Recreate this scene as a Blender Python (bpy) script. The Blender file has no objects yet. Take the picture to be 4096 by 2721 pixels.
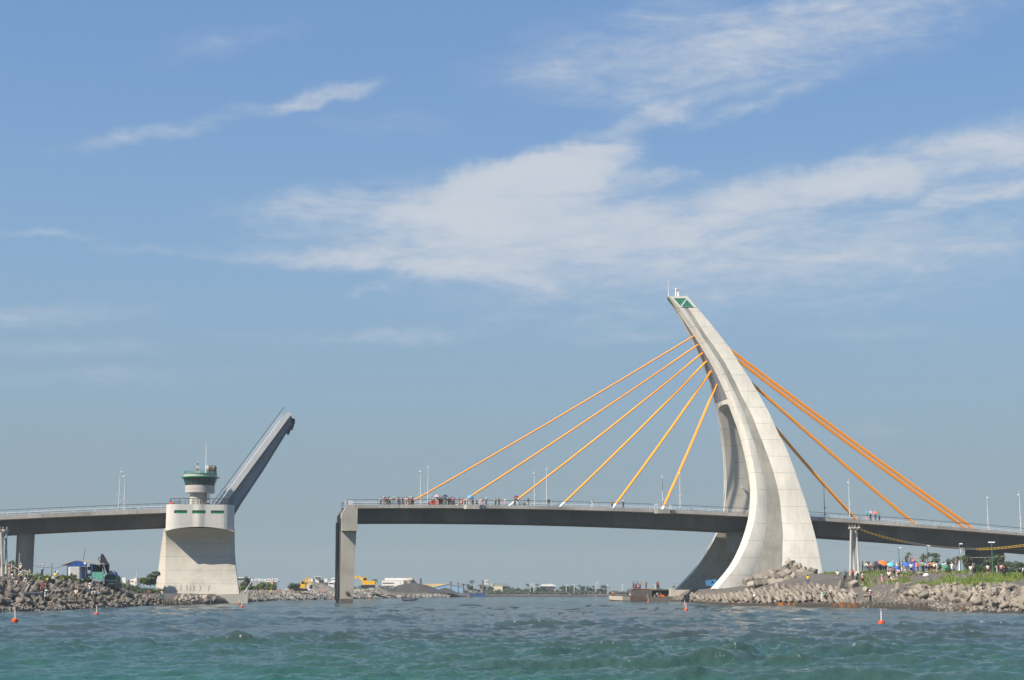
import bpy, bmesh, math, random
import numpy as np
from mathutils import Vector, Matrix, Euler, noise as mnoise
random.seed(7)
R = math.radians
C = bpy.context.scene.collection
scene = bpy.context.scene

# ---------------------------------------------------------------- camera
F, CU, CV = 6300.0, 2048.0, 1360.5        # focal length and centre in photograph pixels (4096 wide)
TH = math.atan(1004.5 / F)                # upward pitch
HC = 2.4                                  # eye height above the water
cam_data = bpy.data.cameras.new('camera')
cam = bpy.data.objects.new('camera', cam_data); C.objects.link(cam)
cam_data.sensor_fit = 'HORIZONTAL'; cam_data.sensor_width = 36.0
cam_data.lens = 36.0 * F / 4096.0
cam_data.clip_start = 0.5; cam_data.clip_end = 12000
cam.location = (0, 0, HC); cam.rotation_euler = (math.pi/2 + TH, 0, 0)
scene.camera = cam

# ---------------------------------------------------------------- sun, exposure
YAW = R(9.8)                              # the bridge runs this much away to the right
E1 = Vector((math.cos(YAW), math.sin(YAW), 0)); E2 = Vector((-math.sin(YAW), math.cos(YAW), 0))
to_sun = (E1 * -0.98 + E2 * -0.50 + Vector((0, 0, 1.0))).normalized()
sun_el = math.asin(to_sun.z); sun_az = math.atan2(to_sun.x, to_sun.y)
sd = bpy.data.lights.new('sun', 'SUN'); sd.energy = 5.0; sd.angle = R(0.5); sd.color = (1.0, 0.91, 0.78)
sun = bpy.data.objects.new('sun', sd); C.objects.link(sun)
sun.rotation_euler = to_sun.to_track_quat('Z', 'Y').to_euler()
vs = scene.view_settings
vs.view_transform = 'Standard'; vs.look = 'None'; vs.exposure = 0.60; vs.gamma = 1.0
try: vs.use_curve_mapping = False
except Exception: pass
scene.cycles.max_bounces = 6; scene.cycles.diffuse_bounces = 3; scene.cycles.glossy_bounces = 3
scene.cycles.transmission_bounces = 4; scene.cycles.volume_bounces = 0
try: scene.cycles.use_denoising = True
except Exception: pass

def ray(u, v):
    dx, dy = (u - CU) / F, (CV - v) / F
    return Vector((dx, math.cos(TH) - dy * math.sin(TH), math.sin(TH) + dy * math.cos(TH)))
def at(u, v, Y):
    d = ray(u, v); return Vector((0, 0, HC)) + d * (Y / d.y)
O = at(1575, 2365, 335.0); O.z = 0
def L(s, n, z): return O + E1 * s + E2 * n + Vector((0, 0, z))
def lp(u, v, n):                          # where the sight line meets the upright plane at offset n from the deck edge
    d = ray(u, v); c = Vector((0, 0, HC))
    t = (n - (c - O).dot(E2)) / d.dot(E2)
    p = c + d * t; return ((p - O).dot(E1), p.z)
def lw(u, v, n):
    s, z = lp(u, v, n); return L(s, n, z)

# ---------------------------------------------------------------- node helpers
class NT:
    def __init__(self, tree): self.t = tree; self.n = tree.nodes; self.l = tree.links
    def node(self, typ, **kw):
        nd = self.n.new(typ)
        for k, v in kw.items():
            if k.startswith('_'): setattr(nd, k[1:], v)
        return nd
    def put(self, sock, v):
        if isinstance(v, bpy.types.NodeSocket): self.l.new(v, sock)
        elif v is not None: sock.default_value = v
    def m(self, op, a, b=None, c=None, clamp=False):
        nd = self.n.new('ShaderNodeMath'); nd.operation = op; nd.use_clamp = clamp
        for i, x in enumerate((a, b, c)):
            if x is not None: self.put(nd.inputs[i], x)
        return nd.outputs[0]
    def mix(self, f, a, b):
        nd = self.n.new('ShaderNodeMix'); nd.data_type = 'RGBA'
        self.put(nd.inputs[0], f)
        for i, x in ((6, a), (7, b)):
            if not isinstance(x, bpy.types.NodeSocket): x = tuple(x) + ((1,) if len(x) == 3 else ())
            self.put(nd.inputs[i], x)
        return nd.outputs[2]
    def noise(self, vec, scale, detail=4, rough=.55, dist=0, out=0, dim='3D'):
        nd = self.n.new('ShaderNodeTexNoise'); nd.noise_dimensions = dim
        if vec is not None: self.l.new(vec, nd.inputs['Vector'])
        nd.inputs['Scale'].default_value = scale; nd.inputs['Detail'].default_value = detail
        nd.inputs['Roughness'].default_value = rough; nd.inputs['Distortion'].default_value = dist
        return nd.outputs[out]
    def ramp(self, x, lo, hi, a=0., b=1., smooth=True):
        nd = self.n.new('ShaderNodeMapRange'); nd.interpolation_type = 'SMOOTHSTEP' if smooth else 'LINEAR'
        self.put(nd.inputs[0], x)
        for i, q in ((1, lo), (2, hi), (3, a), (4, b)): self.put(nd.inputs[i], q)
        return nd.outputs[0]
    def mapping(self, vec, loc=(0,0,0), rot=(0,0,0), sc=(1,1,1), typ='POINT'):
        nd = self.n.new('ShaderNodeMapping'); nd.vector_type = typ
        self.l.new(vec, nd.inputs[0])
        nd.inputs[1].default_value = loc; nd.inputs[2].default_value = rot; nd.inputs[3].default_value = sc
        return nd.outputs[0]
    def sep(self, vec):
        nd = self.n.new('ShaderNodeSeparateXYZ'); self.l.new(vec, nd.inputs[0]); return nd.outputs
    def comb(self, x, y, z):
        nd = self.n.new('ShaderNodeCombineXYZ')
        for i, q in enumerate((x, y, z)): self.put(nd.inputs[i], q)
        return nd.outputs[0]

# ---------------------------------------------------------------- world: hazy blue sky with cirrus
world = bpy.data.worlds.new('World'); scene.world = world; world.use_nodes = True
w = NT(world.node_tree); w.n.clear()
wout = w.node('ShaderNodeOutputWorld'); bg = w.node('ShaderNodeBackground')
w.l.new(bg.outputs[0], wout.inputs[0]); bg.inputs[1].default_value = 0.081
sky = w.node('ShaderNodeTexSky'); sky.sky_type = 'NISHITA'; sky.sun_disc = False
sky.sun_elevation = sun_el; sky.sun_rotation = sun_az
sky.air_density = 1.0; sky.dust_density = 0.3; sky.ozone_density = 2.0; sky.altitude = 0
tc = w.node('ShaderNodeTexCoord'); D = tc.outputs['Generated']
x, y, z = w.sep(D)[:3]
az = w.m('ARCTAN2', x, y); el = w.m('ARCSINE', z)
ae = w.comb(az, el, 0)
def AE(u, v):
    d = ray(u, v).normalized(); return math.atan2(d.x, d.y), math.asin(d.z)
wn = w.node('ShaderNodeTexNoise'); w.l.new(ae, wn.inputs['Vector']); wn.inputs['Scale'].default_value = 26; wn.inputs['Detail'].default_value = 9; wn.inputs['Roughness'].default_value = .58
vm = w.node('ShaderNodeVectorMath'); vm.operation = 'MULTIPLY_ADD'
w.l.new(wn.outputs['Color'], vm.inputs[0]); vm.inputs[1].default_value = (.050, .022, 0); vm.inputs[2].default_value = (-.025, -.011, 0)
va = w.node('ShaderNodeVectorMath'); va.operation = 'ADD'; w.l.new(ae, va.inputs[0]); w.l.new(vm.outputs[0], va.inputs[1])
wae = va.outputs[0]
def blob(u, v, ru, rv, deg, wt, hard=0.0):   # a soft patch of cloud cover; sizes in photograph pixels turned to radians of sky
    a0, e0 = AE(u, v)
    mp = w.mapping(wae, (a0, e0, 0), (0, 0, R(deg)), (1.22*ru / F, 1.25*rv / F, 1), 'TEXTURE')
    ln = w.node('ShaderNodeVectorMath'); ln.operation = 'LENGTH'; w.l.new(mp, ln.inputs[0])
    return w.ramp(ln.outputs['Value'], hard, 1.0, wt, 0.0)
K = 4096 / 2360
BL = [ # in 2360-wide picture pixels: u, v, ru, rv, tilt, weight
 (1150, 490, 520, 120, 6, .75, .1), (1190, 432, 300, 76, 10, 1.2, .35), (1250, 560, 620, 80, 2, .52, .1), (860, 600, 470, 44, -1, .78, .15), (1080, 620, 400, 50, -4, .42, .1), (780, 480, 330, 60, 4, .7, .2), (640, 545, 180, 26, 2, .5, .0),
 (1500, 560, 650, 120, 5, .46, .1), (1900, 430, 480, 62, 8, .75, .2), (2180, 370, 330, 78, 10, .85, .25), (2250, 450, 300, 38, 10, .65, .2),
 (2050, 560, 620, 120, 6, .42, .1), (1500, 410, 140, 32, 8, .6, .2), (1330, 368, 200, 44, 10, .8, .25),
 (1480, 280, 290, 42, 17, .62, .1), (1750, 235, 330, 30, 16, .42, .0), (1800, 110, 700, 120, 10, .55, .1), (1500, 80, 560, 130, 12, .38, .0), (1950, 20, 480, 80, 8, .45, .0), (1300, 165, 260, 34, 8, .4, 0),
 (1700, 570, 1000, 200, 5, .44, 0), (1620, 500, 380, 95, 6, .60, .1), (1480, 640, 560, 60, 2, .42, 0), (2050, 640, 620, 120, 4, .42, 0), (1750, 90, 820, 170, 8, .28, 0), (1150, 590, 760, 130, 2, .32, 0),
 (360, 308, 330, 32, 15, .52, .1), (740, 218, 150, 28, 14, .75, .3), (610, 250, 90, 22, 14, .5, .1), (860, 280, 260, 50, 0, .3, 0), (520, 95, 330, 50, 14, .26, 0),
 (130, 545, 170, 18, 0, .45, 0), (330, 580, 190, 20, 2, .42, 0), (90, 720, 360, 42, 2, .5, 0), (1400, 690, 620, 90, 2, .45, 0),
 (1000, 770, 700, 28, 1, .4, 0), (230, 800, 420, 30, 2, .35, 0), (300, 860, 420, 34, 4, .4, 0), (1300, 735, 280, 24, 3, .42, 0), (1450, 770, 330, 30, 4, .4, 0), (2000, 770, 420, 40, -3, .3, 0), (850, 665, 80, 16, 14, .5, .2), (2030, 985, 110, 34, 0, .3, 0)]
cov = None
for b in BL:
    g = blob(b[0]*K, b[1]*K, b[2]*K, b[3]*K, b[4], b[5], b[6])
    cov = g if cov is None else w.m('MAXIMUM', w.m('MULTIPLY_ADD', g, .35, cov), g)
nz = w.noise(w.mapping(ae, (3.1, 1.7, 0), (0, 0, R(-7)), (11, 40, 1)), 1.0, 10, .62, .8)
nf = w.noise(w.mapping(ae, (0.4, 7.7, 0), (0, 0, R(-9)), (55, 170, 1)), 1.0, 7, .64, .3)
mod = w.m('ADD', w.m('MULTIPLY', w.m('SUBTRACT', nz, .5), 1.55), w.m('MULTIPLY', w.m('SUBTRACT', nf, .5), .70))
dens = w.m('ADD', cov, w.m('MULTIPLY', mod, w.ramp(cov, 0, .5, .25, .85)))
alpha = w.ramp(dens, .02, 1.05, 0, .84)
hz = w.ramp(el, 0.0, .30, 1.0, 0.0)
hz2 = w.m('POWER', hz, 1.5)
base = w.mix(.75, sky.outputs[0], w.mix(w.ramp(el, .16, .38), (1.95, 3.40, 5.25), (1.46, 2.80, 5.25)))
lowc = w.mix(hz2, base, (2.25, 2.95, 3.35))
cl = w.mix(w.ramp(dens, .3, 1.4), (3.9, 4.55, 5.5), (5.3, 5.5, 5.9))
skyc = w.mix(alpha, lowc, cl)
w.l.new(skyc, bg.inputs[0])

# ---------------------------------------------------------------- mesh helpers
class MB:
    def __init__(self): self.v = []; self.f = []
    def add(self, vs, fs):
        b = len(self.v); self.v += [tuple(p) for p in vs]; self.f += [tuple(i + b for i in f) for f in fs]; return self
    def box(self, c, size, M=None):
        x, y, z = [q/2 for q in size]; c = Vector(c)
        vs = [Vector((sx*x, sy*y, sz*z)) for sz in (-1, 1) for sy in (-1, 1) for sx in (-1, 1)]
        if M is not None: vs = [M @ p for p in vs]
        return self.add([c + p for p in vs], [(0,2,3,1), (4,5,7,6), (0,1,5,4), (2,6,7,3), (0,4,6,2), (1,3,7,5)])
    def bar(self, a, b, w, h=None, up=(0, 0, 1)):
        a, b = Vector(a), Vector(b); h = h or w; d = (b - a)
        if d.length < 1e-6: return self
        d.normalize(); upv = Vector(up)
        if abs(d.dot(upv)) > .98: upv = Vector((0, 1, 0))
        sx = d.cross(upv).normalized() * (w/2); sy = sx.cross(d).normalized() * (h/2)
        vs = [p + q for p in (a, b) for q in (-sx-sy, sx-sy, sx+sy, -sx+sy)]
        return self.add(vs, [(0,1,2,3), (7,6,5,4), (0,4,5,1), (1,5,6,2), (2,6,7,3), (3,7,4,0)])
    def tube(self, pts, rad, n=8, cap=True):
        pts = [Vector(p) for p in pts]; m = len(pts)
        if not hasattr(rad, '__len__'): rad = [rad]*m
        vs = []; ref = None
        for i, p in enumerate(pts):
            d = (pts[min(i+1, m-1)] - pts[max(i-1, 0)]).normalized()
            if ref is None or abs(d.dot(ref)) > .97: ref = Vector((0, 0, 1)) if abs(d.z) < .9 else Vector((0, 1, 0))
            a = d.cross(ref).normalized(); b = d.cross(a).normalized(); ref = b.cross(d) if False else ref
            for k in range(n):
                t = 2*math.pi*k/n; vs.append(p + (a*math.cos(t) + b*math.sin(t))*rad[i])
        fs = [(i*n+k, i*n+(k+1) % n, (i+1)*n+(k+1) % n, (i+1)*n+k) for i in range(m-1) for k in range(n)]
        if cap: fs += [tuple(range(n))[::-1], tuple((m-1)*n+k for k in range(n))]
        return self.add(vs, fs)
    def lathe(self, prof, n=16, c=(0, 0, 0)):     # prof: (radius, z) bottom to top
        c = Vector(c); vs = []
        for r, z in prof:
            for k in range(n):
                t = 2*math.pi*k/n; vs.append(c + Vector((r*math.cos(t), r*math.sin(t), z)))
        m = len(prof)
        fs = [(i*n+k, i*n+(k+1) % n, (i+1)*n+(k+1) % n, (i+1)*n+k) for i in range(m-1) for k in range(n)]
        fs += [tuple(range(n))[::-1], tuple((m-1)*n+k for k in range(n))]
        return self.add(vs, fs)
    def loft(self, rings, cap=True, closed=True):
        n = len(rings[0]); m = len(rings); vs = [p for r in rings for p in r]
        kk = n if closed else n-1
        fs = [(i*n+k, i*n+(k+1) % n, (i+1)*n+(k+1) % n, (i+1)*n+k) for i in range(m-1) for k in range(kk)]
        if cap and closed: fs += [tuple(range(n))[::-1], tuple((m-1)*n+k for k in range(n))]
        return self.add(vs, fs)
    def prism(self, poly, d):                     # poly of points swept by vector d
        d = Vector(d); a = [Vector(p) for p in poly]; return self.loft([a, [p + d for p in a]])
    def ball(self, c, r, nu=8, nv=5, sq=(1, 1, 1)):
        c = Vector(c); vs = [c + Vector((0, 0, -r*sq[2]))]
        for j in range(1, nv):
            t = math.pi*j/nv
            for k in range(nu):
                p = 2*math.pi*k/nu
                vs.append(c + Vector((math.sin(t)*math.cos(p)*r*sq[0], math.sin(t)*math.sin(p)*r*sq[1], -math.cos(t)*r*sq[2])))
        vs.append(c + Vector((0, 0, r*sq[2]))); fs = []
        for k in range(nu): fs.append((0, 1+(k+1) % nu, 1+k))
        for j in range(nv-2):
            for k in range(nu):
                a = 1+j*nu; fs.append((a+k, a+(k+1) % nu, a+nu+(k+1) % nu, a+nu+k))
        e = len(vs)-1; a = 1+(nv-2)*nu
        for k in range(nu): fs.append((a+k, a+(k+1) % nu, e))
        return self.add(vs, fs)
    def mesh(self, name, mat=None, org=(0, 0, 0), smooth=False, recalc=True):
        me = bpy.data.meshes.new(name); o = Vector(org)
        me.from_pydata([tuple(Vector(p) - o) for p in self.v], [], self.f); me.update()
        if recalc:
            bm = bmesh.new(); bm.from_mesh(me); bmesh.ops.recalc_face_normals(bm, faces=bm.faces); bm.to_mesh(me); bm.free()
        if smooth:
            me.polygons.foreach_set('use_smooth', [True]*len(me.polygons))
            try: me.set_sharp_from_angle(angle=R(38))
            except Exception: pass
        if mat is not None:
            for q in (mat if isinstance(mat, (list, tuple)) else [mat]): me.materials.append(q)
        return me
    def build(self, name, mat, parent=None, smooth=False, recalc=True, org=None):
        o0 = wloc(parent) if parent is not None else Vector(org or (0, 0, 0))
        me = self.mesh(name, mat, o0, smooth, recalc)
        o = bpy.data.objects.new(name, me); C.objects.link(o)
        if parent is not None: o.parent = parent
        else: o.location = o0
        return o
def wloc(o):
    p = Vector((0, 0, 0))
    while o is not None: p = p + o.location; o = o.parent
    return p
def tag(o, label=None, cat=None, group=None, kind=None):
    if label: o['label'] = label
    if cat: o['category'] = cat
    if group: o['group'] = group
    if kind: o['kind'] = kind
    return o
def thing(name, label, cat, loc=(0, 0, 0), group=None):
    o = bpy.data.objects.new(name, None); C.objects.link(o); o.location = loc; o.empty_display_size = .5
    return tag(o, label, cat, group)
def dup(o, loc=None, rot=None, scale=None, label=None, group=None):
    c = o.copy(); C.objects.link(c)
    for ch in list(o.children):
        d = ch.copy(); C.objects.link(d); d.parent = c
        for g in list(ch.children):
            e = g.copy(); C.objects.link(e); e.parent = d
    if loc is not None: c.location = loc
    if rot is not None: c.rotation_euler = rot
    if scale is not None: c.scale = (scale,)*3
    return tag(c, label, None, group)

# ---------------------------------------------------------------- materials
MATS = {}
def mat(name, col, rough=.7, var=.0, vscale=1.0, metal=0., spec=.4, col2=None, c2lo=.5, c2hi=.7, streak=False, objcol=False, bump=0., bscale=8., seams=None, coord='Object', rnd=0., wet=0., seg=0.):
    if name in MATS: return MATS[name]
    m = bpy.data.materials.new(name); m.use_nodes = True; t = NT(m.node_tree)
    b = t.n['Principled BSDF']
    b.inputs['Roughness'].default_value = rough; b.inputs['Metallic'].default_value = metal
    b.inputs['Specular IOR Level'].default_value = spec
    tcn = t.node('ShaderNodeTexCoord'); co = tcn.outputs[coord]
    c = tuple(col) + (1,)
    if objcol:
        oi = t.node('ShaderNodeObjectInfo'); c = oi.outputs['Color']
    if var:
        nzv = t.noise(co, vscale, 6, .6)
        f = t.ramp(nzv, .28, .72, 1-var, 1+var, False)
        if streak:
            st = t.noise(t.mapping(co, sc=(1.3, 1.3, .10)), 1.0, 5, .65)
            f = t.m('MULTIPLY', f, t.ramp(st, .3, .7, 1-var*.9, 1+var*.7, False))
        if not isinstance(c, bpy.types.NodeSocket):
            rgb = t.node('ShaderNodeRGB'); rgb.outputs[0].default_value = c; c = rgb.outputs[0]
        if col2 is not None:
            n2 = t.noise(co, vscale*.37+.011, 5, .6)
            c = t.mix(t.ramp(n2, c2lo, c2hi), c, col2)
        vmn = t.node('ShaderNodeVectorMath'); vmn.operation = 'SCALE'; t.l.new(c, vmn.inputs[0]); t.l.new(f, vmn.inputs['Scale']); c = vmn.outputs[0]
    if seams:                                  # pour joints: thin darker lines every so many metres of height
        per, off, wd, dk = seams
        zz = t.sep(co)[2]
        fr = t.m('FRACT', t.m('DIVIDE', t.m('ADD', zz, off), per))
        ln = t.m('MULTIPLY', t.m('LESS_THAN', fr, wd/per), t.ramp(t.noise(co, .55, 4, .6), .3, .6, .25, 1.0))
        c = t.mix(t.m('MULTIPLY', ln, dk), c, (.10, .10, .095))
    def scaled(c, f):
        if not isinstance(c, bpy.types.NodeSocket):
            rgb = t.node('ShaderNodeRGB'); rgb.outputs[0].default_value = c; c = rgb.outputs[0]
        q = t.node('ShaderNodeVectorMath'); q.operation = 'SCALE'; t.l.new(c, q.inputs[0]); t.l.new(f, q.inputs['Scale']); return q.outputs[0]
    if rnd:                                    # every block weathers a little differently
        c = scaled(c, t.ramp(t.node('ShaderNodeObjectInfo').outputs['Random'], 0, 1, 1-rnd, 1+rnd, False))
    if seg:                                    # cast segments differ slightly and show their joints
        xs = t.m('DIVIDE', t.sep(co)[0], seg); wnn = t.node('ShaderNodeTexWhiteNoise'); wnn.noise_dimensions = '1D'; t.l.new(t.m('FLOOR', xs), wnn.inputs['W'])
        jl = t.m('SUBTRACT', 1.0, t.m('MULTIPLY', t.m('LESS_THAN', t.m('FRACT', xs), .018), .35))
        c = scaled(c, t.m('MULTIPLY', t.ramp(wnn.outputs['Value'], 0, 1, .88, 1.12, False), jl))
    if wet:                                    # algae and damp up to the tide line
        gz = t.sep(t.node('ShaderNodeNewGeometry').outputs['Position']); zz_ = t.m('ADD', gz[2], t.m('MULTIPLY', t.m('SUBTRACT', t.noise(t.node('ShaderNodeNewGeometry').outputs['Position'], 1.2, 3, .6), .5), .8))
        c = t.mix(t.ramp(zz_, wet*.55, wet, .85, 0), c, (.032, .030, .022))
    t.put(b.inputs['Base Color'], c)
    if bump:
        bn = t.node('ShaderNodeBump'); bn.inputs['Strength'].default_value = bump; bn.inputs['Distance'].default_value = .1
        t.l.new(t.noise(co, bscale, 5, .6), bn.inputs['Height']); t.l.new(bn.outputs[0], b.inputs['Normal'])
    MATS[name] = m; return m
CONC   = mat('concrete_pylon', (.59, .557, .488), .85, .11, .18, col2=(.50, .48, .435), c2lo=.5, c2hi=.8, streak=True, seams=(3.72, 1.0, .09, .6))
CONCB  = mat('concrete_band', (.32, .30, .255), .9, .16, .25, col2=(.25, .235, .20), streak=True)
CONCP  = mat('concrete_pier', (.44, .41, .35), .88, .08, .22, col2=(.31, .29, .25), streak=True, seams=(2.75, .4, .08, .55))
CONCH  = mat('concrete_head', (.54, .52, .475), .85, .06, .3, streak=True, seams=(2.55, .9, .05, .4))
CONCW  = mat('concrete_plain', (.36, .335, .285), .9, .12, .3, col2=(.26, .24, .20), streak=True)
FASC   = mat('concrete_fascia', (.36, .335, .30), .9, .16, .22, col2=(.24, .225, .205), c2lo=.45, c2hi=.7, streak=True, seg=9.2)
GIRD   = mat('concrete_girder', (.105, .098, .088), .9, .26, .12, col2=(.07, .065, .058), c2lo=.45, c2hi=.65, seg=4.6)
STEELB = mat('steel_leaf', (.25, .275, .31), .6, .08, .3, spec=.4)
LEAFF  = mat('steel_leaf_fascia', (.47, .475, .465), .7, .10, .2, streak=True)
RAIL   = mat('rail_dark', (.055, .06, .065), .5)
RAILW  = mat('rail_white', (.62, .64, .66), .5, .1, .5)
ORANGE = mat('cable_orange', (1.0, .36, .008), .4, .05, .2)
SLEEVE = mat('sleeve_white', (.70, .70, .68), .5)
LAMPM  = mat('lamp_steel', (.50, .52, .54), .45)
GREEN  = mat('green_paint', (.030, .22, .13), .45, .08, 1.)
GLASS  = mat('glass_dark', (.018, .045, .048), .12, spec=.6)
GLASSG = mat('glass_green', (.012, .16, .085), .2, spec=.6)
ROADM  = mat('asphalt', (.05, .05, .052), .9, .1, .6)
RUBBER = mat('rubber', (.035, .035, .04), .8)
RUST   = mat('rust', (.16, .07, .03), .85, .25, 2.)
WHITE  = mat('white_paint', (.72, .71, .68), .6, .05, .5)
BLUE   = mat('blue_paint', (.03, .115, .40), .5, .08, 1.)
SKYB   = mat('light_blue_paint', (.10, .32, .62), .5, .08, 1.)
YELLOW = mat('yellow_paint', (.75, .42, .015), .5, .06, 1.)
BUOYO  = mat('buoy_orange', (.75, .085, .012), .5, .12, 3.)
SKIN   = mat('skin', (.36, .20, .13), .6)
CLOTH  = mat('cloth', (1, 1, 1), .85, .06, 6., objcol=True)
DARK   = mat('dark_paint', (.02, .022, .025), .6)
TIMBER = mat('timber', (.30, .25, .19), .9, .18, 1.5, col2=(.2, .16, .12))
POLEG  = mat('pole_grey', (.46, .43, .38), .85, .1, 1.)
BLOCK  = mat('armour_concrete', (.172, .150, .122), .95, .26, .9, col2=(.10, .085, .07), c2lo=.4, c2hi=.62, bump=.5, bscale=6, rnd=.32, wet=.8)
BLOCKR = mat('armour_concrete_pale', (.255, .222, .178), .95, .26, .8, col2=(.155, .135, .11), c2lo=.45, c2hi=.7, bump=.5, bscale=6, rnd=.30, wet=.8)
STONE  = mat('stone', (.30, .285, .26), .95, .30, .35, col2=(.15, .14, .13), c2lo=.4, c2hi=.6, bump=.6, bscale=1.5)
SAND   = mat('dark_sand', (.060, .055, .050), .95, .2, .2)
# ================================================================= BRIDGE
WD = 16.0                                 # deck width
def fit(us, vs_, deg=3):
    c = np.polyfit((np.array(us)-1600)/1000., vs_, deg); return lambda u: float(np.polyval(c, (u-1600)/1000.))
TU = [0, 325, 660, 1400, 1740, 2197, 2500, 2880, 3290, 3606, 3922, 4096]
FT = fit(TU, [2064, 2047.6, 2036, 2020.6, 2020.6, 2025.7, 2033, 2047.8, 2071.7, 2093.4, 2117, 2133], 4)
FB = fit(TU, [2079, 2065, 2051, 2033, 2033.5, 2038.6, 2045.8, 2060, 2083.6, 2106.5, 2129.8, 2142], 4)
GB = fit(TU, [2139, 2122, 2108, 2090, 2090, 2097, 2106, 2119.3, 2144.8, 2167.8, 2192, 2204], 4)
SPROF = []                                # (s, top, fascia foot, girder foot)
for u in range(-900, 5000, 40):
    s, zt = lp(u, FT(u), 0); s2, zf = lp(u, FB(u), 0); s3, zg = lp(u, GB(u), 3.2)
    SPROF.append((s, zt, zf, zg))
_A = np.array(SPROF)
def ztop(s): return float(np.interp(s, _A[:,0], _A[:,1]))
def zfas(s): return float(np.interp(s, _A[:,0], _A[:,2]))
def zgir(s): return float(np.interp(s + .9, _A[:,0], _A[:,3]))

def s_at(u, n, v=2040): return lp(u, v, n)[0]

def rails(mb, s0, s1, n, h, fr, step=2.0, pw=.06, zf=ztop, top=.11):
    k = max(1, int(round((s1-s0)/step)))
    ss = [s0 + (s1-s0)*i/k for i in range(k+1)]
    for i, s in enumerate(ss):
        mb.bar(L(s, n, zf(s)), L(s, n, zf(s)+h), pw)
        if i < k:
            for q in fr: mb.bar(L(s, n, zf(s)+h*q), L(ss[i+1], n, zf(ss[i+1])+h*q), top if q == 1 else .05)

def deck(label, s0, s1):
    root = thing('bridge_deck', label, 'bridge deck', L((s0+s1)/2, 0, ztop((s0+s1)/2)))
    k = max(2, int((s1-s0)/4)); ss = [s0 + (s1-s0)*i/k for i in range(k+1)]
    sl, gi, rd = MB(), MB(), MB()
    def ring(s):
        zt, zf, zg = ztop(s), zfas(s), zgir(s)
        return [L(s, n, z) for n, z in ((0, zt), (0, zf), (.35, zf-.02), (.35, zf+.25), (2.9, zf-.05), (WD-2.9, zf-.05), (WD-.35, zf+.25), (WD-.35, zf-.02), (WD, zf), (WD, zt), (WD-.45, zt), (WD-.45, zt-.12), (.45, zt-.12), (.45, zt))]
    sl.loft([ring(s) for s in ss])
    sl.build('deck_slab', FASC, root)
    def gring(s):
        zf, zg = zfas(s)-.055, zgir(s)
        return [L(s, n, z) for n, z in ((2.9, zf), (3.2, zg+.25), (3.5, zg), (WD-3.5, zg), (WD-3.2, zg+.25), (WD-2.9, zf))]
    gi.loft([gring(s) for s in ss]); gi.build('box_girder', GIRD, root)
    rd.loft([[L(s, 2.4, ztop(s)-.115), L(s, WD-2.4, ztop(s)-.115)] for s in ss], closed=False); rd.build('road_surface', ROADM, root)
    for n in (.22, WD-.22):
        r = MB(); rails(r, s0, s1, n, 1.12, (1,), 2.2, .03, top=.095); r.build('railing', RAIL, root)
    for n in (2.2, WD-2.2):
        r = MB(); rails(r, s0, s1, n, .78, (.55, 1), 4.4, .07, zf=lambda s: ztop(s)-.12, top=.10); r.build('crash_barrier', RAILW, root)
    return root
sHL = s_at(664, 0); sHR = s_at(938, 0); sP0 = s_at(1385, 0); sEND = s_at(4700, 0, 2180)
dl = deck('pale edged concrete approach deck with dark box girder meeting the control tower pier', s_at(-800, 0, 2100), sHL + 3)
dr = deck('long concrete bridge deck with dark box girder running through the leaning pylon', sP0, sEND)
# outlook bulges on the deck edge
for u0, u1 in ((1855, 1925), (2618, 2685)):
    b = MB(); s0, s1 = s_at(u0, 0), s_at(u1, 0); zt = ztop((s0+s1)/2)
    poly = [(s0, 0), (s0+.5, -.75), (s1-.5, -.75), (s1, 0)]
    b.prism([L(s, n+.002, zt-.85) for s, n in poly], (0, 0, .9)); b.build('outlook_bay', FASC, dr)
    r = MB()
    for (a, q), (c, e) in zip(poly[:-1], poly[1:]):
        r.bar(L(a, q+.08, zt+1.12), L(c, e+.08, zt+1.12), .1); r.bar(L(a, q+.08, zt), L(a, q+.08, zt+1.12), .16)
    r.bar(L(s1, .08, zt), L(s1, .08, zt+1.12), .16)
    r.build('bay_railing', LAMPM, dr)
# road edge end gate at the open end
g = MB(); s = sP0
for dn in (0.3, 2, 4): g.bar(L(s, dn, ztop(s)), L(s, dn, ztop(s)+1.2), .07)
g.bar(L(s, .3, ztop(s)+1.15), L(s, WD-.3, ztop(s)+1.15), .08); g.bar(L(s, .3, ztop(s)+.6), L(s, WD-.3, ztop(s)+.6), .05)
g.box(L(s+.9, .1, ztop(s)+.55), (1.0, .03, 1.0), Matrix.Rotation(YAW, 3, 'Z'))
g.build('end_gate', LAMPM, dr)

# ---------------------------------------------------------------- pier at the open end of the long deck
NP = -.45
def pp(u, v, n=NP): return lp(u, v, n)
root = thing('bridge_pier', 'tall tapered concrete pier standing in the water at the open deck end', 'bridge pier', L(pp(1400, 2400)[0], 8, 0))
def lslab(mb, pts, n0, n1):               # polygon in the upright plane swept across the deck
    mb.loft([[L(s, n0, z) for s, z in pts], [L(s, n1, z) for s, z in pts]])
cap = [pp(1366, 2124), pp(1428.5, 2124), pp(1430, 2034), pp(1383, 2031), pp(1368, 2052)]
b = MB(); lslab(b, cap, NP-.6, 4.2); b.build('pier_cap', CONCW, root)
b = MB(); lslab(b, cap, WD-4.2, WD-NP); b.build('pier_cap', CONCW, root)
col = [pp(1362.5, 2450), pp(1412, 2450), pp(1412.5, 2404), pp(1427, 2124.2), pp(1365.5, 2124.2), pp(1362.5, 2404)]
b = MB(); lslab(b, col, NP+.9, 4.0); b.build('pier_column', CONCW, root)
b = MB(); lslab(b, col, WD-4.0, WD-NP-.9); b.build('pier_column', CONCW, root)
b = MB(); lslab(b, [pp(1369, 2395), pp(1408, 2395), pp(1424, 2122), pp(1368.5, 2122), pp(1369, 2160)], 4.1, WD-4.1)
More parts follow.
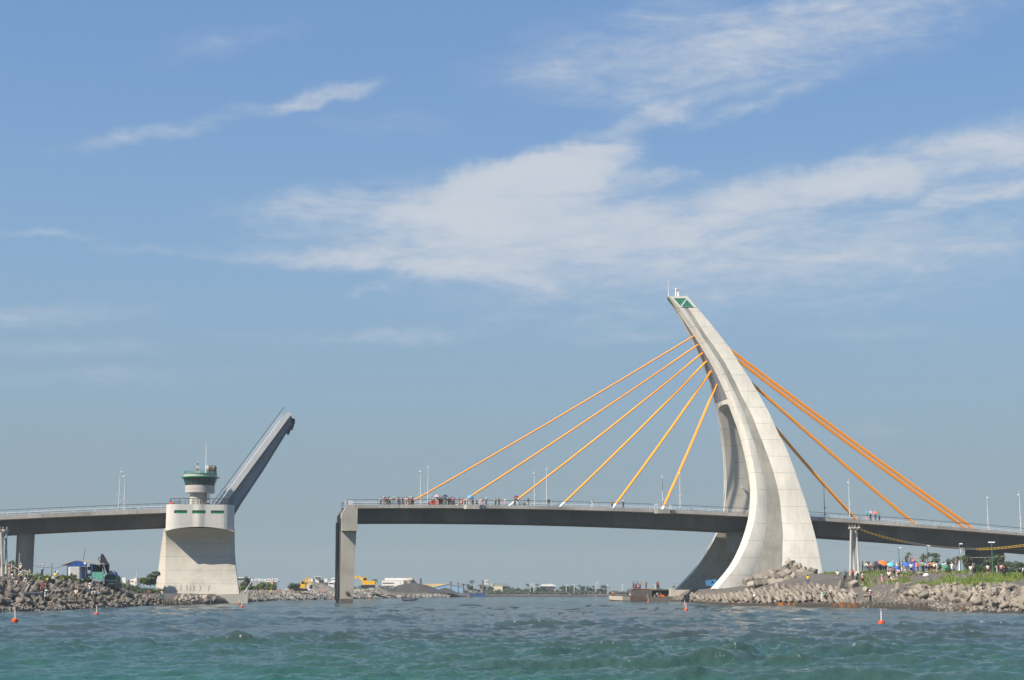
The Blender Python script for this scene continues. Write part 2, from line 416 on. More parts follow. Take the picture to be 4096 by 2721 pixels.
b.build('pier_wall', GIRD, root)
b = MB(); lslab(b, [pp(1360.5, 2404), pp(1365, 2404), pp(1368, 2075), pp(1363.5, 2072)], 1.2, 2.4)
lslab(b, [pp(1359, 2404), pp(1365, 2404), pp(1368, 2085), pp(1362.5, 2080)], WD-6, WD+.4); b.build('dark_side_strip', RUBBER, root)  # dark strips laid over the left side of the pier
b = MB(); lslab(b, [pp(1361, 2420), pp(1414, 2420), pp(1413.5, 2396), pp(1361.3, 2396)], NP+.88, 4.05)
b.build('waterline_stain', mat('wet_concrete', (.11, .10, .085), .8, .25, .8), root)
b = MB(); p0, p1 = pp(1387, 2371, NP+.8), pp(1404, 2387, NP+.8)
b.bar(L(p0[0], NP+.8, p0[1]), L(p1[0], NP+.8, p1[1]), .12); b.box(L(p0[0], NP+.75, p0[1]), (.5, .3, .5)); b.build('mooring_bar', RUST, root)

# ---------------------------------------------------------------- bascule pier with the control room head
NH = -5.6
root = thing('bascule_pier', 'broad flaring concrete bascule pier with curved overhanging head under the round control tower', 'bridge pier', L(s_at(790, -2), 6, 1.5))
ph = lambda u, v, n=NH: lp(u, v, n)
sL, sR = ph(662, 2080)[0], ph(937, 2080)[0]; zT = ph(790, 2018)[1]
zB = lambda s: ph(665, 2123)[1] + (ph(790, 2107.5)[1]-ph(665, 2123)[1]) * (1 - ((s-(sL+sR)/2)/((sR-sL)/2))**2)
W0 = sR - sL
def hn(s):                                # plan line of the head's near face: rounded ends, shallow swelling in the middle
    e = min(s-sL, sR-s); rr = 2.6
    n = NH + (rr - math.sqrt(max(0, rr*rr - (rr-e)**2)) if e < rr else 0)*.8
    q = (s-(sL+W0*.485))/(W0*.105)
    return n - .22*(.5+.5*math.cos(math.pi*q) if abs(q) < 1 else 0)
hs = sorted(set([sL + 2.6*(1-math.cos(t*math.pi/2/7)) for t in range(8)] + [sR - 2.6*(1-math.cos(t*math.pi/2/7)) for t in range(8)] + [sL + W0*.485 + W0*.105*k/6 for k in range(-6, 7)] + [sL + 2.6 + (W0-5.2)*i/14 for i in range(15)]))
WIN = [(ph(560+315/2.306, 2048)[0], ph(560+435/2.306, 2048)[0]), (ph(560+482/2.306, 2048)[0], ph(560+605/2.306, 2048)[0]), (ph(560+655/2.306, 2048)[0], ph(560+775/2.306, 2048)[0])]
zw1, zw0 = ph(790, 2041.5)[1], ph(790, 2054.5)[1]
for a, c in WIN: hs += [a, c]
hs = sorted(set(round(s, 4) for s in hs))
inw = lambda s: any(a+1e-3 < s < c-1e-3 for a, c in WIN)
b = MB()
for s0, s1 in zip(hs[:-1], hs[1:]):
    mid = inw((s0+s1)/2)
    zs0 = [zB(s0), zw0, zw1, zT]; zs1 = [zB(s1), zw0, zw1, zT]
    for i in range(3):
        d = .35 if (mid and i == 1) else 0
        b.add([L(s0, hn(s0)+d, zs0[i]), L(s1, hn(s1)+d, zs1[i]), L(s1, hn(s1)+d, zs1[i+1]), L(s0, hn(s0)+d, zs0[i+1])], [(0, 1, 2, 3)])
        if d:
            for z in (zw0, zw1): b.add([L(s0, hn(s0), z), L(s1, hn(s1), z), L(s1, hn(s1)+d, z), L(s0, hn(s0)+d, z)], [(0, 1, 2, 3)])
            for a, c in WIN:
                for q in (a, c):
                    if abs(q-s0) < 1e-3 or abs(q-s1) < 1e-3: b.add([L(q, hn(q), zw0), L(q, hn(q)+d, zw0), L(q, hn(q)+d, zw1), L(q, hn(q), zw1)], [(0, 1, 2, 3)])
# top, soffit, ends and back
for s0, s1 in zip(hs[:-1], hs[1:]):
    b.add([L(s0, hn(s0), zT), L(s1, hn(s1), zT), L(s1, 3.0, zT), L(s0, 3.0, zT)], [(0, 1, 2, 3)])
for s in (sL, sR): b.add([L(s, hn(s), zB(s)), L(s, hn(s), zT), L(s, 3, zT), L(s, 3, zB(s)-1)], [(0, 1, 2, 3)])
b.add([L(sL, 3, zB(sL)-1), L(sR, 3, zB(sR)-1), L(sR, 3, zT), L(sL, 3, zT)], [(0, 1, 2, 3)])
head = b.build('control_head', CONCH, root, smooth=True)
for a, c in WIN:
    gbx = MB(); k = 6
    for i in range(k):
        s0, s1 = a+(c-a)*i/k, a+(c-a)*(i+1)/k
        gbx.add([L(s0, hn(s0)+.28, zw0), L(s1, hn(s1)+.28, zw0), L(s1, hn(s1)+.28, zw1), L(s0, hn(s0)+.28, zw1)], [(0, 1, 2, 3)])
    wd = gbx.build('window', GLASSG, root)
    fb = MB()
    for i in range(k+1):
        s0 = a+(c-a)*i/k; fb.bar(L(s0, hn(s0)+.2, zw0), L(s0, hn(s0)+.2, zw1), .09)
    fb.bar(L(a, hn(a)+.2, zw1-.06), L(c, hn(c)+.2, zw1-.06), .1); fb.bar(L(a, hn(a)+.2, zw0+.06), L(c, hn(c)+.2, zw0+.06), .1)
    fb.build('window_frame', mat('green_bright', (.01, .30, .12), .5), wd)
# lower body: soffit sweeps back under the head, then the face flares down to the footing
lv = [ # near-left u, near-right u, v, n near, outer-left u
 (664, 936, 2112, -5.3, 655), (664, 936, 2114, -4.2, 654.5), (664.0, 936, 2118, -3.0, 654), (664, 936, 2126, -2.0, 653), (664, 936, 2140, -1.35, 651.5), (663.5, 936, 2160, -1.05, 648.5), (663, 936.5, 2185, -1.0, 645), (662.5, 937, 2210, -1.15, 641.5), (661.5, 939, 2235, -1.5, 638.5), (660.5, 941, 2260, -2.0, 635.5), (660, 944, 2285, -2.6, 632), (659, 947.5, 2310, -3.4, 629), (658, 951.5, 2340, -4.5, 626), (657, 956.5, 2377, -5.5, 622), (656.5, 958, 2388, -5.7, 621)]
rg = []
cols_ = 16
for ul, ur, v, n, uo in lv:
    s0, z = lp(ul, v, n); s1, _ = lp(ur, v, n); so, _ = lp(uo, v, n+3.2)
    r = [L(so, n+3.2, z)]
    for i in range(cols_+1):
        s = s0 + (s1-s0)*i/cols_
        zz = z
        if v < 2127: zz = min(z, zB(min(max(s, sL), sR)) - .01 - (2127-v)*0 - (n+5.6)*.12)
        r.append(L(s, n, zz))
    r += [L(s1+.15, n+3, z), L(s1, WD+1, z), L(so, WD+1, z)]
    rg.append(r)
b = MB(); b.loft(rg); b.build('pier_shaft', CONCP, root, smooth=True)
# rail round the head
r = MB(); hh = ph(790, 1995)[1] - zT
pts = [L(s, hn(s)+.15, zT) for s in hs[4:-4:2]]; pts = [L(sL+.4, 2.8, zT)] + pts + [L(sR-.3, 2.8, zT)]
up = Vector((0, 0, hh))
for i, p in enumerate(pts):
    r.bar(p, p+up, .09)
    if i: r.bar(pts[i-1]+up, p+up, .12); r.bar(pts[i-1]+up*.5, p+up*.5, .04); r.bar(pts[i-1]+up*.08, p+up*.08, .04)
s0, s1 = ph(560+640/2.306, 2010)[0], ph(560+810/2.306, 2010)[0]
for a0, a1 in ((560+555/2.306, 560+640/2.306), (560+745/2.306, 560+815/2.306)):
    q0, q1 = ph(a0, 2010)[0], ph(a1, 2010)[0]
    for i in range(11):
        s = q0+(q1-q0)*i/10; r.bar(L(s, NH+.25, zT+.1), L(s, NH+.25, zT+hh), .05)
r.build('head_railing', RAIL, root)
# cracks of old form ties low on the shaft
for u in (700, 724, 748, 760, 774, 800, 836):
    b = MB()
    n = -5.15; p = [lp(u + random.uniform(-3, 3)*(k > 0), 2338+k*8, n + .06 - .005*k) for k in range(5)]
    for (a, z0), (c, z1) in zip(p[:-1], p[1:]): b.bar(L(a, -4.72-(2340-0)*0 - .135*(p.index((a, z0))), z0), L(c, -4.72-.135*(p.index((c, z1))), z1), .07, .02)
    b.build('stain_streak', mat('stain', (.12, .105, .085), .9), root)
# footing at the water's edge
root = thing('footing_wall', 'low concrete footing wall at the waterside foot of the broad bascule pier', 'wall', L(s_at(900, -9, 2400), -9, 0))
b = MB(); n = -9.0
lslab(b, [lp(812, 2420, n), lp(991, 2420, n), lp(991, 2374.5, n), lp(948, 2376, n), lp(812, 2380, n)], n, n+4)
b.build('wall_block', CONCP, root)
b = MB(); lslab(b, [lp(984, 2376, n), lp(991.5, 2376, n), lp(991.5, 2355, n), lp(985, 2356, n)], n+.5, n+1.4); b.build('bollard_post', CONCW, root)
b = MB(); a0 = lp(972, 2374, n+.8); a1 = lp(1006, 2327, n+.8); b.bar(L(a0[0], n+.8, a0[1]), L(a1[0], n+.8, a1[1]), .14); b.build('inclined_pole', WHITE, root)

# ---------------------------------------------------------------- control tower
NT_ = -2.2
cs, zc = lp(798, 2016, NT_); cc = L(cs, NT_, zT)
root = thing('control_tower', 'round concrete control tower with green eave and dark raked windows', 'control tower', cc)
zz = lambda v: lp(798, v, NT_)[1] - zT
ZW0, ZW1 = zz(1944), zz(1914); rW0, rW1 = 2.92, 3.42
def ring_(name, prof, m, sm=True, n=40): bb = MB(); bb.lathe(prof, n, cc); return bb.build(name, m, root, smooth=sm)
ring_('shaft', [(2.02, 0), (2.02, zz(1972)+.05)], mat('concrete_tower', (.40, .385, .35), .85, .06, .3, streak=True))
dk = MATS['concrete_tower']
ring_('drum', [(2.02, zz(1975)), (2.85, zz(1972.5)), (3.0, zz(1971.5)), (3.0, zz(1960.3)), (2.95, zz(1960.2)), (2.95, zz(1959.6)), (3.0, zz(1959.5)), (3.0, ZW0+.02)], dk)
wb = ring_('window_band', [(rW0, ZW0+.02), (rW1, ZW1)], GLASS)
for k in range(18):
    fb = MB(); t = 2*math.pi*(k+.3)/18; d = Vector((math.cos(t), math.sin(t), 0))
    fb.bar(cc + d*(rW0+.04) + Vector((0, 0, ZW0)), cc + d*(rW1+.04) + Vector((0, 0, ZW1)), .065); fb.build('mullion', GREEN, wb)
ring_('eave', [(rW1-.2, ZW1), (3.92, ZW1+.08), (3.92, ZW1+.22), (3.4, ZW1+.32)], GREEN)
ring_('parapet', [(3.38, ZW1+.3), (3.38, zz(1900)), (3.43, zz(1899.8)), (3.43, zz(1897))], dk)
ring_('roof_trim', [(3.47, zz(1898.5)), (3.47, zz(1896.2)), (3.2, zz(1896))], GREEN)
r = MB(); zr = zz(1896); hr = zz(1885)-zr
for k in range(28):
    t0, t1 = 2*math.pi*k/28, 2*math.pi*(k+1)/28
    p, q = [cc + Vector((3.3*math.cos(t), 3.3*math.sin(t), zr)) for t in (t0, t1)]
    r.bar(p, p+Vector((0, 0, hr)), .05)
    for e in (.5, 1): r.bar(p+Vector((0, 0, hr*e)), q+Vector((0, 0, hr*e)), .045)
r.build('roof_railing', GREEN, root)
def twp(u, v, n=NT_): return lw(u, v, n)
b = MB(); p0, p1 = twp(790.5, 1897), twp(790.5, 1845); k = 9
for i in range(k):
    a, q = p0.lerp(p1, i/k), p0.lerp(p1, (i+1)/k); ww = .28*(1-i/k)+.06
    for sx in (-1, 1): b.bar(a+E1*ww*sx, q+E1*(ww-.02)*sx, .07)
    b.bar(a-E1*ww, q+E1*ww, .06); b.bar(a+E1*ww, q-E1*ww, .06)
bnd = mat('mast_red_white', (.6, .6, .58), .5)
t = NT(bnd.node_tree); tcn = t.node('ShaderNodeTexCoord'); fr = t.m('FRACT', t.m('MULTIPLY', t.sep(tcn.outputs['Object'])[2], .85))
t.l.new(t.mix(t.m('LESS_THAN', fr, .5), (.65, .63, .6), (.20, .02, .025)), t.n['Principled BSDF'].inputs['Base Color'])
b.build('lattice_mast', bnd, root)
b = MB(); p0, p1 = twp(823, 1897), twp(825.6, 1774); b.tube([p0, p0.lerp(p1, .45), p1], [.10, .07, .03], 6); b.tube([twp(823.5, 1896, NT_-.3), twp(823.5, 1868, NT_-.3)], .13, 6)
b.ball(twp(827, 1869), .25); b.build('whip_antenna', WHITE, root)
b = MB(); p0 = twp(834, 1990, -4.0); b.box(p0, (.5, .6, 2.0)); b.build('service_box', WHITE, root)

# ---------------------------------------------------------------- raised bascule leaf
q3 = lambda x, y: (640 + x/2.613, 1560 + y/2.613)
def lf(x, y, n=0): return lp(*q3(x, y), n)
root = thing('bascule_leaf', 'raised steel drawbridge leaf tilted steeply up over the open channel', 'drawbridge', L(*[lf(700, 1180)[0]], 8, lf(700, 1180)[1]))
A, B_ = Vector((*lf(610, 1195), 0)), Vector((*lf(1330, 225), 0)); dr_ = (B_-A).normalized(); nr = Vector((dr_.y, -dr_.x, 0))   # nr points down-right, away from the road side
Ln = (B_-A).length
def Q(t, d, n): p = A + dr_*t + nr*d; return L(p.x, n, p.y)
th_ = 1.05
b = MB(); prof = [(-.2, 0), (-.2, th_), (1.0, th_+.0), (Ln, th_), (Ln, 0)]
b.loft([[Q(t, d, n) for t, d in ((-.4, 0), (-.4, th_), (Ln, th_), (Ln, 0))] for n in (0, .35)]); b.build('leaf_fascia', LEAFF, root)
b = MB(); b.loft([[Q(t, d, n) for t, d in ((-.4, 0), (-.4, th_), (Ln, th_), (Ln, 0))] for n in (WD-.35, WD)])
b.build('leaf_fascia', LEAFF, root)
b = MB(); b.loft([[Q(t, d, n) for t, d in ((0, .1), (0, .6), (Ln-.05, .6), (Ln-.05, .1))] for n in (.352, WD-.352)])
b.build('leaf_deck', STEELB, root)
gA = Vector((*lf(725, 1130, 1.6), 0)); 
def Gt(x, y, n): p = lf(x, y, 1.6); return L(p[0], n, p[1])
gp = [(715, 1135), (1362, 268), (1392, 300), (1384, 338), (1335, 402), (1095, 790), (905, 1075), (845, 1165), (780, 1278), (700, 1300)]
for n in (1.6, 7.0, WD-7.4, WD-2.0): b = MB(); b.loft([[Gt(x, y, n+e) for x, y in gp] for e in (0, .4)]); b.build('leaf_girder', STEELB, root)
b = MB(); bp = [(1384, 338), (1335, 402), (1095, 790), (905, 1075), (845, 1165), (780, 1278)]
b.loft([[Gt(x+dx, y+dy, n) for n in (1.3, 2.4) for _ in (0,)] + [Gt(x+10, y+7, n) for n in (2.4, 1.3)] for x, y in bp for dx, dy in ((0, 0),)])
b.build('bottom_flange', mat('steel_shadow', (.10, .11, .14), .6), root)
for i in range(1, 17):
    b = MB(); t = Ln*i/17; b.loft([[Q(t+e, d, n) for d, n in ((.62, .5), (.62, 1.58), (1.35, 1.58))] for e in (-.08, .08)]); b.build('deck_bracket', STEELB, root)
for n in (1.5, 7, 9, 14):
    for (x_, y_), q_ in (((1394, 320), (.7, .9, 1.1)), ((1362, 385), (.5, .8, .5))): b = MB(); b.box(L(lf(x_, y_)[0], n+.4, lf(x_, y_)[1]), q_); b.build('locking_pin', DARK, root)
for n, m_ in ((.2, RAIL), (WD-.2, RAIL)):
    b = MB(); k = 14; h = -1.1
    for i in range(k+1):
        t = Ln*i/k; b.bar(Q(t, 0, n), Q(t, h, n), .035)
    b.bar(Q(-1.0, h, n), Q(Ln+.5, h, n), .11); b.build('leaf_railing', m_, root)
for n in (2.2, WD-2.2):
    b = MB()
    for d in (-.35, -.66): b.bar(Q(-.6, d, n), Q(Ln-1, d, n), .13)
    for i in range(14): b.bar(Q(Ln*i/14, 0, n), Q(Ln*i/14, -.66, n), .1)
    b.build('leaf_barrier', RAILW, root)

# ---------------------------------------------------------------- pylon
def r8(x, y): return (2600 + x/2.614, 1100 + y/2.614)
def r9(x, y): return (2650 + x/1.845, 1600 + y/1.845)
PL = [ # ridge, back, strip left, strip right (u,v pairs on the near face), overall width
 (r8(205,225), r8(390,222), None, 2.6), (r8(305,342), r8(490,342), (355,400), 3.6), (r8(380,440), r8(575,438), (415,470), 4.4), (r8(500,600), r8(708,603), (515,570), 6.2),
 (r8(605,767), r8(837,770), (625,690), 7.7), (r8(700,932), r8(945,937), (735,795), 9.2), (r8(785,1102), r8(1055,1107), (820,885), 10.9), (r8(860,1275), r8(1155,1277), (905,970), 12.9),
 (r8(925,1445), r8(1250,1452), (980,1060), 15.0), (r9(605,220), r9(845,225), (641,705), 17.2), (r9(640,345), r9(908,348), (685,755), 19.4), (r9(668,468), r9(957,470), (715,800), 21.2),
 (r9(690,593), r9(1002,597), (745,838), 22.8), (r9(695,718), r9(1045,720), (765,865), 23.9), (r9(685,847), r9(1085,850), (767,880), 25.0), (r9(655,972), r9(1120,977), (757,890), 26.8),
 (r9(608,1100), r9(1150,1106), (728,888), 28.8), (r9(540,1228), r9(1175,1240), (680,884), 30.4), (r9(435,1357), r9(1190,1362), (617,880), 31.8), (r9(395,1400), r9(1194,1405), (600,880), 32.4)]
rows = []
for i, (rd_, bk, st, wd) in enumerate(PL):
    n0 = 8 - wd/2
    sr, zr = lp(*rd_, n0); sb, zb = lp(*bk, n0)
    if st is None: q0, q1 = .30, .62
    else:
        f = (lambda x: (2600 + x/2.614)) if i <= 8 else (lambda x: 2650 + x/1.845)
        q0, q1 = [(f(x)-rd_[0])/(bk[0]-rd_[0]) for x in st]
    rows.append((sr, zr, sb, zb, q0, q1, wd))
RW = np.array(rows)
def cat_rom(M, t):
    i = min(int(t), len(M)-2); f = t-i
    p0, p1, p2, p3 = M[max(i-1, 0)], M[i], M[i+1], M[min(i+2, len(M)-1)]
    return .5*((2*p1) + (-p0+p2)*f + (2*p0-5*p1+4*p2-p3)*f*f + (-p0+3*p1-3*p2+p3)*f**3)
TLEG = 3.1
def prow(t): return cat_rom(RW, t)
def near_ring(t, t_in):                   # outline of one leg at level t, inner edge at offset t_in
    sr, zr, sb, zb, q0, q1, wd = prow(t); n0 = 8-wd/2
    k = min(1.0, wd/6); cs_, cn = .50*k, 1.1*k
    dz = lambda s: zr + (zb-zr)*(s-sr)/(sb-sr)
    P = lambda s, n: (s, n, dz(s))
    sa, sc_ = sr+(sb-sr)*q0, sr+(sb-sr)*q1
    return [P(sr, n0), P(sa, n0), P(sa+.10, n0+.06), P(sc_-.10, n0+.06), P(sc_, n0), P(sb, n0), P(sb, t_in), P(sr-cs_, t_in), P(sr-cs_, min(n0+cn, t_in-.02))]
root = thing('pylon', 'tall leaning curved concrete pylon with two legs straddling the bridge deck', 'pylon', L(prow(18)[0]+10, 8, 3.0))
TO = 7.28                                 # level where the opening between the legs starts
solid, legs = MB(), [MB(), MB()]
ts = [i/4 for i in range(4, int(TO*4)+1)] + [TO]
flip = lambda r: [(s, 16-n, z) for s, n, z in r]
rings = []
for t in ts:
    a = near_ring(t, 8.0)
    ring = a[:6] + [(s, 16-n, z) for s, n, z in a[5::-1]] + [(a[8][0], 16-a[8][1], a[8][2]), a[8]]
    rings.append([L(*p) for p in ring])
solid.loft(rings); solid.build('pylon_shaft', CONC, root, smooth=True)
tl = [TO + d for d in (0, .004, .012, .03, .06, .10, .15, .22, .32, .45, .6, .8)] + [8 + i/4 for i in range(1, 45)]
for k in (0, 1):
    rings = []
    for t in tl:
        wd = prow(t)[6]; n0 = 8-wd/2
        full = n0 + TLEG; d = t-TO
        ar = max(0, 1 - d/.45); tin = full + (8-.05-full)*(1-math.sqrt(max(0, 1-ar**7))) if d < .45 else full
        if d == 0: tin = 7.95
        a = near_ring(t, tin); a = a if k == 0 else flip(a)
        rings.append([L(*p) for p in a])
    legs[k].loft(rings); legs[k].build('pylon_leg', CONC, root, smooth=True)
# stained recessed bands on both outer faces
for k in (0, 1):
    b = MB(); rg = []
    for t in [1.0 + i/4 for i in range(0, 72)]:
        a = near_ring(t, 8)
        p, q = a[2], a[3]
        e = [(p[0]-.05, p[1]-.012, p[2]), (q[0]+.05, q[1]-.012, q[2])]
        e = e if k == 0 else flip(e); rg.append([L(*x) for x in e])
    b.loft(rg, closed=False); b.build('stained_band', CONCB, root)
# front recess that takes the cables
b = MB(); rg = []
for t in [1.55 + i/4 for i in range(0, 23)]:
    a = near_ring(t, 8); s, n, z = a[8]; wd = prow(t)[6]; hw = max(.35, wd/2-1.1*min(1, wd/6)-.55)
    rg.append([L(s-.02, 8-hw, z), L(s-.02, 8+hw, z)])
b.loft(rg, closed=False); b.build('cable_recess', mat('recess_grey', (.20, .205, .225), .85, .1, .3), root)
for off in (.55, .8):
  for sg in (-1, 1):
    b = MB(); pts = []
    for t in [1.55 + i/4 for i in range(0, 23)]:
        a = near_ring(t, 8); s, n, z = a[8]; wd = prow(t)[6]; hw = max(.35, wd/2-1.1*min(1, wd/6)-off)
        pts.append(L(s-.02, 8+sg*hw, z))
    b.tube(pts, .10, 4); b.build('recess_rib', CONC, root)
# look-out room at the tip
def tipring(t): 
    a = near_ring(t, 8.0); r = a[:1] + a[5:6]; return [L(*p) for p in [a[0], a[5], (a[5][0], 16-a[5][1], a[5][2]), (a[0][0], 16-a[0][1], a[0][2]), (a[8][0], 16-a[8][1], a[8][2]), a[8]]]
b = MB(); b.loft([tipring(t) for t in (-.02, .25, .5, .75, .995)]); room = b.build('lookout_room', CONC, root)
b = MB(); a1 = tipring(1.0); a2 = tipring(1.03); b.loft([a1, a2]); b.build('shadow_joint', DARK, root)
def nf(x, y, dn): # point on the near face of the tip
    u, v = r8(x, y); t = (v-1186)/45.; wd = 2.6+1.0*min(max(t, 0), 1); n = 8-wd/2-dn; s, z = lp(u, v, n); return L(s, n, z)
z6 = lambda x, y: ((2620 + x/6.533 - 2600)*2.614, (1100 + y/6.533 - 1100)*2.614)
for tri in (((490, 612), (795, 612), (652, 790)), ((700, 832), (1000, 832), (832, 648))):
    T = [z6(*p) for p in tri]
    b = MB(); b.loft([[nf(x, y, .01) for x, y in T], [nf(x, y, .05) for x, y in T]]); wdw = b.build('triangle_window', GLASSG, root)
    f = MB()
    for i in range(3): f.bar(nf(*T[i], .06), nf(*T[(i+1) % 3], .06), .10)
    cx, cy = sum(p[0] for p in T)/3, sum(p[1] for p in T)/3
    for i in range(3):
        m0 = [(T[i][j]+T[(i+1) % 3][j])/2 for j in (0, 1)]; m1 = [(T[(i+1) % 3][j]+T[(i+2) % 3][j])/2 for j in (0, 1)]
        f.bar(nf(*m0, .06), nf(*m1, .06), .05)
    f.build('window_lattice', mat('pale_green_paint', (.20, .42, .33), .5), wdw)
def ff(x, y):
    X, Y_ = z6(x, y); u, v = r8(X, Y_); s, z = lp(u, v, 7.4); return L(s, 7.4, z)
b = MB()
rr0, rr1 = near_ring(.12, 8)[8], near_ring(.9, 8)[8]
b.loft([[L(rr0[0]-.03, 7.2, rr0[2]), L(rr0[0]-.03, 8.8, rr0[2]), L(rr1[0]-.03, 8.0, rr1[2])], [L(rr0[0]+.02, 7.2, rr0[2]), L(rr0[0]+.02, 8.8, rr0[2]), L(rr1[0]+.02, 8, rr1[2])]]); b.build('front_window', GLASSG, root)
ztp = near_ring(0, 8)[0][2]
b = MB(); p = lw(2674, 1186, 7.5); p1 = lw(2673.5, 1128, 7.5); b.tube([p, p.lerp(p1, .25), p1], [.09, .06, .03], 6); b.ball(p1, .1, 6, 4); b.build('whip_antenna', WHITE, root)
b = MB(); b.tube([lw(2703, 1186, 7.3), lw(2703.7, 1158, 7.3)], .13, 8); b.ball(lw(2704, 1157, 7.3), .24); b.build('radar_pole', WHITE, root)
b = MB(); p = lw(2712, 1186, 7.4); b.box(p+Vector((0, 0, .6)), (.4, .4, 1.2)); b.build('lamp_post', WHITE, root)
b = MB(); b.lathe([(.2, 0), (.24, .3), (.15, .45)], 8, p+Vector((0, 0, 1.0))); b.build('warning_lamp', mat('red_paint', (.25, .02, .03), .4), root)
for n in (6.9, 9.1):
    r = MB(); q = [lw(u, 1185.5, n) for u in (2718, 2726, 2734, 2742)]
    for i, p in enumerate(q):
        r.bar(p, p+Vector((0, 0, .95)), .05)
        if i:
            for e in (.5, .95): r.bar(q[i-1]+Vector((0, 0, e)), p+Vector((0, 0, e)), .05)
    r.build('tip_railing', mat('pale_green_paint', (.2, .42, .33)), root)
# cross beam between the legs under the deck, and a small lamp on the inner face
b = MB(); s0, z0 = lp(2938, 2125, 5); s1, z1 = lp(2982, 2208, 5)
b.loft([[L(s, n, z) for s, z in ((s0, z0), (s1+4, z0), (s1+4, z1), (s0, z1))] for n in (5, 11)]); b.build('cross_beam', CONCW, root)
b = MB(); p = lw(2974, 1953, 15.9); b.ball(p, .35); b.build('wall_lamp', WHITE, root)

# ---------------------------------------------------------------- stay cables
CB = [((2783,1340),(1661,1999),None), ((2801,1374),(1869,1994.5),None), ((2818,1407),(2072,1998),(2042,2021)), ((2833,1440),(2265,2005),(2246,2026)), ((2850,1479),(2470,2010),(2452,2031)), ((2871,1531),(2660,2020),(2648,2038)),
      ((2916,1393),(3888,2107),None), ((2949,1437),(3855,2105),None), ((3005,1529),(3653,2087.5),None), ((3100,1707),(3416,2064),None)]
ordn = ['first', 'second', 'third', 'fourth', 'fifth', 'sixth', 'seventh', 'eighth', 'ninth', 'tenth', 'eleventh', 'twelfth', 'thirteenth', 'fourteenth', 'fifteenth', 'sixteenth', 'seventeenth', 'eighteenth', 'nineteenth', 'twentieth'] + ['twenty-%s' % q for q in ('first', 'second', 'third', 'fourth', 'fifth', 'sixth', 'seventh', 'eighth', 'ninth')] + ['thirtieth'] + ['thirty-%s' % q for q in ('first', 'second', 'third', 'fourth', 'fifth', 'sixth', 'seventh', 'eighth', 'ninth')] + ['fortieth'] + ['forty-%s' % q for q in ('first', 'second', 'third', 'fourth', 'fifth', 'sixth', 'seventh', 'eighth', 'ninth')]
for i, (tp, bt, sl) in enumerate(CB):
    for j, n in enumerate((7.45, 8.55)):
        p, q = lw(*tp, 7.45), lw(*bt, 7.45); sh = E2*(n-7.45); p, q = p+sh, q+sh
        dd = (q-p).normalized(); zd = 0
        end = q + dd * max(0, (q.z - (ztop((q-O).dot(E1))-.1)) / -dd.z)
        wh = ('%s out of six left of the pylon' % ('outermost', 'second', 'third', 'fourth', 'fifth', 'innermost')[i]) if i < 6 else ('%s out of four right of the pylon' % ('outermost', 'second', 'third', 'innermost')[i-6])
        r_ = thing('stay_cable', 'orange stay cable, %s, %s of its pair' % (wh, ('nearer', 'farther')[j]), 'stay cable', end, 'orange stay cables of the leaning pylon')
        c0 = end.lerp(p, .045) if i in (2, 3, 4, 5) else end
        b = MB(); mid = c0.lerp(p, .5) + Vector((0, 0, -.35)); b.tube([c0, c0.lerp(p, .25)+Vector((0, 0, -.26)), mid, c0.lerp(p, .75)+Vector((0, 0, -.26)), p], .165 if i < 6 else .185, 8); b.build('cable_sheath', ORANGE, r_, smooth=True)
        if i in (2, 3, 4, 5):
            b = MB(); b.tube([end, c0], .24, 8); b.build('anchor_sleeve', SLEEVE, r_, smooth=True)

# ---------------------------------------------------------------- street lamps on the deck
def lamp(label, s, n, side, h):
    z = ztop(s)-.1; r_ = thing('street_lamp', label, 'street lamp', L(s, n, z), 'tall grey street lamps along the bridge deck')
    o = L(s, n, z); b = MB(); b.tube([o, o+Vector((0, 0, h*.55)), o+Vector((0, 0, h))], [.13, .10, .035], 8); b.build('pole', LAMPM, r_)
    b = MB(); t = o+Vector((0, 0, h*.885)); d = E2*(.9*side) + E1*.25*side
    b.bar(t, t+d+Vector((0, 0, .15)), .07); b.build('lamp_arm', LAMPM, r_)
    b = MB(); b.ball(t+d+Vector((0, 0, .12)), .26, 8, 5, (1.1, 1.1, .6)); b.build('lamp_head', SLEEVE, r_)
    for f in (.20, .36):
        b = MB(); t = o+Vector((0, 0, h*f)); b.bar(t-E1*.75, t+E1*.75, .05); b.ball(t+E1*.25+Vector((0, 0, .12)), .17, 6, 4); b.build('side_bracket', LAMPM, r_)
NL = [(477, 498), (1712, 1682), (2187, 2138), (2721, 2651), (3397, 3297), (4078, 3948)]
wh = ['left of the control tower', 'nearest the open deck end', 'second pair from the open deck end', 'just left of the pylon', 'just right of the pylon', 'farthest right of the pylon']
for i, (un, uf) in enumerate(NL):
    vtop = [1871, 1852, 1860, 1876, 1912, 1962][i]
    s = s_at(un, .7, 2000); h = lp(un + (8 if un < 2048 else -10)*(abs(un-2048)/2000), vtop, .7)[1] - (ztop(s)-.1)
    lamp('grey lamp post on near deck edge, %s' % wh[i], s, .7, 1, h)
    s2 = s_at(uf, WD-.7, 2000)
    lamp('grey lamp post on far deck edge, %s' % wh[i], s2, WD-.7, -1, h)
b = MB(); s = s_at(1724, .5)
tag(b.tube([L(s, .5, ztop(s)), L(s, .5, ztop(s)+2.2)], .07, 6) and b.build('sign_post', LAMPM, org=L(s, .5, ztop(s))), 'short bare grey post at the deck rail beside two tall lamps', 'post')

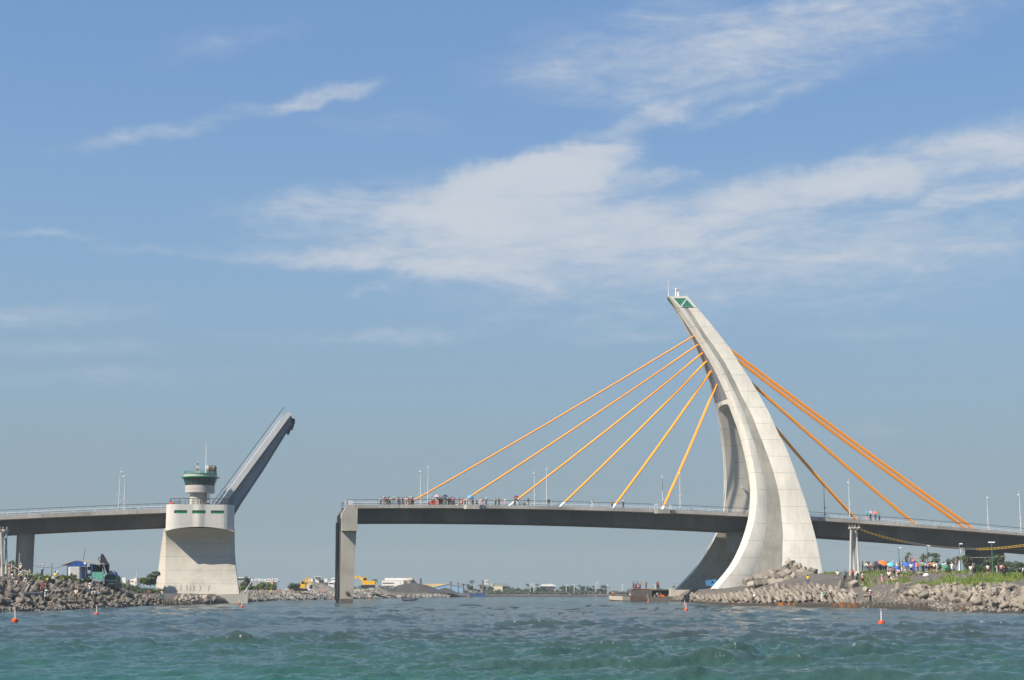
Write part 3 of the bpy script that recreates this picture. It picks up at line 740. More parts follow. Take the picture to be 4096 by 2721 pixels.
# ---------------------------------------------------------------- round and oblong viaduct piers on the banks
def colpier(label, u0, u1, v0, n, rn, sq):
    s0, s1 = s_at(u0, n, v0), s_at(u1, n, v0); c = (s0+s1)/2; rs = (s1-s0)/2
    r_ = thing('bridge_pier', label, 'bridge pier', L(c, 8, 2))
    b = MB(); rg = []
    for z in (1.5, 6, 11, zgir(c)+.05):
        rg.append([L(c + rs*math.copysign(abs(math.cos(a))**sq, math.cos(a)), 8 + rn*math.copysign(abs(math.sin(a))**sq, math.sin(a)), z) for a in [2*math.pi*k/36 for k in range(36)]])
    b.loft(rg); b.build('pier_shaft', GIRD if sq < .6 else mat('concrete_round_pier', (.25, .245, .23), .9, .1, .2, streak=True), r_, smooth=True)
colpier('round grey concrete pier under the approach deck behind the left bank', 57, 128, 2200, 4.9, 3.2, 1.0)
colpier('wide dark concrete pier under the deck behind the bushes', 3905, 4028, 2240, 4.6, 3.6, .45)
FX = F*(math.cos(TH) + 1004.5/F*math.sin(TH))   # focal length along the horizon row
# ================================================================= TERRAIN
class Bank:
    def __init__(self, cols): self.c = sorted(cols, key=lambda c: c[0]); self.u = [c[0] for c in self.c]; self.A = np.array([c[1] for c in self.c], float)
    def prof(self, u):
        A = self.A; return np.array([[np.interp(u, self.u, A[:, k, j]) for j in (0, 1)] for k in range(A.shape[1])])
    def z(self, u, Y):
        p = self.prof(u); z = float(np.interp(Y, p[:, 0], p[:, 1])); x = (u-CU)/FX*Y
        return z + self.bump(x, Y, z)
    def bump(self, x, Y, z):
        a = min(1, max(0, (z+.2)/1.5))*.22
        return a*(mnoise.noise(Vector((x*.16, Y*.16, 0))) + .5*mnoise.noise(Vector((x*.5, Y*.5, 3))))
    def build(self, name, m, us, sub):
        vs, nr = [], None; M = self.A.shape[1]
        for u in us:
            p = self.prof(u); row = []
            for k in range(M-1):
                for i in range(sub[k]):
                    f = i/sub[k]; Y = p[k, 0]+(p[k+1, 0]-p[k, 0])*f; z = p[k, 1]+(p[k+1, 1]-p[k, 1])*f
                    x = (u-CU)/FX*Y; row.append((x, Y, z+self.bump(x, Y, z)))
            x = (u-CU)/FX*p[-1, 0]; row.append((x, p[-1, 0], p[-1, 1])); vs += row; nr = len(row)
        fs = [(i*nr+j, (i+1)*nr+j, (i+1)*nr+j+1, i*nr+j+1) for i in range(len(us)-1) for j in range(nr-1)]
        b = MB(); b.add(vs, fs); o = b.build(name, m, smooth=True); tag(o, kind='structure'); return o
    def drop(self, u, v, y0=140, y1=330, off=0.):   # first ground point on the sight line
        # (u measured on the horizon: dx/Y is the same for every row because the camera has no roll)
        d = ray(u, v); ua = CU + FX*d.x/d.y
        best = None; Y = y0
        while Y < y1:
            z = HC + d.z/d.y*Y
            if self.z(ua, Y) - off >= z: return ua, Y
            Y += .5
        return ua, y1
LBANK = Bank([
 (-2600, [(120,-1),(124,.3),(138,2.2),(152,3.8),(168,4.9),(300,5.0),(2500,1)]), (-900, [(150,-1),(154,.3),(168,2.2),(182,3.8),(198,4.9),(300,5.0),(2500,1)]),
 (0, [(179,-1),(183,.3),(198,2.0),(213,3.5),(228,4.8),(300,4.9),(2500,1)]), (250, [(197,-1),(201,.3),(215,1.7),(231,3.2),(246,4.5),(290,4.5),(2500,1)]),
 (450, [(225,-1),(229,.3),(240,1.4),(254,2.5),(268,3.3),(300,3.3),(2500,1)]), (560, [(246,-1),(250,.3),(262,1.0),(275,1.5),(290,1.9),(330,2.0),(2500,1)]),
 (820, [(286,-1),(290,.3),(294,.9),(299,1.3),(308,1.75),(360,2.0),(2500,1)]), (955, [(330,-1),(334,.3),(339,.9),(346,1.3),(356,1.8),(430,2.3),(2500,1)]), (1000, [(356,-1),(360,.2),(372,.9),(386,1.5),(400,2.0),(470,2.3),(2500,1)]),
 (1080, [(399,-1),(403,.2),(413,.9),(425,1.6),(440,2.1),(500,2.3),(2500,1)]), (1350, [(468,-1),(472,.2),(482,1.0),(495,1.6),(510,2.1),(560,2.4),(2500,1)]),
 (1500, [(530,-1),(536,.2),(550,.8),(565,1.4),(580,2.0),(640,2.4),(2500,1)]), (1755, [(603,-1),(608,.2),(618,.8),(630,1.4),(640,1.8),(700,2.1),(2500,1)]),
 (1940, [(712,-1),(718,.2),(726,.7),(736,1.0),(750,1.2),(800,1.5),(2500,1)]), (5200, [(712,-1),(718,.2),(726,.7),(736,1.0),(750,1.2),(800,1.5),(2500,1)])])
RBANK = Bank([
 (2675, [(391,-1),(392,.2),(393,.6),(395,1.3),(398,2.4),(430,2.8),(520,-2)]), (2715, [(378,-1),(381,.2),(384,.5),(388,.9),(393,1.4),(430,2.8),(520,-2)]), (2765, [(345,-1),(349,.2),(354,.9),(361,1.7),(372,2.7),(430,3.0),(520,-2)]),
 (2820, [(300,-1),(304,.3),(312,.9),(322,1.7),(338,2.75),(420,3.1),(520,-2)]), (2900, [(272,-1),(276,.3),(284,1.0),(296,1.8),(320,2.9),(420,3.3),(520,-2)]), (3050, [(246,-1),(250,.3),(258,1.4),(268,2.5),(288,3.7),(420,4.2),(520,-2)]),
 (3250, [(238,-1),(242,.3),(250,1.7),(260,3.2),(282,5.4),(420,5.4),(520,-2)]), (3450, [(216,-1),(220,.3),(232,.9),(248,3.0),(274,5.7),(420,5.8),(520,-2)]),
 (3700, [(190,-1),(194,.3),(207,.9),(225,2.7),(255,5.5),(420,5.6),(520,-2)]), (4096, [(166,-1),(170,.3),(182,.9),(203,3.0),(240,5.1),(420,5.2),(520,-2)]), (6200, [(120,-1),(124,.3),(136,.9),(156,3.0),(190,5.1),(420,5.2),(520,-2)])])
def ground_mat(name, c1, c2, c3):
    m = bpy.data.materials.new(name); m.use_nodes = True; t = NT(m.node_tree); b = t.n['Principled BSDF']
    b.inputs['Roughness'].default_value = .95; b.inputs['Specular IOR Level'].default_value = .15
    co = t.node('ShaderNodeTexCoord').outputs['Object']
    c = t.mix(t.ramp(t.noise(co, .09, 6, .65), .42, .62), c1, c2); c = t.mix(t.ramp(t.noise(co, .7, 5, .7), .5, .72), c, c3)
    z = t.sep(co)[2]; c = t.mix(t.ramp(z, .15, .75, 1, 0), c, (.045, .042, .04)); t.l.new(c, b.inputs['Base Color'])
    bn = t.node('ShaderNodeBump'); bn.inputs['Distance'].default_value = .25; bn.inputs['Strength'].default_value = .7
    t.l.new(t.noise(co, 1.6, 7, .65), bn.inputs['Height']); t.l.new(bn.outputs[0], b.inputs['Normal']); return m
GL = ground_mat('bank_soil', (.11, .095, .08), (.14, .125, .104), (.085, .075, .064))
GR = ground_mat('bank_sand', (.135, .118, .102), (.11, .097, .084), (.155, .138, .12))
LBANK.build('riverbank', GL, [-2600, -1700] + list(range(-900, 1600, 20)) + list(range(1600, 5300, 100)), [2, 12, 12, 12, 10, 10, 8])
RBANK.build('riverbank', GR, list(range(2675, 4300, 14)) + list(range(4300, 6300, 200)), [2, 14, 14, 14, 18, 14, 3])
def mound(name, c, rx, ry, h, m, seed, nz=.25):
    b = MB(); nu, nv = 40, 12; vs = []
    for j in range(nv+1):
        r = j/nv
        for k in range(nu):
            a = 2*math.pi*k/nu; x, y = math.cos(a)*r, math.sin(a)*r
            q = 1 + nz*mnoise.noise(Vector((math.cos(a)*1.5+seed, math.sin(a)*1.5, r)))
            hh = h*(.5+.5*math.cos(math.pi*min(1, r)))*(1+nz*mnoise.noise(Vector((x*3+seed, y*3, 1))))
            vs.append(Vector(c) + Vector((x*rx*q, y*ry*q, hh-.3)))
    fs = [(j*nu+k, j*nu+(k+1) % nu, (j+1)*nu+(k+1) % nu, (j+1)*nu+k) for j in range(nv) for k in range(nu)]
    b.add(vs, fs); o = b.build(name, m, smooth=True, org=c); return tag(o, kind='structure')

# ---------------------------------------------------------------- water
def water():
    h = HC; rows = [F*h/y for y in np.linspace(756, 20, 1050)] + [820, 900, 1000, 1300, 1800, 3000]
    an = np.concatenate([np.linspace(-1.35, -.43, 30, endpoint=False), np.linspace(-.43, .43, 980), np.linspace(.43, 1.35, 31)[1:]])
    Y = np.array(rows)[:, None]; tx = np.tan(an)[None, :]
    X = Y*tx; Y2 = Y + 0*tx; Z = np.zeros_like(X)
    dY = np.gradient(np.array(rows))[:, None]; dX = np.gradient(np.tan(an))[None, :]*Y
    rs = np.random.RandomState(3)
    for i in range(130):
        lam = .36*(9.)**rs.rand()
        a = rs.normal(-1.32, .36 if lam > .7 else .6); kx, ky = math.cos(a), math.sin(a)
        amp = .0062*lam**.62*(1.0 + .12*(lam > .6))*(.5+rs.rand()); ph = rs.rand()*6.28
        lim = np.clip((lam/np.maximum(np.abs(dY*ky)+.0, np.abs(dX*kx))-.5)/2.0, 0, 1)
        lim = np.maximum(lim, .0)
        wv = np.sin(2*math.pi/lam*(kx*X+ky*Y2) + ph + .8*np.sin((X*.05+Y2*.021)*(1+i % 5*.3)+i))
        Z += amp*lim*(np.exp(1.3*wv)-1.47)*.80
    for i in range(60):                        # longer wind waves that still read half way across the channel
        lam = 2.6*(3.8)**rs.rand(); a = rs.normal(-1.3, .38); kx, ky = math.cos(a), math.sin(a); ph = rs.rand()*6.28
        lim = np.clip((lam/np.maximum(np.abs(dY*ky), np.abs(dX*kx))-.4)/1.6, 0, 1)
        wv = np.sin(2*math.pi/lam*(kx*X+ky*Y2) + ph + .9*np.sin(X*.04*(1+i % 4*.3)+Y2*.03+i)); Z += .0040*lam**.8*lim*(wv+.3*wv*np.abs(wv))
    # long low groups so the chop gathers in darker and lighter bands
    grp = .85 + .3*np.sin(X*.09+Y2*.05+1.)*np.sin(Y2*.075-X*.03) + .2*np.sin(X*.22-Y2*.11)
    Z *= np.clip(grp, .3, 1.5)
    nr, nc = X.shape
    co = np.stack([X, Y2, Z], -1).reshape(-1, 3).astype(np.float32)
    i = np.arange(nr-1)[:, None]*nc + np.arange(nc-1)[None, :]
    q = np.stack([i, i+1, i+nc+1, i+nc], -1).reshape(-1, 4).astype(np.int32)
    me = bpy.data.meshes.new('water'); me.vertices.add(len(co)); me.vertices.foreach_set('co', co.ravel())
    me.loops.add(q.size); me.loops.foreach_set('vertex_index', q.ravel()); me.polygons.add(len(q))
    me.polygons.foreach_set('loop_start', np.arange(0, q.size, 4, dtype=np.int32)); me.update(calc_edges=True)
    me.polygons.foreach_set('use_smooth', np.ones(len(q), bool))
    o = bpy.data.objects.new('water', me); C.objects.link(o); tag(o, kind='structure')
    m = bpy.data.materials.new('water'); m.use_nodes = True; t = NT(m.node_tree); b = t.n['Principled BSDF']
    co_ = t.node('ShaderNodeTexCoord').outputs['Object']
    f = t.ramp(t.noise(t.mapping(co_, sc=(.010, .016, 1)), 1., 4, .6), .38, .62)
    yy = t.sep(co_)[1]
    # greener close to the viewpoint, duller and browner farther out
    f2 = t.ramp(t.m('ADD', yy, t.m('MULTIPLY', t.noise(t.mapping(co_, sc=(.03, .03, 1)), 1., 3, .5), 55)), 62, 118)
    c = t.mix(f2, (.027, .108, .090), (.040, .066, .058)); c = t.mix(t.m('MULTIPLY', f, .5), c, (.042, .052, .045))
    # whitecaps on a few crests
    hz_ = t.sep(co_)[2]; fo = t.m('MULTIPLY', t.ramp(hz_, .30, .345), t.ramp(t.noise(t.mapping(co_, sc=(3, 1.2, 1)), 1., 6, .7), .60, .68))
    c = t.mix(t.m('MULTIPLY', fo, .6), c, (.6, .6, .58))
    t.l.new(c, b.inputs['Base Color']); b.inputs['IOR'].default_value = 1.333; b.inputs['Specular IOR Level'].default_value = .5
    t.put(b.inputs['Roughness'], t.m('ADD', t.ramp(yy, 60, 400, .05, .10), t.m('MULTIPLY', fo, .5)))
    n1 = t.noise(t.mapping(co_, rot=(0, 0, .3), sc=(.7, 1.9, 1)), 4.0, 7, .68, .4)
    n2 = t.noise(t.mapping(co_, rot=(0, 0, .2), sc=(.18, .42, 1)), 1., 5, .6, .5)
    bn = t.node('ShaderNodeBump'); bn.inputs['Strength'].default_value = .7; bn.inputs['Distance'].default_value = .10
    t.l.new(n1, bn.inputs['Height'])
    b2 = t.node('ShaderNodeBump'); b2.inputs['Distance'].default_value = 1.1
    t.put(b2.inputs['Strength'], t.ramp(yy, 90, 320, 0.15, 1.0)); t.l.new(n2, b2.inputs['Height']); t.l.new(bn.outputs[0], b2.inputs['Normal'])
    t.l.new(b2.outputs[0], b.inputs['Normal'])
    me.materials.append(m)
water()

# ---------------------------------------------------------------- armour blocks
def tetra_mesh(n=6):
    b = MB(); dirs = [Vector((0, 0, 1))] + [Vector((math.cos(a)*.943, math.sin(a)*.943, -.333)) for a in (0, 2*math.pi/3, 4*math.pi/3)]
    for d in dirs: b.tube([d*-.08, d*.30, d*.72, d*.78], [.36, .34, .27, .22], n)
    return b.mesh('tetrapod', BLOCK)
def dolos_mesh():
    b = MB()
    def bar(c, d, l, w0, w1):
        d = Vector(d); up = Vector((0, 0, 1)) if abs(d.z) < .9 else Vector((1, 0, 0)); a = d.cross(up).normalized(); q = d.cross(a)
        rg = []
        for f, ww in ((-.5, w1), (-.42, w1*1.04), (0, w0), (.42, w1*1.04), (.5, w1)):
            rg.append([Vector(c) + d*l*f + (a*x + q*y)*ww for x, y in ((-.5, -.28), (-.28, -.5), (.28, -.5), (.5, -.28), (.5, .28), (.28, .5), (-.28, .5), (-.5, .28))])
        b.loft(rg)
    bar((0, 0, 0), (1, 0, 0), 1.2, .60, .62); bar((-.58, 0, 0), (0, 0, 1), 1.45, .70, .58); bar((.58, 0, 0), (0, 1, 0), 1.45, .70, .58)
    return b.mesh('dolos', BLOCKR)
def cube_mesh():
    b = MB(); bm = bmesh.new(); bmesh.ops.create_cube(bm, size=1.0); bmesh.ops.bevel(bm, geom=bm.edges[:], offset=.07, segments=2, affect='EDGES')
    for v_ in bm.verts: v_.co += Vector((random.uniform(-.02, .02), random.uniform(-.02, .02), random.uniform(-.02, .02)))
    me = bpy.data.meshes.new('concrete_block'); bm.to_mesh(me); bm.free(); me.materials.append(BLOCKR); return me
def rock_mesh(seed, m):
    rr = random.Random(seed); bm = bmesh.new(); bmesh.ops.create_icosphere(bm, subdivisions=2, radius=.5)
    pl = [Vector((rr.gauss(0, 1), rr.gauss(0, 1), rr.gauss(0, 1))).normalized() for _ in range(9)]
    for v_ in bm.verts:
        for p in pl:
            e = v_.co.dot(p) - rr.uniform(.27, .36)
            if e > 0: v_.co -= p*e
        v_.co *= 1.25
    me = bpy.data.meshes.new('rock'); bm.to_mesh(me); bm.free(); me.materials.append(m); return me
TET, TET2, DOL, CUB = tetra_mesh(6), tetra_mesh(8), dolos_mesh(), cube_mesh()
def block(name, me, loc, rot, sc, label, cat, group):
    o = bpy.data.objects.new(name, me); C.objects.link(o); o.location = loc; o.rotation_euler = rot; o.scale = (sc,)*3 if not hasattr(sc, '__len__') else sc
    return tag(o, label, cat, group)
rng = random.Random(11)
cnt = 0; u = -110.0
GT = 'tetrapods heaped along the left bank'
rowsT = [.13, .24, .36, .48, .60, .72, .84, .95]
for ri, tt in enumerate(rowsT):
    u = -90 + rng.uniform(0, 20)
    while u < 640:
        p = LBANK.prof(u); wl, cr = p[1, 0], p[4, 0]
        big = 1.0 + .55*max(0, 1-u/190) if tt < .7 else 1.0
        frac = tt*(1 if u < 430 else max(.35, 1-(u-430)/330.))
        Y = wl-1 + (cr-wl)*frac*.80 + rng.uniform(-1.2, 1.2)
        x = (u-CU)/FX*Y; z = LBANK.z(u, Y); s = .80*big*rng.uniform(.85, 1.2)
        if u > 430: s *= .85
        block('tetrapod', rng.choice((TET, TET2)), (x, Y, z+.38*s), (rng.uniform(-.9, .9), rng.uniform(-.9, .9), rng.uniform(0, 6.28)), s,
              'grey concrete tetrapod heaped with others on the left bank slope', 'tetrapod', GT)
        cnt += 1; u += 1.42*s*F/Y*rng.uniform(.85, 1.2)
# right bank: regular field of dolos beside the pylon, then a wilder heap farther right
GD = 'dolos blocks laid in rows below the pylon'; c2 = 0
for ri in range(9):
    u = 2745 + rng.uniform(0, 18)
    while u < 3425:
        p = RBANK.prof(u); wl = p[1, 0]; lo = np.interp(u, [2745, 2900, 3050, 3200, 3430], [5, 12, 17, 20, 21])
        if ri/8*24 <= lo:
            Y = wl + 2.2 + ri/8*24*.82 + rng.uniform(-.5, .5); x = (u-CU)/FX*Y; z = RBANK.z(u, Y); s = rng.uniform(.66, .9)
            block('dolos', DOL, (x, Y, z+.30*s), (R(-38)+rng.uniform(-.3, .3), R(28)+rng.uniform(-.3, .3), R(62)+rng.uniform(-.35, .35)), s,
                  'weathered concrete dolos in the regular rows below the pylon', 'dolos', GD); c2 += 1
        u += 1.0*F/p[1, 0]*rng.uniform(.9, 1.12)
GD2 = 'dolos blocks tumbled along the right bank'
for ri in range(7):
    u = 3560 + (0 if ri > 3 else 60) + rng.uniform(0, 24)
    while u < 4230:
        p = RBANK.prof(u)
        f = ri/6
        vlo = np.interp(u, [3560, 3700, 3850, 3980, 4096, 4300], [2390, 2394, 2410, 2432, 2444, 2458]); vhi = np.interp(u, [3560, 3640, 3800, 4096, 4300], [2384, 2370, 2366, 2372, 2376])
        if u > 3650 or f < .4:
            ua, Y = RBANK.drop(u, vlo + (vhi-vlo)*f + rng.uniform(-4, 4), 150, 300)
            x = (ua-CU)/FX*Y; z = RBANK.z(ua, Y); s = rng.uniform(.68, .98)
            block('dolos', DOL, (x, Y, z+.36*s), (rng.uniform(-1.3, 1.3), rng.uniform(-1.1, 1.1), rng.uniform(0, 6.28)), s,
                  'pale weathered dolos in the tumbled heap along the right bank', 'dolos', GD2); c2 += 1
        u += 1.05*F/p[2, 0]*rng.uniform(.8, 1.2)
# heap of squarish blocks beside the near pylon leg
hm = mound('rubble_mound', (at(3165, 2330, 290).x, 291, 3.6), 7.5, 5.0, 3.4, GR, 4)
HP = [(2985,2318),(3010,2322),(3035,2310),(3060,2300),(3085,2296),(3110,2285),(3140,2270),(3165,2252),(3190,2262),(3215,2275),(3240,2283),(3255,2280),(3100,2310),(3125,2300),(3150,2290),(3175,2280),(3200,2290),(3225,2297),(3245,2300),(3060,2325),(3090,2330),(3120,2325),(3150,2312),(3180,2305),(3205,2312),(3030,2330),(3155,2335),(3185,2328),(3005,2338),(3130,2345),(3160,2250),(3178,2268),(3135,2280),(3070,2312)]
for i, (u, v) in enumerate(HP):
    Y = 291 - (v-2250)/95*8; p = at(u, v+6, Y); s = rng.uniform(1.0, 1.5)
    block('concrete_block', CUB, p, (rng.uniform(-.8, .8), rng.uniform(-.8, .8), rng.uniform(0, 3)), (s*1.15, s, s*.9), 'squarish broken concrete block in the heap against the near pylon leg', 'concrete block', 'broken blocks heaped against the pylon')
# single large blocks and boulders that stand out
BB = [((3380, 2392), (2.3, 1.3, 1.0), (.1, 0, .15), 'long pale concrete block lying flat at the end of the dolos rows', 0), ((3366, 2358), (.8, .8, 1.6), (.1, .2, .3), 'upright pale block standing on the flat long concrete block', 0), ((3415, 2350), (1.5, 1.0, 1.0), (.3, -.4, .5), 'tilted pale block leaning behind the flat long concrete block', 0),
      ((3600, 2362), (1.0, 1.1, 1.3), (0, .05, .2), 'squared pale block standing alone on the sand slope', 0), ((3628, 2345), (1.6, .9, .45), (0, -.2, .3), 'flat slab resting against the squared pale block', 0), ((3685, 2372), (1.5, 1.2, 1.1), (.1, -.25, .3), 'largest pale cube at the left end of the right bank heap', 0),
      ((3580, 2380), (1.4, 1.2, 1.2), (0, 0, 1), 'brown rounded boulder at the foot of the sand slope', 1), ((3468, 2390), (1.5, .8, .6), (0, 0, .2), 'pale flat boulder behind the person in pink on the beach', 1), ((3462, 2368), (1.0, .9, .8), (0, 0, 2), 'tan boulder on the slope above the person in pink', 1),
      ((3682, 2300), (1.2, .9, .5), (0, 0, .4), 'reddish flat rock on the upper slope below the sign', 1), ((3574, 2318), (.8, .6, .4), (0, 0, .4), 'small tan rock on the slope beside the standing people', 1), ((838, 2405), (.9, .9, 1.4), (0, 0, .4), 'dark upright block at the corner of the footing wall', 0)]
for (u, v), sz, ro, lab, kd in BB:
    bk = LBANK if u < 2000 else RBANK
    ua, Y = bk.drop(u, v, 150, 330); x = (ua-CU)/FX*Y
    block('boulder' if kd else 'concrete_block', rock_mesh(int(u), BLOCKR) if kd else CUB, (x, Y, bk.z(ua, Y)+sz[2]*.38), ro, sz, lab, 'boulder' if kd else 'concrete block', None)
SHL = ['pale boulder at the water edge below the broad pier']
for i in range(26):                       # boulders round the footing wall
    u = rng.uniform(690, 860); ua, Y = LBANK.drop(u, rng.uniform(2392, 2414), 200, 330); s = rng.uniform(.6, 1.3)
    block('boulder', rock_mesh(200+i % 6, BLOCKR), ((ua-CU)/FX*Y, Y, LBANK.z(ua, Y)+.25*s), (rng.uniform(0, 3), rng.uniform(0, 3), 0), s, 'pale boulder at the water edge below the broad bascule pier', 'boulder', 'boulders below the bascule pier')
for k in range(30):
    hi = k < 18; u = rng.uniform(655, 712) if hi else rng.uniform(722, 765); p = at(u, 2428, 258+rng.uniform(-1.5, 1.5)); p.z = 0; b = MB(); h_ = rng.uniform(.5, 1.2)*(1 if hi else .7)
    b.tube([p+Vector((0, 0, -.4)), p+Vector((rng.uniform(-.1, .1), 0, h_))], [.15, .11], 6); o = b.build('pile_stump', mat('rotten_timber', (.07, .055, .04), .95, .3, 2), org=p)
    tag(o, 'dark broken timber pile in the clump standing in the water off the broad pier' if hi else 'dark broken timber pile in the lower clump nearer the footing wall', 'pile stump', 'broken piles, taller clump' if hi else 'broken piles, lower clump')
# loose stones: the riprap of the far gravel shore, the beach and the waterline
def rubble(name, m, pts, lo, hi, org):
    b = MB(); rr = random.Random(5)
    base = [Vector(p) for p in ((1,0,0),(-1,0,0),(0,1,0),(0,-1,0),(0,0,1),(0,0,-1))]; fc = [(0,2,4),(2,1,4),(1,3,4),(3,0,4),(2,0,5),(1,2,5),(3,1,5),(0,3,5)]
    for p in pts:
        s = lo + (hi-lo)*rr.random()**2; M = Euler((rr.uniform(0, 3), rr.uniform(0, 3), rr.uniform(0, 3))).to_matrix()
        q = Vector((rr.uniform(.6, 1.2), rr.uniform(.6, 1.2), rr.uniform(.5, .9)))*s
        b.add([Vector(p) + M @ Vector((c.x*q.x, c.y*q.y, c.z*q.z)) for c in base], fc)
    o = b.build(name, m, org=org, recalc=False); return tag(o, kind='stuff')
STO = mat('shore_stone', (.31, .285, .245), .95, .38, .55, col2=(.16, .145, .125), c2lo=.42, c2hi=.58)
STB = mat('beach_stone', (.22, .19, .16), .95, .35, .7)
pts = []
for i in range(5200):
    u = rng.uniform(965, 1420); p = LBANK.prof(u); Y = rng.uniform(p[1, 0]-2, p[4, 0]+6); pts.append(((u-CU)/FX*Y, Y, LBANK.z(u, Y)+.12))
for i in range(1500):
    u = rng.uniform(1420, 1800); p = LBANK.prof(u); Y = rng.uniform(p[1, 0]-2, p[2, 0]+4); pts.append(((u-CU)/FX*Y, Y, LBANK.z(u, Y)+.1))
rubble('rubble', STO, pts, .25, .75, (-60, 450, 1))
pts = []
for i in range(520):
    u = rng.uniform(3400, 4200); p = RBANK.prof(u); Y = p[1, 0] + abs(rng.gauss(0, 5)) - 1; pts.append(((u-CU)/FX*Y, Y, RBANK.z(u, Y)+.04))
for i in range(420):
    u = rng.uniform(3450, 3900); ua, Y = RBANK.drop(u, rng.gauss(2392, 8), 170, 290); pts.append(((u-CU)/FX*Y, Y, RBANK.z(u, Y)+.06))
for i in range(250):
    u = rng.uniform(3450, 4000); p = RBANK.prof(u); Y = rng.uniform(p[2, 0], p[4, 0]); pts.append(((u-CU)/FX*Y, Y, RBANK.z(u, Y)+.02))
for i in range(900):
    u = rng.uniform(2680, 3000); p = RBANK.prof(u); Y = rng.uniform(p[1, 0], p[3, 0]+3); pts.append(((u-CU)/FX*Y, Y, RBANK.z(u, Y)+.05))
for i in range(1300):
    u = rng.uniform(-60, 860); p = LBANK.prof(u); Y = p[1, 0] + abs(rng.gauss(0, 3)) - 1; pts.append(((u-CU)/FX*Y, Y, LBANK.z(u, Y)+.06))
rubble('rubble', STB, pts, .10, .38, (0, 250, 1))

# rusty sheet pile stubs along the right waterline
rt = bpy.data.materials.new('sheet_pile_rust'); rt.use_nodes = True; t = NT(rt.node_tree); bb_ = t.n['Principled BSDF']; bb_.inputs['Roughness'].default_value = .9
co_ = t.node('ShaderNodeTexCoord').outputs['Object']; xx = t.sep(co_)
f = t.m('MULTIPLY', t.ramp(t.noise(t.mapping(co_, sc=(.22, .05, .05)), 1., 3, .7), .54, .66), t.ramp(t.noise(t.mapping(co_, sc=(2.2, .3, .3)), 1., 2, .5), .42, .56))
t.l.new(t.mix(f, (.085, .07, .055), (.45, .16, .03)), bb_.inputs['Base Color'])
b = MB(); u = 2800.0; k = 0
while u < 3710:
    p = RBANK.prof(u); Y = p[1, 0]-.7; x = (u-CU)/FX*Y; hgt = np.interp(u, [2800, 3200, 3700], [.35, .75, 1.0])*rng.uniform(.75, 1.1); wdt = .23
    b.box((x, Y+.12*(k % 2), hgt/2-.4), (wdt, .12, hgt+.8)); k += 1; u += .30*F/Y
u = 3830
while u < 3860:
    p = RBANK.prof(u); Y = p[1, 0]-.3; b.box(((u-CU)/FX*Y, Y, .2), (.18, .12, rng.uniform(.7, 1.6))); u += 8
o = b.build('sheet_pile_wall', rt, org=(at(3300, 2430, 235).x, 235, 0)); tag(o, 'low jagged row of rusty sheet pile stubs along the right waterline', 'sheet pile wall')

# ---------------------------------------------------------------- foliage
def leafmat(name, c, c2):
    if name in MATS: return MATS[name]
    m = bpy.data.materials.new(name); m.use_nodes = True; t = NT(m.node_tree); b = t.n['Principled BSDF']; b.inputs['Roughness'].default_value = .6; b.inputs['Specular IOR Level'].default_value = .25
    co = t.node('ShaderNodeTexCoord').outputs['Object']; t.l.new(t.mix(t.ramp(t.noise(co, 1.1, 4, .6), .35, .65), c, c2), b.inputs['Base Color'])
    MATS[name] = m; return m
LF = leafmat('leaf_green', (.050, .105, .022), (.085, .125, .040)); LF2 = leafmat('leaf_grey_green', (.055, .085, .042), (.085, .105, .06)); LF3 = leafmat('leaf_yellow_green', (.12, .155, .025), (.075, .12, .02))
LFP = leafmat('leaf_pandanus', (.13, .135, .028), (.085, .105, .03)); GRS = leafmat('grass_green', (.105, .185, .020), (.165, .19, .04)); GRD = leafmat('grass_dry', (.20, .175, .075), (.15, .16, .05)); FARG = leafmat('leaf_far_hazed', (.075, .105, .07), (.095, .12, .085))  # far leaves: haze put into the colour, paler and greyer
BARK = mat('bark', (.16, .12, .085), .95, .2, 2)
def leaves(mb, blobs, n, size, rr):
    tot = sum(b_[1]**2 for b_ in blobs)
    for c, r, fl in blobs:
        for _ in range(max(1, int(n*r*r/tot))):
            d = Vector((rr.gauss(0, 1), rr.gauss(0, 1), rr.gauss(0, 1))).normalized(); p = Vector(c) + Vector((d.x, d.y, d.z*fl))*r*(rr.random()**.4)
            a = Vector((rr.gauss(0, 1), rr.gauss(0, 1), rr.gauss(0, .7))).normalized(); q = a.cross(d + Vector((.01, .02, .4))).normalized(); s = size*rr.uniform(.6, 1.3)
            mb.add([p-a*s, p+q*s*.5, p+a*s, p-q*s*.5], [(0, 1, 2, 3)])
def tree(name, label, cat, base, h, w_, m, seed, n=900, leaf=.22, trunk=.12, lobes=7, group=None, bare=.35, low=False):
    rr = random.Random(seed); r_ = thing(name, label, cat, base, group); B = Vector(base)
    blobs = []
    for i in range(lobes):
        a = rr.uniform(0, 6.28); q = rr.random()**.6*.62; zt = rr.uniform(bare, .88)
        blobs.append((B + Vector((math.cos(a)*q*w_*.5, math.sin(a)*q*w_*.5, h*zt)), rr.uniform(.18, .30)*min(w_, h*1.3), rr.uniform(.6, .9)))
    blobs.append((B+Vector((0, 0, h*.8)), .2*min(w_, h), .9))
    t_ = MB(); t_.tube([B+Vector((0, 0, -.3)), B+Vector((rr.uniform(-.1, .1)*w_*.3, 0, h*.4)), B+Vector((rr.uniform(-.1, .1)*w_, 0, h*.75))], [trunk, trunk*.75, trunk*.3], 6)
    for c, r, _ in blobs[:5]: t_.tube([B+Vector((0, 0, h*.3)), B.lerp(c, .6)+Vector((0, 0, h*.12)), c], [trunk*.5, trunk*.35, trunk*.12], 5)
    t_.build('trunk' if not low else 'stem', BARK, r_)
    c_ = MB(); leaves(c_, blobs, n, leaf, rr); c_.build('crown' if not low else 'foliage', m, r_, recalc=False); return r_
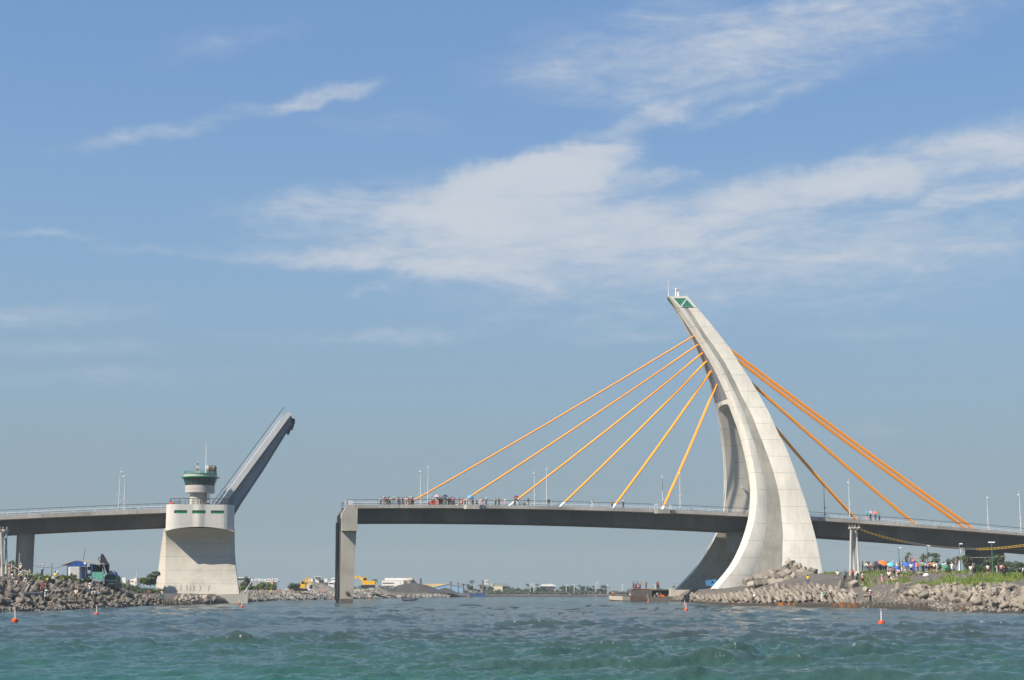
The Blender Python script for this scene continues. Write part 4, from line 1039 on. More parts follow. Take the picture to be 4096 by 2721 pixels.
def fronds(mb, c, n, ln, rr, droop=.5, wd=.22, up=.6):
    c = Vector(c)
    for i in range(n):
        a = rr.uniform(0, 6.28); e = rr.uniform(-.25, 1.25)*up; d = Vector((math.cos(a)*math.cos(e), math.sin(a)*math.cos(e), math.sin(e))); s = d.cross(Vector((0, 0, 1))).normalized()
        l_ = ln*rr.uniform(.75, 1.1); prev = None
        for k in range(6):
            f = k/5; p = c + d*l_*f + Vector((0, 0, -droop*l_*f*f)); ww = wd*(1-f)**.6*(.4+min(1, f*4)*.6)
            cur = (p - s*ww, p + s*ww, p+Vector((0, 0, ww*.35)))
            if prev: mb.add([prev[0], cur[0], cur[2], prev[2]], [(0, 1, 2, 3)]); mb.add([prev[2], cur[2], cur[1], prev[1]], [(0, 1, 2, 3)])
            prev = cur
def palm(label, base, h, seed, group, m=FARG, ln=None):
    rr = random.Random(seed); r_ = thing('palm_tree', label, 'palm tree', base, group); B = Vector(base); top = B+Vector((rr.uniform(-.06, .06)*h, 0, h*.8))
    t_ = MB(); t_.tube([B+Vector((0, 0, -.3)), B.lerp(top, .5)+Vector((.02*h, 0, 0)), top], [.2, .15, .13], 6); t_.build('trunk', BARK, r_)
    f = MB(); fronds(f, top, 22, ln or h*.36, rr, .55, .35, .7); f.build('crown', m, r_, recalc=False); return r_
def rpos(u, v=None, Y=None, bk=None):
    bk = bk or (RBANK if u > 2640 else LBANK)
    if Y is None: ua, Y = bk.drop(u, v, 150, 340)
    else: ua = u
    return Vector(((ua-CU)/FX*Y, Y, bk.z(ua, Y)))
def hpx(u, v0, v1, Y): return abs(at(u, v0, Y).z - at(u, v1, Y).z)
# right bank crest: shrubs and screw pines
def upx(u, Y): return u                                          # columns are measured on the horizon row
SH = [('shrub', 3742, 2216, 50, LF2, 'round grey-green shrub behind the crowd, left of the screw pines'), ('shrub', 3800, 2240, 50, LF2, 'low loose shrub behind the green umbrella'), ('shrub', 3930, 2258, 70, LF, 'dense green bush in front of the wide bridge pier'), ('shrub', 3985, 2226, 80, LF2, 'tallest grey-green bush beside the tall green lamp post'),
      ('shrub', 4030, 2248, 70, LF2, 'leafy bush right of the tall green lamp post'), ('shrub', 4070, 2240, 50, LF2, 'bush with a pointed top near the right edge'), ('shrub', 4110, 2254, 80, LF, 'broad green bush at the right edge of the photo'), ('shrub', 3888, 2268, 50, LF, 'small green bush behind the person in dark clothes'), ('shrub', 4170, 2245, 90, LF, 'bush just past the right edge bushes')]
for i, (nm, u, v, wpx, m, lab) in enumerate(SH):
    Y = 272+3*(i % 3); b0 = rpos(u, Y=Y); h = hpx(u, v, 2296, Y)+.3; tree(nm, lab, 'shrub', b0, h, wpx/FX*Y*1.25, m, 40+i, 1300, .16, .07, 8, 'shrubs along the right bank crest', .15, True)
def pandan(lab, u, vt, heads, seed):
    Y = 268; B = rpos(u, Y=Y); r_ = thing('screw_pine', lab, 'screw pine', B, 'screw pines on the right bank crest'); rr = random.Random(seed); t_, c_ = MB(), MB()
    for hu, hv, s in heads:
        p = at(hu, hv, Y); p.y += rr.uniform(-.5, .5); fork = B.lerp(Vector((B.x, B.y, p.z)), .45)
        t_.tube([B+Vector((rr.uniform(-.1, .1), 0, -.2)), fork, p], [.11, .10, .07], 6); fronds(c_, p, 46, s, rr, .45, .055, 1.0)
    t_.build('trunk', BARK, r_); c_.build('crown', LFP, r_, recalc=False)
pandan('forked screw pine standing just left of the blue sign', 3628, 2215, [(3633, 2216, .75), (3620, 2233, .6), (3642, 2236, .6), (3632, 2226, .6)], 1)
pandan('bushy screw pine just right of the blue sign', 3694, 2220, [(3696, 2222, .8), (3686, 2232, .7), (3703, 2233, .7), (3694, 2228, .8)], 2)
pandan('slender screw pine left of the camera pole', 3828, 2232, [(3828, 2232, .9), (3817, 2238, .8), (3836, 2236, .7)], 3)
pandan('thick screw pine with several trunks and hanging leaves right of the camera pole', 3860, 2230, [(3848, 2234, 1.0), (3860, 2228, 1.0), (3871, 2236, 1.0), (3856, 2244, 1.0), (3868, 2250, .9)], 4)
# left bank shrubs
for i, (u, v0, v, wpx, m, lab) in enumerate([(45, 2300, 2236, 60, LF3, 'yellow-green tree beside the round grey pier'), (10, 2300, 2255, 50, LF3, 'leafy bush behind the pole cluster at the left edge'), (285, 2320, 2296, 60, LF, 'green bush beside the blue gabled hut'), (250, 2318, 2302, 30, LF3, 'small weedy bush left of the blue gabled hut'), (345, 2325, 2306, 50, LF, 'weedy bush below the hut terrace'), (175, 2318, 2306, 50, LF3, 'patch of tall weeds on the left bank crest')]):
    ua, Y = LBANK.drop(u, v0, 180, 290); B = Vector(((ua-CU)/FX*Y, Y, LBANK.z(ua, Y))); Y2 = Y
    tree('shrub', lab, 'shrub', B, hpx(u, v0, v, Y2)*1.05, wpx/FX*Y2*1.2, m, 80+i, 900, .15, .06, 7, None, .12, True)
for i, (u, v0, v, wpx, nm, lab) in enumerate([(575, 2338, 2315, 40, 'shrub', 'yellow-green shrub beside the left foot of the broad pier'), (604, 2340, 2316, 30, 'shrub', 'grey scrub touching the left side of the broad pier'), (618, 2338, 2288, 44, 'tree', 'windblown bare topped tree at the left of the broad pier'), (965, 2366, 2330, 40, 'shrub', 'dense green bush touching the right foot of the broad pier'), (1000, 2368, 2328, 46, 'shrub', 'broad green bush on the gravel shore'), (1040, 2368, 2330, 46, 'shrub', 'rounded green bush in the middle of the gravel shore row'), (1075, 2368, 2328, 36, 'shrub', 'thin green bush near the gravel shore flags'), (982, 2366, 2306, 26, 'tree', 'slim tree with a tufted top rising over the gravel shore bushes'), (1088, 2370, 2338, 30, 'tree', 'small spreading tree at the end of the gravel shore bushes'), (1168, 2368, 2332, 26, 'tree', 'dark slender tree left of the yellow digger'), (1185, 2368, 2334, 26, 'tree', 'sparse grey tree beside the yellow digger')]):
    Y = 320 if u < 700 else (400 if u < 1000 else 450); B = at(u, v0, Y); tree(nm, lab, nm, B, hpx(u, v0, v, Y), wpx/FX*Y*(1.5 if nm == 'shrub' else 1.2), [LF3, LF2, FARG, LF3, LF, LF3, LF3, FARG, LF3, FARG, FARG][i], 120+i, 1500, .30, .10, 7, None, .1 if nm == 'shrub' else .4, nm == 'shrub')
b = MB(); rr_ = random.Random(31)
for i in range(46):
    u = rr_.uniform(470, 640); Y = rr_.uniform(300, 322); x = (u-CU)/FX*Y; z = LBANK.z(u, Y); leaves(b, [(Vector((x, Y, z+rr_.uniform(.2, .7))), rr_.uniform(.6, 1.15), .75)], 70, .2, rr_)
o = b.build('undergrowth', LF2, org=((555-CU)/FX*310, 310, 2), recalc=False); tag(o, kind='stuff')
# grass on the slopes
def grass(name, m, patches, n, hgt, bk):
    b = MB(); rr = random.Random(9)
    for u0, v0, ru, rv in patches:
        for _ in range(int(n*ru*rv/600)):
            u, v = u0+rr.gauss(0, .5)*ru, v0+rr.gauss(0, .5)*rv; ua, Y = bk.drop(u, v, 165, 300)
            x = (ua-CU)/FX*Y; z = bk.z(ua, Y)
            for k in range(3):
                a = rr.uniform(0, 3.14); d = Vector((math.cos(a), math.sin(a), 0))*.09; tp = Vector((rr.gauss(0, .14), rr.gauss(0, .14), hgt*rr.uniform(.5, 1.2))); p = Vector((x+rr.gauss(0, .15), Y+rr.gauss(0, .25), z-.03))
                b.add([p-d, p+d, p+tp], [(0, 1, 2)])
    o = b.build(name, m, org=(at(patches[0][0], 2300, 250).x, 250, 4), recalc=False); return tag(o, kind='stuff')
grass('grass', GRS, [(3330, 2296, 60, 5), (3540, 2292, 90, 5), (3560, 2330, 40, 8), (3470, 2292, 60, 10), (3500, 2298, 60, 12), (3460, 2318, 40, 14), (3468, 2345, 26, 12), (3440, 2330, 50, 8), (3640, 2296, 50, 6), (3625, 2302, 40, 8), (3720, 2290, 120, 4), (3800, 2316, 34, 14), (3785, 2330, 40, 10), (3610, 2328, 40, 14), (3700, 2338, 60, 10), (3900, 2322, 70, 14), (3880, 2334, 70, 12), (3980, 2312, 90, 10), (4050, 2303, 90, 9), (4000, 2322, 70, 12), (3860, 2340, 80, 8), (3960, 2300, 120, 6), (4090, 2312, 50, 12), (3850, 2292, 120, 5), (3940, 2332, 60, 10)], 75, .45, RBANK)
grass('grass', GRD, [(3290, 2292, 80, 6), (3370, 2290, 80, 6), (3330, 2296, 90, 5), (3640, 2312, 50, 8), (3800, 2302, 40, 14), (4060, 2322, 70, 10), (3500, 2330, 60, 8), (3720, 2345, 60, 8), (3560, 2300, 70, 8)], 16, .40, RBANK)
grass('grass', LF3, [(160, 2322, 70, 10), (200, 2320, 60, 8), (230, 2322, 60, 9), (310, 2322, 70, 10), (360, 2328, 50, 8), (400, 2335, 50, 8), (130, 2310, 60, 8), (270, 2316, 60, 8)], 48, .6, LBANK)
# ================================================================= FAR SHORE
def gpos(u, Y, v=None): p = at(u, v or 2365, Y); p.z = LBANK.z(CU + FX*p.x/p.y, Y); return p
def hbox(mb, u0, u1, v0, v1, Y, dep, dz=0):   # upright block spanning those columns and rows at distance Y
    a, c = at(u0, v1, Y), at(u1, v0, Y); mb.box(((a.x+c.x)/2, Y+dep/2+dz, (a.z+c.z)/2), (abs(c.x-a.x), dep, abs(c.z-a.z))); return mb
CREAM = mat('wall_cream', (.74, .71, .64), .8, .06, .2); GREYW = mat('wall_grey', (.30, .31, .33), .85, .08, .2); ROOFY = mat('roof_ochre', (.55, .42, .20), .7, .1, .1); ROOFB = mat('roof_blue', (.20, .36, .55), .6, .08, .1); ROOFG = mat('roof_grey', (.24, .24, .24), .8, .1, .1)
def rowwin(mb, u0, u1, v0, v1, Y, k):
    for i in range(k):
        a = u0+(u1-u0)*(i+.12)/k; c = u0+(u1-u0)*(i+.88)/k; hbox(mb, a, c, v0, v1, Y, .3, -.15)
# white three storey block
Y = 760; r_ = thing('apartment_building', 'white block with two dark window bands behind the dark sand mound', 'building', gpos(1580, Y))
b = MB(); hbox(b, 1527, 1614, 2323, 2372, Y, 14); hbox(b, 1614, 1627, 2326, 2372, Y+3, 10); b.build('wall', CREAM, r_)
b = MB(); hbox(b, 1539, 1649, 2313, 2321.5, Y+1, 14); hbox(b, 1630, 1642, 2318, 2372, Y+.5, 10); b.build('upper_storey', CREAM, r_)
b = MB(); hbox(b, 1643, 1680, 2314, 2372, Y+4, 14); b.build('side_wing', GREYW, r_)
b = MB(); rowwin(b, 1530, 1576, 2331, 2334.5, Y, 6); rowwin(b, 1530, 1576, 2343, 2346.5, Y, 6); rowwin(b, 1530, 1560, 2355, 2358.5, Y, 4); hbox(b, 1600, 1602, 2330, 2333, Y, .3, -.15); hbox(b, 1634, 1637, 2331, 2336, Y+.5, .3, -.15); b.build('window_band', DARK, r_)
b = MB(); hbox(b, 1630, 1642, 2316.5, 2324, Y+.3, 8, -.3); b.build('accent_wall', mat('peach', (.6, .38, .24)), r_)
b = MB()
for u in (1565, 1569, 1605, 1609, 1620, 1635, 1652, 1657): hbox(b, u-1, u+1, 2306+random.random()*3, 2314, Y+5, .8)
b.build('water_tank', GREYW, r_)
# ochre roof hall and blue hall
Y = 740; r_ = thing('warehouse', 'long hall with ochre roof beside the dark sand mound', 'warehouse', gpos(1740, Y)); b = MB()
pts = [at(u, v, Y) for u, v in ((1681, 2338), (1795, 2335), (1740, 2349), (1735, 2352), (1690, 2352))]; b.prism([at(u, v, Y) for u, v in ((1692, 2336), (1795, 2335.5), (1733, 2350), (1705, 2350))], (0, 14, 0)); b.build('roof', ROOFY, r_)
b = MB(); hbox(b, 1682, 1734, 2339, 2372, Y+2, 10); b.build('wall', CREAM, r_); b = MB(); hbox(b, 1720, 1731, 2351, 2358, Y, 3, -.5); b.build('office', SKYB, r_)
Y = 735; r_ = thing('warehouse', 'pale blue gabled hall right of the ochre roofed hall', 'warehouse', gpos(1790, Y)); b = MB()
b.prism([at(u, v, Y) for u, v in ((1733, 2350), (1793, 2337), (1852, 2349), (1852, 2373), (1733, 2373))], (0, 20, 0)); b.build('wall', ROOFB, r_)
b = MB(); b.prism([at(u, v, Y-.2) for u, v in ((1731, 2350.5), (1793, 2336.5), (1854, 2349), (1793, 2338))], (0, 20.5, 0)); b.build('roof', ROOFG, r_)
# low sheds
for lab, u0, u1, v0, v1, Y in (('long low pale shed roof behind the blue barge', 1840, 1895, 2361, 2364, 715), ('short white canopy at the right end of the long low shed', 1893, 1910, 2366.5, 2369, 712)):
    r_ = thing('shed', lab, 'shed', gpos((u0+u1)/2, Y)); b = MB(); b.prism([at(u0, v1, Y), at(u0, v0+.8, Y), at(u1, v0+.8, Y), at(u1, v1, Y)], (0, 8, 0)); b.build('roof', ROOFG if u0 < 1890 else WHITE, r_)
    b = MB()
    for i in range(5): hbox(b, u0+(u1-u0)*i/4-.4, u0+(u1-u0)*i/4+.4, v1, 2376, Y+.5, .3)
    b.build('shed_post', GREYW, r_)
# water tower
Y = 820; r_ = thing('water_tower', 'square ribbed water tower on legs above the far trees', 'water tower', gpos(1945, Y)); b = MB(); hbox(b, 1938, 1954, 2320, 2336, Y, 3); hbox(b, 1940, 1943, 2336, 2340, Y, 3); hbox(b, 1949, 1952, 2336, 2340, Y, 3); b.build('tank', CREAM, r_)
b = MB(); 
for i in range(4): hbox(b, 1940.5+3.5*i, 1942+3.5*i, 2322, 2333, Y, .2, -.15)
b.build('rib_panel', mat('tan', (.42, .33, .24)), r_); b = MB()
for u in (1940, 1946, 1951): hbox(b, u-.7, u+.7, 2340, 2375, Y+1, .8)
b.build('leg', CREAM, r_)
Y = 800; r_ = thing('school_building', 'cream hall with grey roof and tall end wall above the far trees', 'building', gpos(2000, Y)); b = MB(); hbox(b, 1965, 2010, 2346, 2372, Y, 10); hbox(b, 1964.5, 1970.5, 2334, 2372, Y+.5, 9); b.build('wall', mat('wall_warm', (.62, .55, .40)), r_)
b = MB(); hbox(b, 1971, 2032, 2334, 2345.5, Y+1, 9); hbox(b, 2011, 2040, 2346, 2372, Y+2, 9); b.build('roof', ROOFG, r_)
Y = 900; r_ = thing('dome_hall', 'white low domed roof rising out of the far tree line', 'building', gpos(2195, Y)); b = MB(); b.prism([at(u, v, Y) for u, v in ((2162, 2345), (2170, 2338), (2205, 2336), (2223, 2342), (2223, 2346))], (0, 18, 0)); b.build('roof', WHITE, r_); b = MB(); hbox(b, 2164, 2221, 2345, 2375, Y+1, 16); b.build('wall', GREYW, r_)
# left far buildings
Y = 640; r_ = thing('apartment_building', 'plain white block left of the rubble heap', 'building', gpos(1244, Y)); b = MB(); hbox(b, 1231, 1251, 2315, 2376, Y, 8); hbox(b, 1249, 1257, 2340, 2376, Y+.5, 7); b.build('wall', mat('wall_white', (.68, .67, .64), .8), r_)
b = MB(); hbox(b, 1239, 1241, 2336, 2338, Y, .3, -.15); b.build('window', DARK, r_)
Y = 690; r_ = thing('apartment_building', 'stepped white buildings with flat roofs behind the rubble heap', 'building', gpos(1300, Y)); b = MB(); hbox(b, 1256, 1275, 2308, 2376, Y, 8); hbox(b, 1275, 1310, 2321, 2376, Y+3, 8); hbox(b, 1312, 1336, 2327, 2376, Y-1, 8); hbox(b, 1296, 1310, 2315, 2330, Y-.5, 6); hbox(b, 1325, 1346, 2312, 2376, Y+5, 8); b.build('wall', MATS['wall_white'], r_)
b = MB(); hbox(b, 1254, 1288, 2306, 2307.6, Y-1, 10); hbox(b, 1272, 1312, 2319, 2320.8, Y+1, 9); b.build('roof', WHITE, r_)
b = MB(); rowwin(b, 1278, 1308, 2325, 2329, Y+3, 4); rowwin(b, 1314, 1334, 2332, 2336, Y-1, 4); rowwin(b, 1328, 1345, 2317, 2320, Y+5, 4); b.build('window', DARK, r_)
Y = 600; r_ = thing('flat_roof_house', 'low house with long flat white roof behind the gravel shore bushes', 'house', gpos(1000, Y)); b = MB(); hbox(b, 945, 1000, 2310, 2313, Y, 8); b.build('roof', WHITE, r_); b = MB(); hbox(b, 946, 990, 2313, 2376, Y+.5, 7); b.build('wall', GREYW, r_)
Y = 620; r_ = thing('flat_roof_house', 'peach walled house with white eave at the right of the bushes', 'house', gpos(1085, Y)); b = MB(); hbox(b, 1060, 1110, 2325, 2328, Y, 8); b.build('roof', WHITE, r_); b = MB(); hbox(b, 1078, 1092, 2324, 2376, Y-.4, 7); b.build('wall', mat('peach', (.6, .38, .24)), r_)
b = MB(); hbox(b, 990, 1060, 2326, 2376, Y+2, 3); b.build('long_wall', GREYW, r_)
for i in range(26):                        # small white monuments and tanks on the far rise
    u = 1000+i*4.4+random.uniform(-1.5, 1.5); Y = 660+random.uniform(-8, 8); b = MB(); hh = random.uniform(3, 9); wv = random.uniform(.7, 1.6)
    hbox(b, u-wv, u+wv, 2327-hh*1.0, 2376, Y, 1.2); p = at(u, 2327-hh, Y); b.lathe([(.28, 0), (.2, .3), (.03, .8)], 6, (p.x, p.y+.6, p.z-.02)); o = b.build('monument', WHITE if i % 3 else GREYW, org=gpos(u, Y)); tag(o, 'small pale monument in the row above the gravel shore bushes', 'monument', 'small pale monuments above the gravel shore bushes')
Y = 520; r_ = thing('apartment_building', 'small pale houses between the left bank pole and the scrub', 'building', gpos(505, Y)); b = MB(); hbox(b, 488, 503, 2311, 2345, Y, 6); hbox(b, 503, 520, 2320, 2345, Y+3, 6); hbox(b, 520, 545, 2318, 2345, Y+1, 6); hbox(b, 535, 545, 2312, 2330, Y, 5); b.build('wall', CREAM, r_); b = MB(); rowwin(b, 503, 519, 2324, 2327, Y+3, 3); rowwin(b, 523, 543, 2324, 2327, Y+1, 4); b.build('window', DARK, r_)
# heaps
m_ = mound('rubble_mound', gpos(1248, 500, 2376), 13, 9, 3.2, STO, 1, .4); 
mound('sand_mound', gpos(1650, 640), 17, 12, 4.0, SAND, 2, .2); mound('sand_mound', gpos(1590, 638), 12, 9, 2.2, SAND, 7, .3); mound('sand_mound', gpos(1778, 655), 7.5, 8, 2.3, SAND, 3, .2); mound('rubble_mound', gpos(1500, 560), 7, 6, 3.0, STO, 5, .4)
mound('rubble_mound', gpos(1440, 545), 9, 6, 1.5, STO, 6, .4)
pts = []
for (u, Y, rx, h) in ((1248, 500, 12, 3.2), (1500, 560, 7, 3.0), (1440, 545, 8, 1.6)):
    c = gpos(u, Y)
    for i in range(520):
        a = random.uniform(0, 6.28); q = random.random()**.5; pts.append((c.x+math.cos(a)*q*rx, c.y+math.sin(a)*q*6, c.z+h*(.5+.5*math.cos(math.pi*q))*.95-.25))
rubble('rubble', STO, pts, .25, .75, (-60, 520, 3))
# blue barge with three spud poles
Y = 690; c = at(1896, 2380, Y); r_ = thing('barge', 'blue flat barge with three tall spud poles by the far shore', 'barge', (c.x, Y, 0)); b = MB(); a, e = at(1857, 2386, Y), at(1938, 2372, Y)
b.prism([(a.x, Y, -.3), (a.x-.8, Y, 1.3), (e.x, Y, 1.75), (e.x, Y, -.3)], (0, 12, 0)); b.build('hull', mat('barge_blue', (.035, .09, .24), .6, .2, .6), r_)
b = MB(); hbox(b, 1832, 1857, 2372.5, 2377, Y+3, 6); b.build('pontoon', SKYB, r_); b = MB(); 
for i in range(9): hbox(b, 1862+i*8.4, 1863+i*8.4, 2373, 2384, Y, .2, -.12)
b.build('hull_rib', DARK, r_)
for u, v in ((1803, 2329), (1832.5, 2333), (1931, 2325)):
    b = MB(); p, q = at(u, 2380, Y+6), at(u, v, Y+6); b.tube([p, q], .32, 8); b.box(q+Vector((0, 0, .1)), (.95, .95, .35)); b.build('spud_pole', mat('spud', (.20, .15, .12), .8, .2, .6), r_)
# far trees: palms and round crowns one can tell apart
rr = random.Random(21); PG = 'palms along the far shore'
for i, (u, v, Y) in enumerate([(1495, 2311, 700), (1890, 2314, 770), (1852, 2330, 780), (1872, 2334, 785), (1920, 2334, 780), (2108, 2330, 770), (2146, 2331, 780), (2320, 2336, 790), (2375, 2340, 790), (2290, 2338, 790), (2430, 2344, 780)]):
    B = gpos(u, Y); palm('hazy coconut palm %s' % ['beside the yellow excavator arm', 'tallest, between the blue hall and the water tower', 'right of the blue hall roof', 'just left of the tallest palm', 'between the tallest palm and the water tower', 'above the bare bank left of the domed hall', 'left of the white domed roof', 'right of the white domed roof by a far lamp', 'far right over the channel near the floating pontoon', 'just right of the white domed roof', 'behind the jetty people'][i], B, at(u, v, Y).z - B.z, i, PG)
TG = 'trees along the far shore'
for i in range(34):
    u = 1840+i*17.6+rr.uniform(-5, 5); Y = rr.uniform(745, 800); B = gpos(u, Y); h = at(u, rr.uniform(2342, 2360), Y).z - B.z
    if 1972 < u < 2012: h = min(h, at(u, 2360, Y).z-B.z)
    tree('tree', 'hazy bushy tree in the line along the far shore', 'tree', B, h, rr.uniform(4, 7.5), FARG, 300+i, 420, .42, .2, 6, TG, .25)
b = MB()
for i in range(130):
    u = rr.uniform(1940, 2720); Y = rr.uniform(730, 742); p = gpos(u, Y); leaves(b, [(p+Vector((0, 0, .6)), rr.uniform(.9, 1.7), .7)], 60, .38, rr)
for i in range(60):
    u = rr.uniform(1420, 1560); Y = rr.uniform(690, 705); p = gpos(u, Y); leaves(b, [(p+Vector((0, 0, .8)), rr.uniform(1, 2.2), .8)], 60, .4, rr)
o = b.build('undergrowth', FARG, org=gpos(2300, 735), recalc=False); tag(o, kind='stuff')
for i, (u, v) in enumerate([(2121, 2340), (2136, 2336), (2265, 2340), (2297, 2338), (2384, 2330), (2432, 2340), (2489, 2340), (2622, 2340)]):
    Y = 735; B = gpos(u, Y); t_ = at(u, v, Y); r_ = thing('street_lamp', 'pale lamp post among the far shore trees', 'street lamp', B, 'pale lamp posts among the far shore trees'); b = MB(); b.tube([B, t_], [.14, .09], 6); b.build('pole', WHITE, r_)
    b = MB(); b.bar(t_-Vector((1.0 if i % 2 else 0, 0, 0)), t_+Vector((0 if i % 2 else 1.0, 0, 0)), .2); b.build('lamp_head', WHITE, r_)
# diggers on the far shore
def digger(lab, u, v, Y, sc, body, flip_, boom):
    B = at(u, v, Y); r_ = thing('excavator', lab, 'excavator', B); M = lambda x, y, z: B + Vector((x*flip_, y, z))*sc
    b = MB()
    for y in (-1.1, 1.1): b.loft([[M(x, y+e, z) for x, z in ((-1.6, .1), (-1.9, .45), (-1.6, .85), (1.6, .85), (1.9, .45), (1.6, .1))] for e in (-.28, .28)])
    b.build('track', DARK, r_)
    b = MB(); b.loft([[M(x, y, z) for x, z in ((-2.0, .95), (-2.1, 1.9), (-.3, 2.0), (1.5, 1.7), (1.5, .95))] for y in (-1.25, 1.25)]); b.build('body', body, r_)
    b = MB(); b.loft([[M(x, y, z) for x, z in ((.1, 1.75), (.1, 2.95), (1.2, 2.95), (1.55, 1.72))] for y in (-1.2, -.25)]); cb = b.build('cab', body, r_)
    b = MB(); b.loft([[M(x, y, z) for x, z in ((.3, 2.1), (.3, 2.8), (1.1, 2.8), (1.3, 2.1))] for y in (-1.23, -1.21)]); b.build('window', GLASS, cb)
    pl = boom; b = MB()
    for i in range(len(pl)-2):
        w0 = .48-.1*i; b.bar(M(pl[i][0], .2, pl[i][1]), M(pl[i+1][0], .2, pl[i+1][1]), .42*sc, w0*sc*1.2)
    b.build('boom_arm', body, r_)
    b = MB(); x, z = pl[-2]; x1, z1 = pl[-1]; b.loft([[M(a, y, c) for a, c in ((x-.1, z), (x1-.5, z1+.2), (x1-.1, z1-.3), (x1+.4, z1), (x+.35, z))] for y in (-.35, .75)]); b.build('bucket', DARK, r_)
    return r_
digger('yellow excavator with raised bent arm on the gravel shore, left of the rubble heap', 1202, 2366, 455, 1.0, YELLOW, 1, [(1.2, 1.5), (1.7, 3.6), (2.4, 3.9), (2.9, 1.8), (3.0, .9)])
digger('large bright yellow excavator with arched arm beside the water pier', 1472, 2353, 500, 1.15, YELLOW, -1, [(.8, 1.6), (2.6, 3.2), (4.0, 2.7), (5.6, .9), (6.0, .2)])
# traffic cones on the gravel shore
for i, (u, v) in enumerate(((1046, 2379), (1085, 2376), (1117, 2374), (1160, 2372), (1292, 2370), (1190, 2374))):
    ua, Y = LBANK.drop(u, v, 380, 520); p = Vector(((ua-CU)/FX*Y, Y, LBANK.z(ua, Y))); r_ = thing('traffic_cone', 'orange traffic cone on the gravel shore, %s from the left' % ordn[[0, 1, 2, 3, 5, 4][i]], 'traffic cone', p, 'orange cones on the gravel shore')
    b = MB(); b.box(p+Vector((0, 0, .18)), (.7, .7, .1)); b.build('base', DARK, r_); b = MB(); b.lathe([(.3, .2), (.1, 1.2), (.06, 1.35)], 10, p); b.build('cone', BUOYO, r_)

# ================================================================= LEFT BANK THINGS
def lpos(u, v, y0=170, y1=300): ua, Y = LBANK.drop(u, v, y0, y1); return Vector(((ua-CU)/FX*Y, Y, LBANK.z(ua, Y)))
# hut: blue gable, white shutter, open porch
Yh = 250; P = lambda u, v, dy=0: at(u, v, Yh) + Vector((0, dy, 0))
c = P(300, 2312); r_ = thing('hut', 'small hut with blue gable and white shutter on the left bank', 'hut', c)
b = MB(); b.prism([P(*q, .15) for q in ((243, 2262), (243.5, 2257), (306, 2238.5), (400, 2256), (399, 2259.5), (306, 2243))], (0, 5.0, 0)); b.build('roof', mat('roof_tin', (.30, .29, .27), .7, .15, .6), r_)
b = MB(); b.prism([P(*q, .17) for q in ((269, 2266), (306, 2243.5), (346, 2252.5), (346, 2265))], (0, .08, 0)); b.build('gable_panel', BLUE, r_)
b = MB()
for k in range(16):
    u = 271+k*4.8; t_ = np.interp(u, [269, 306, 346], [2262, 2244, 2253]); b.bar(P(u, 2265.5, .14), P(u, t_, .14), .05)
b.build('gable_rib', BLUE, r_)
b = MB(); b.prism([P(*q, .22) for q in ((267, 2266.2), (320, 2266.2), (320, 2314), (267, 2314))], (0, 4.2, 0)); b.build('wall', WHITE, r_)
b = MB()
for k in range(11): b.bar(P(277, 2270+k*3.7, .19), P(315, 2270+k*3.7, .19), .05)
b.build('shutter', CREAM, r_)
b = MB()
for u, m2 in ((268, 0), (318, 0), (341, 0), (366, 0)): b.bar(P(u, 2314, .2), P(u, 2252 if u > 300 else 2266, .2), .11)
b.build('porch_post', mat('post_blue', (.05, .09, .38), .5), r_)
b = MB(); b.prism([P(*q, 4.6) for q in ((320, 2266), (366, 2262), (366, 2275), (320, 2280))], (0, .1, 0)); b.prism([P(*q, 1.0) for q in ((352, 2256), (372, 2259), (371, 2314), (358, 2314))], (0, 3.0, 0)); b.build('porch_screen', mat('screen_dark', (.03, .045, .06), .7), r_)
b = MB()
for u in (328, 336, 348, 352): b.bar(P(u, 2313, 1.2), P(u, 2292, 1.2), .07)
b.bar(P(322, 2296, 1.2), P(356, 2296, 1.2), .1); b.box(P(330, 2304, 2), (.5, .5, .6)); b.box(P(347, 2300, 2), (.6, .5, .3)); b.build('porch_table', GREYW, r_)
b = MB(); b.tube([P(319, 2243, 2), P(328, 2192, 2)], .04, 5); b.build('antenna', RAIL, r_)
b = MB(); b.box(P(339, 2254, .1), (.32, .08, .3)); b.build('porch_sign', WHITE, r_)
# mint fence panel on posts
r_ = thing('fence_panel', 'mint green corrugated fence sloping beside the hut', 'fence', P(395, 2312)); b = MB()
for k in range(16):
    u0, u1 = 373+k*2.72, 373+k*2.72+1.9; vb = np.interp(u0, [373, 416], [2311, 2323]); b.prism([P(u0, vb, -.6+.05*(k % 2)), P(u1, vb, -.6+.05*(k % 2)), P(u1, 2288.5, -.6+.05*(k % 2)), P(u0, 2289, -.6+.05*(k % 2))], (0, .05, 0))
b.build('panel', mat('mint', (.16, .50, .37), .6, .1, 1), r_); b = MB(); b.bar(P(372, 2298, -.45), P(417, 2298, -.45), .08); b.bar(P(372, 2306, -.45), P(417, 2310, -.45), .08); b.build('rail', GREYW, r_)
# green excavator seen from behind
Y0 = Yh+3; X = lambda u, v, dy=0: at(u, v, Y0) + Vector((0, dy, 0))
r_ = thing('excavator', 'dark green excavator seen from behind with folded boom raised above the hut', 'excavator', X(440, 2336)); GD_ = mat('digger_green', (.012, .062, .038), .5, .1, .8)
b = MB(); b.loft([[X(u, v, d) for u, v in ((417, 2335), (417, 2308), (421, 2304), (461, 2306), (465, 2311), (464, 2334))] for d in (0, 3.0)]); b.build('counterweight', GD_, r_)
b = MB(); b.loft([[X(u, v, d) for u, v in ((418, 2304.5), (420, 2299), (452, 2300), (462, 2305.5))] for d in (.3, 3.2)]); b.build('engine_hood', GD_, r_)
for u in (420, 452): b = MB(); b.loft([[X(a, v, d) for a, v in ((u-3, 2346), (u-3, 2336), (u+11, 2336), (u+11, 2346))] for d in (-.6, 4)]); b.build('track', DARK, r_)
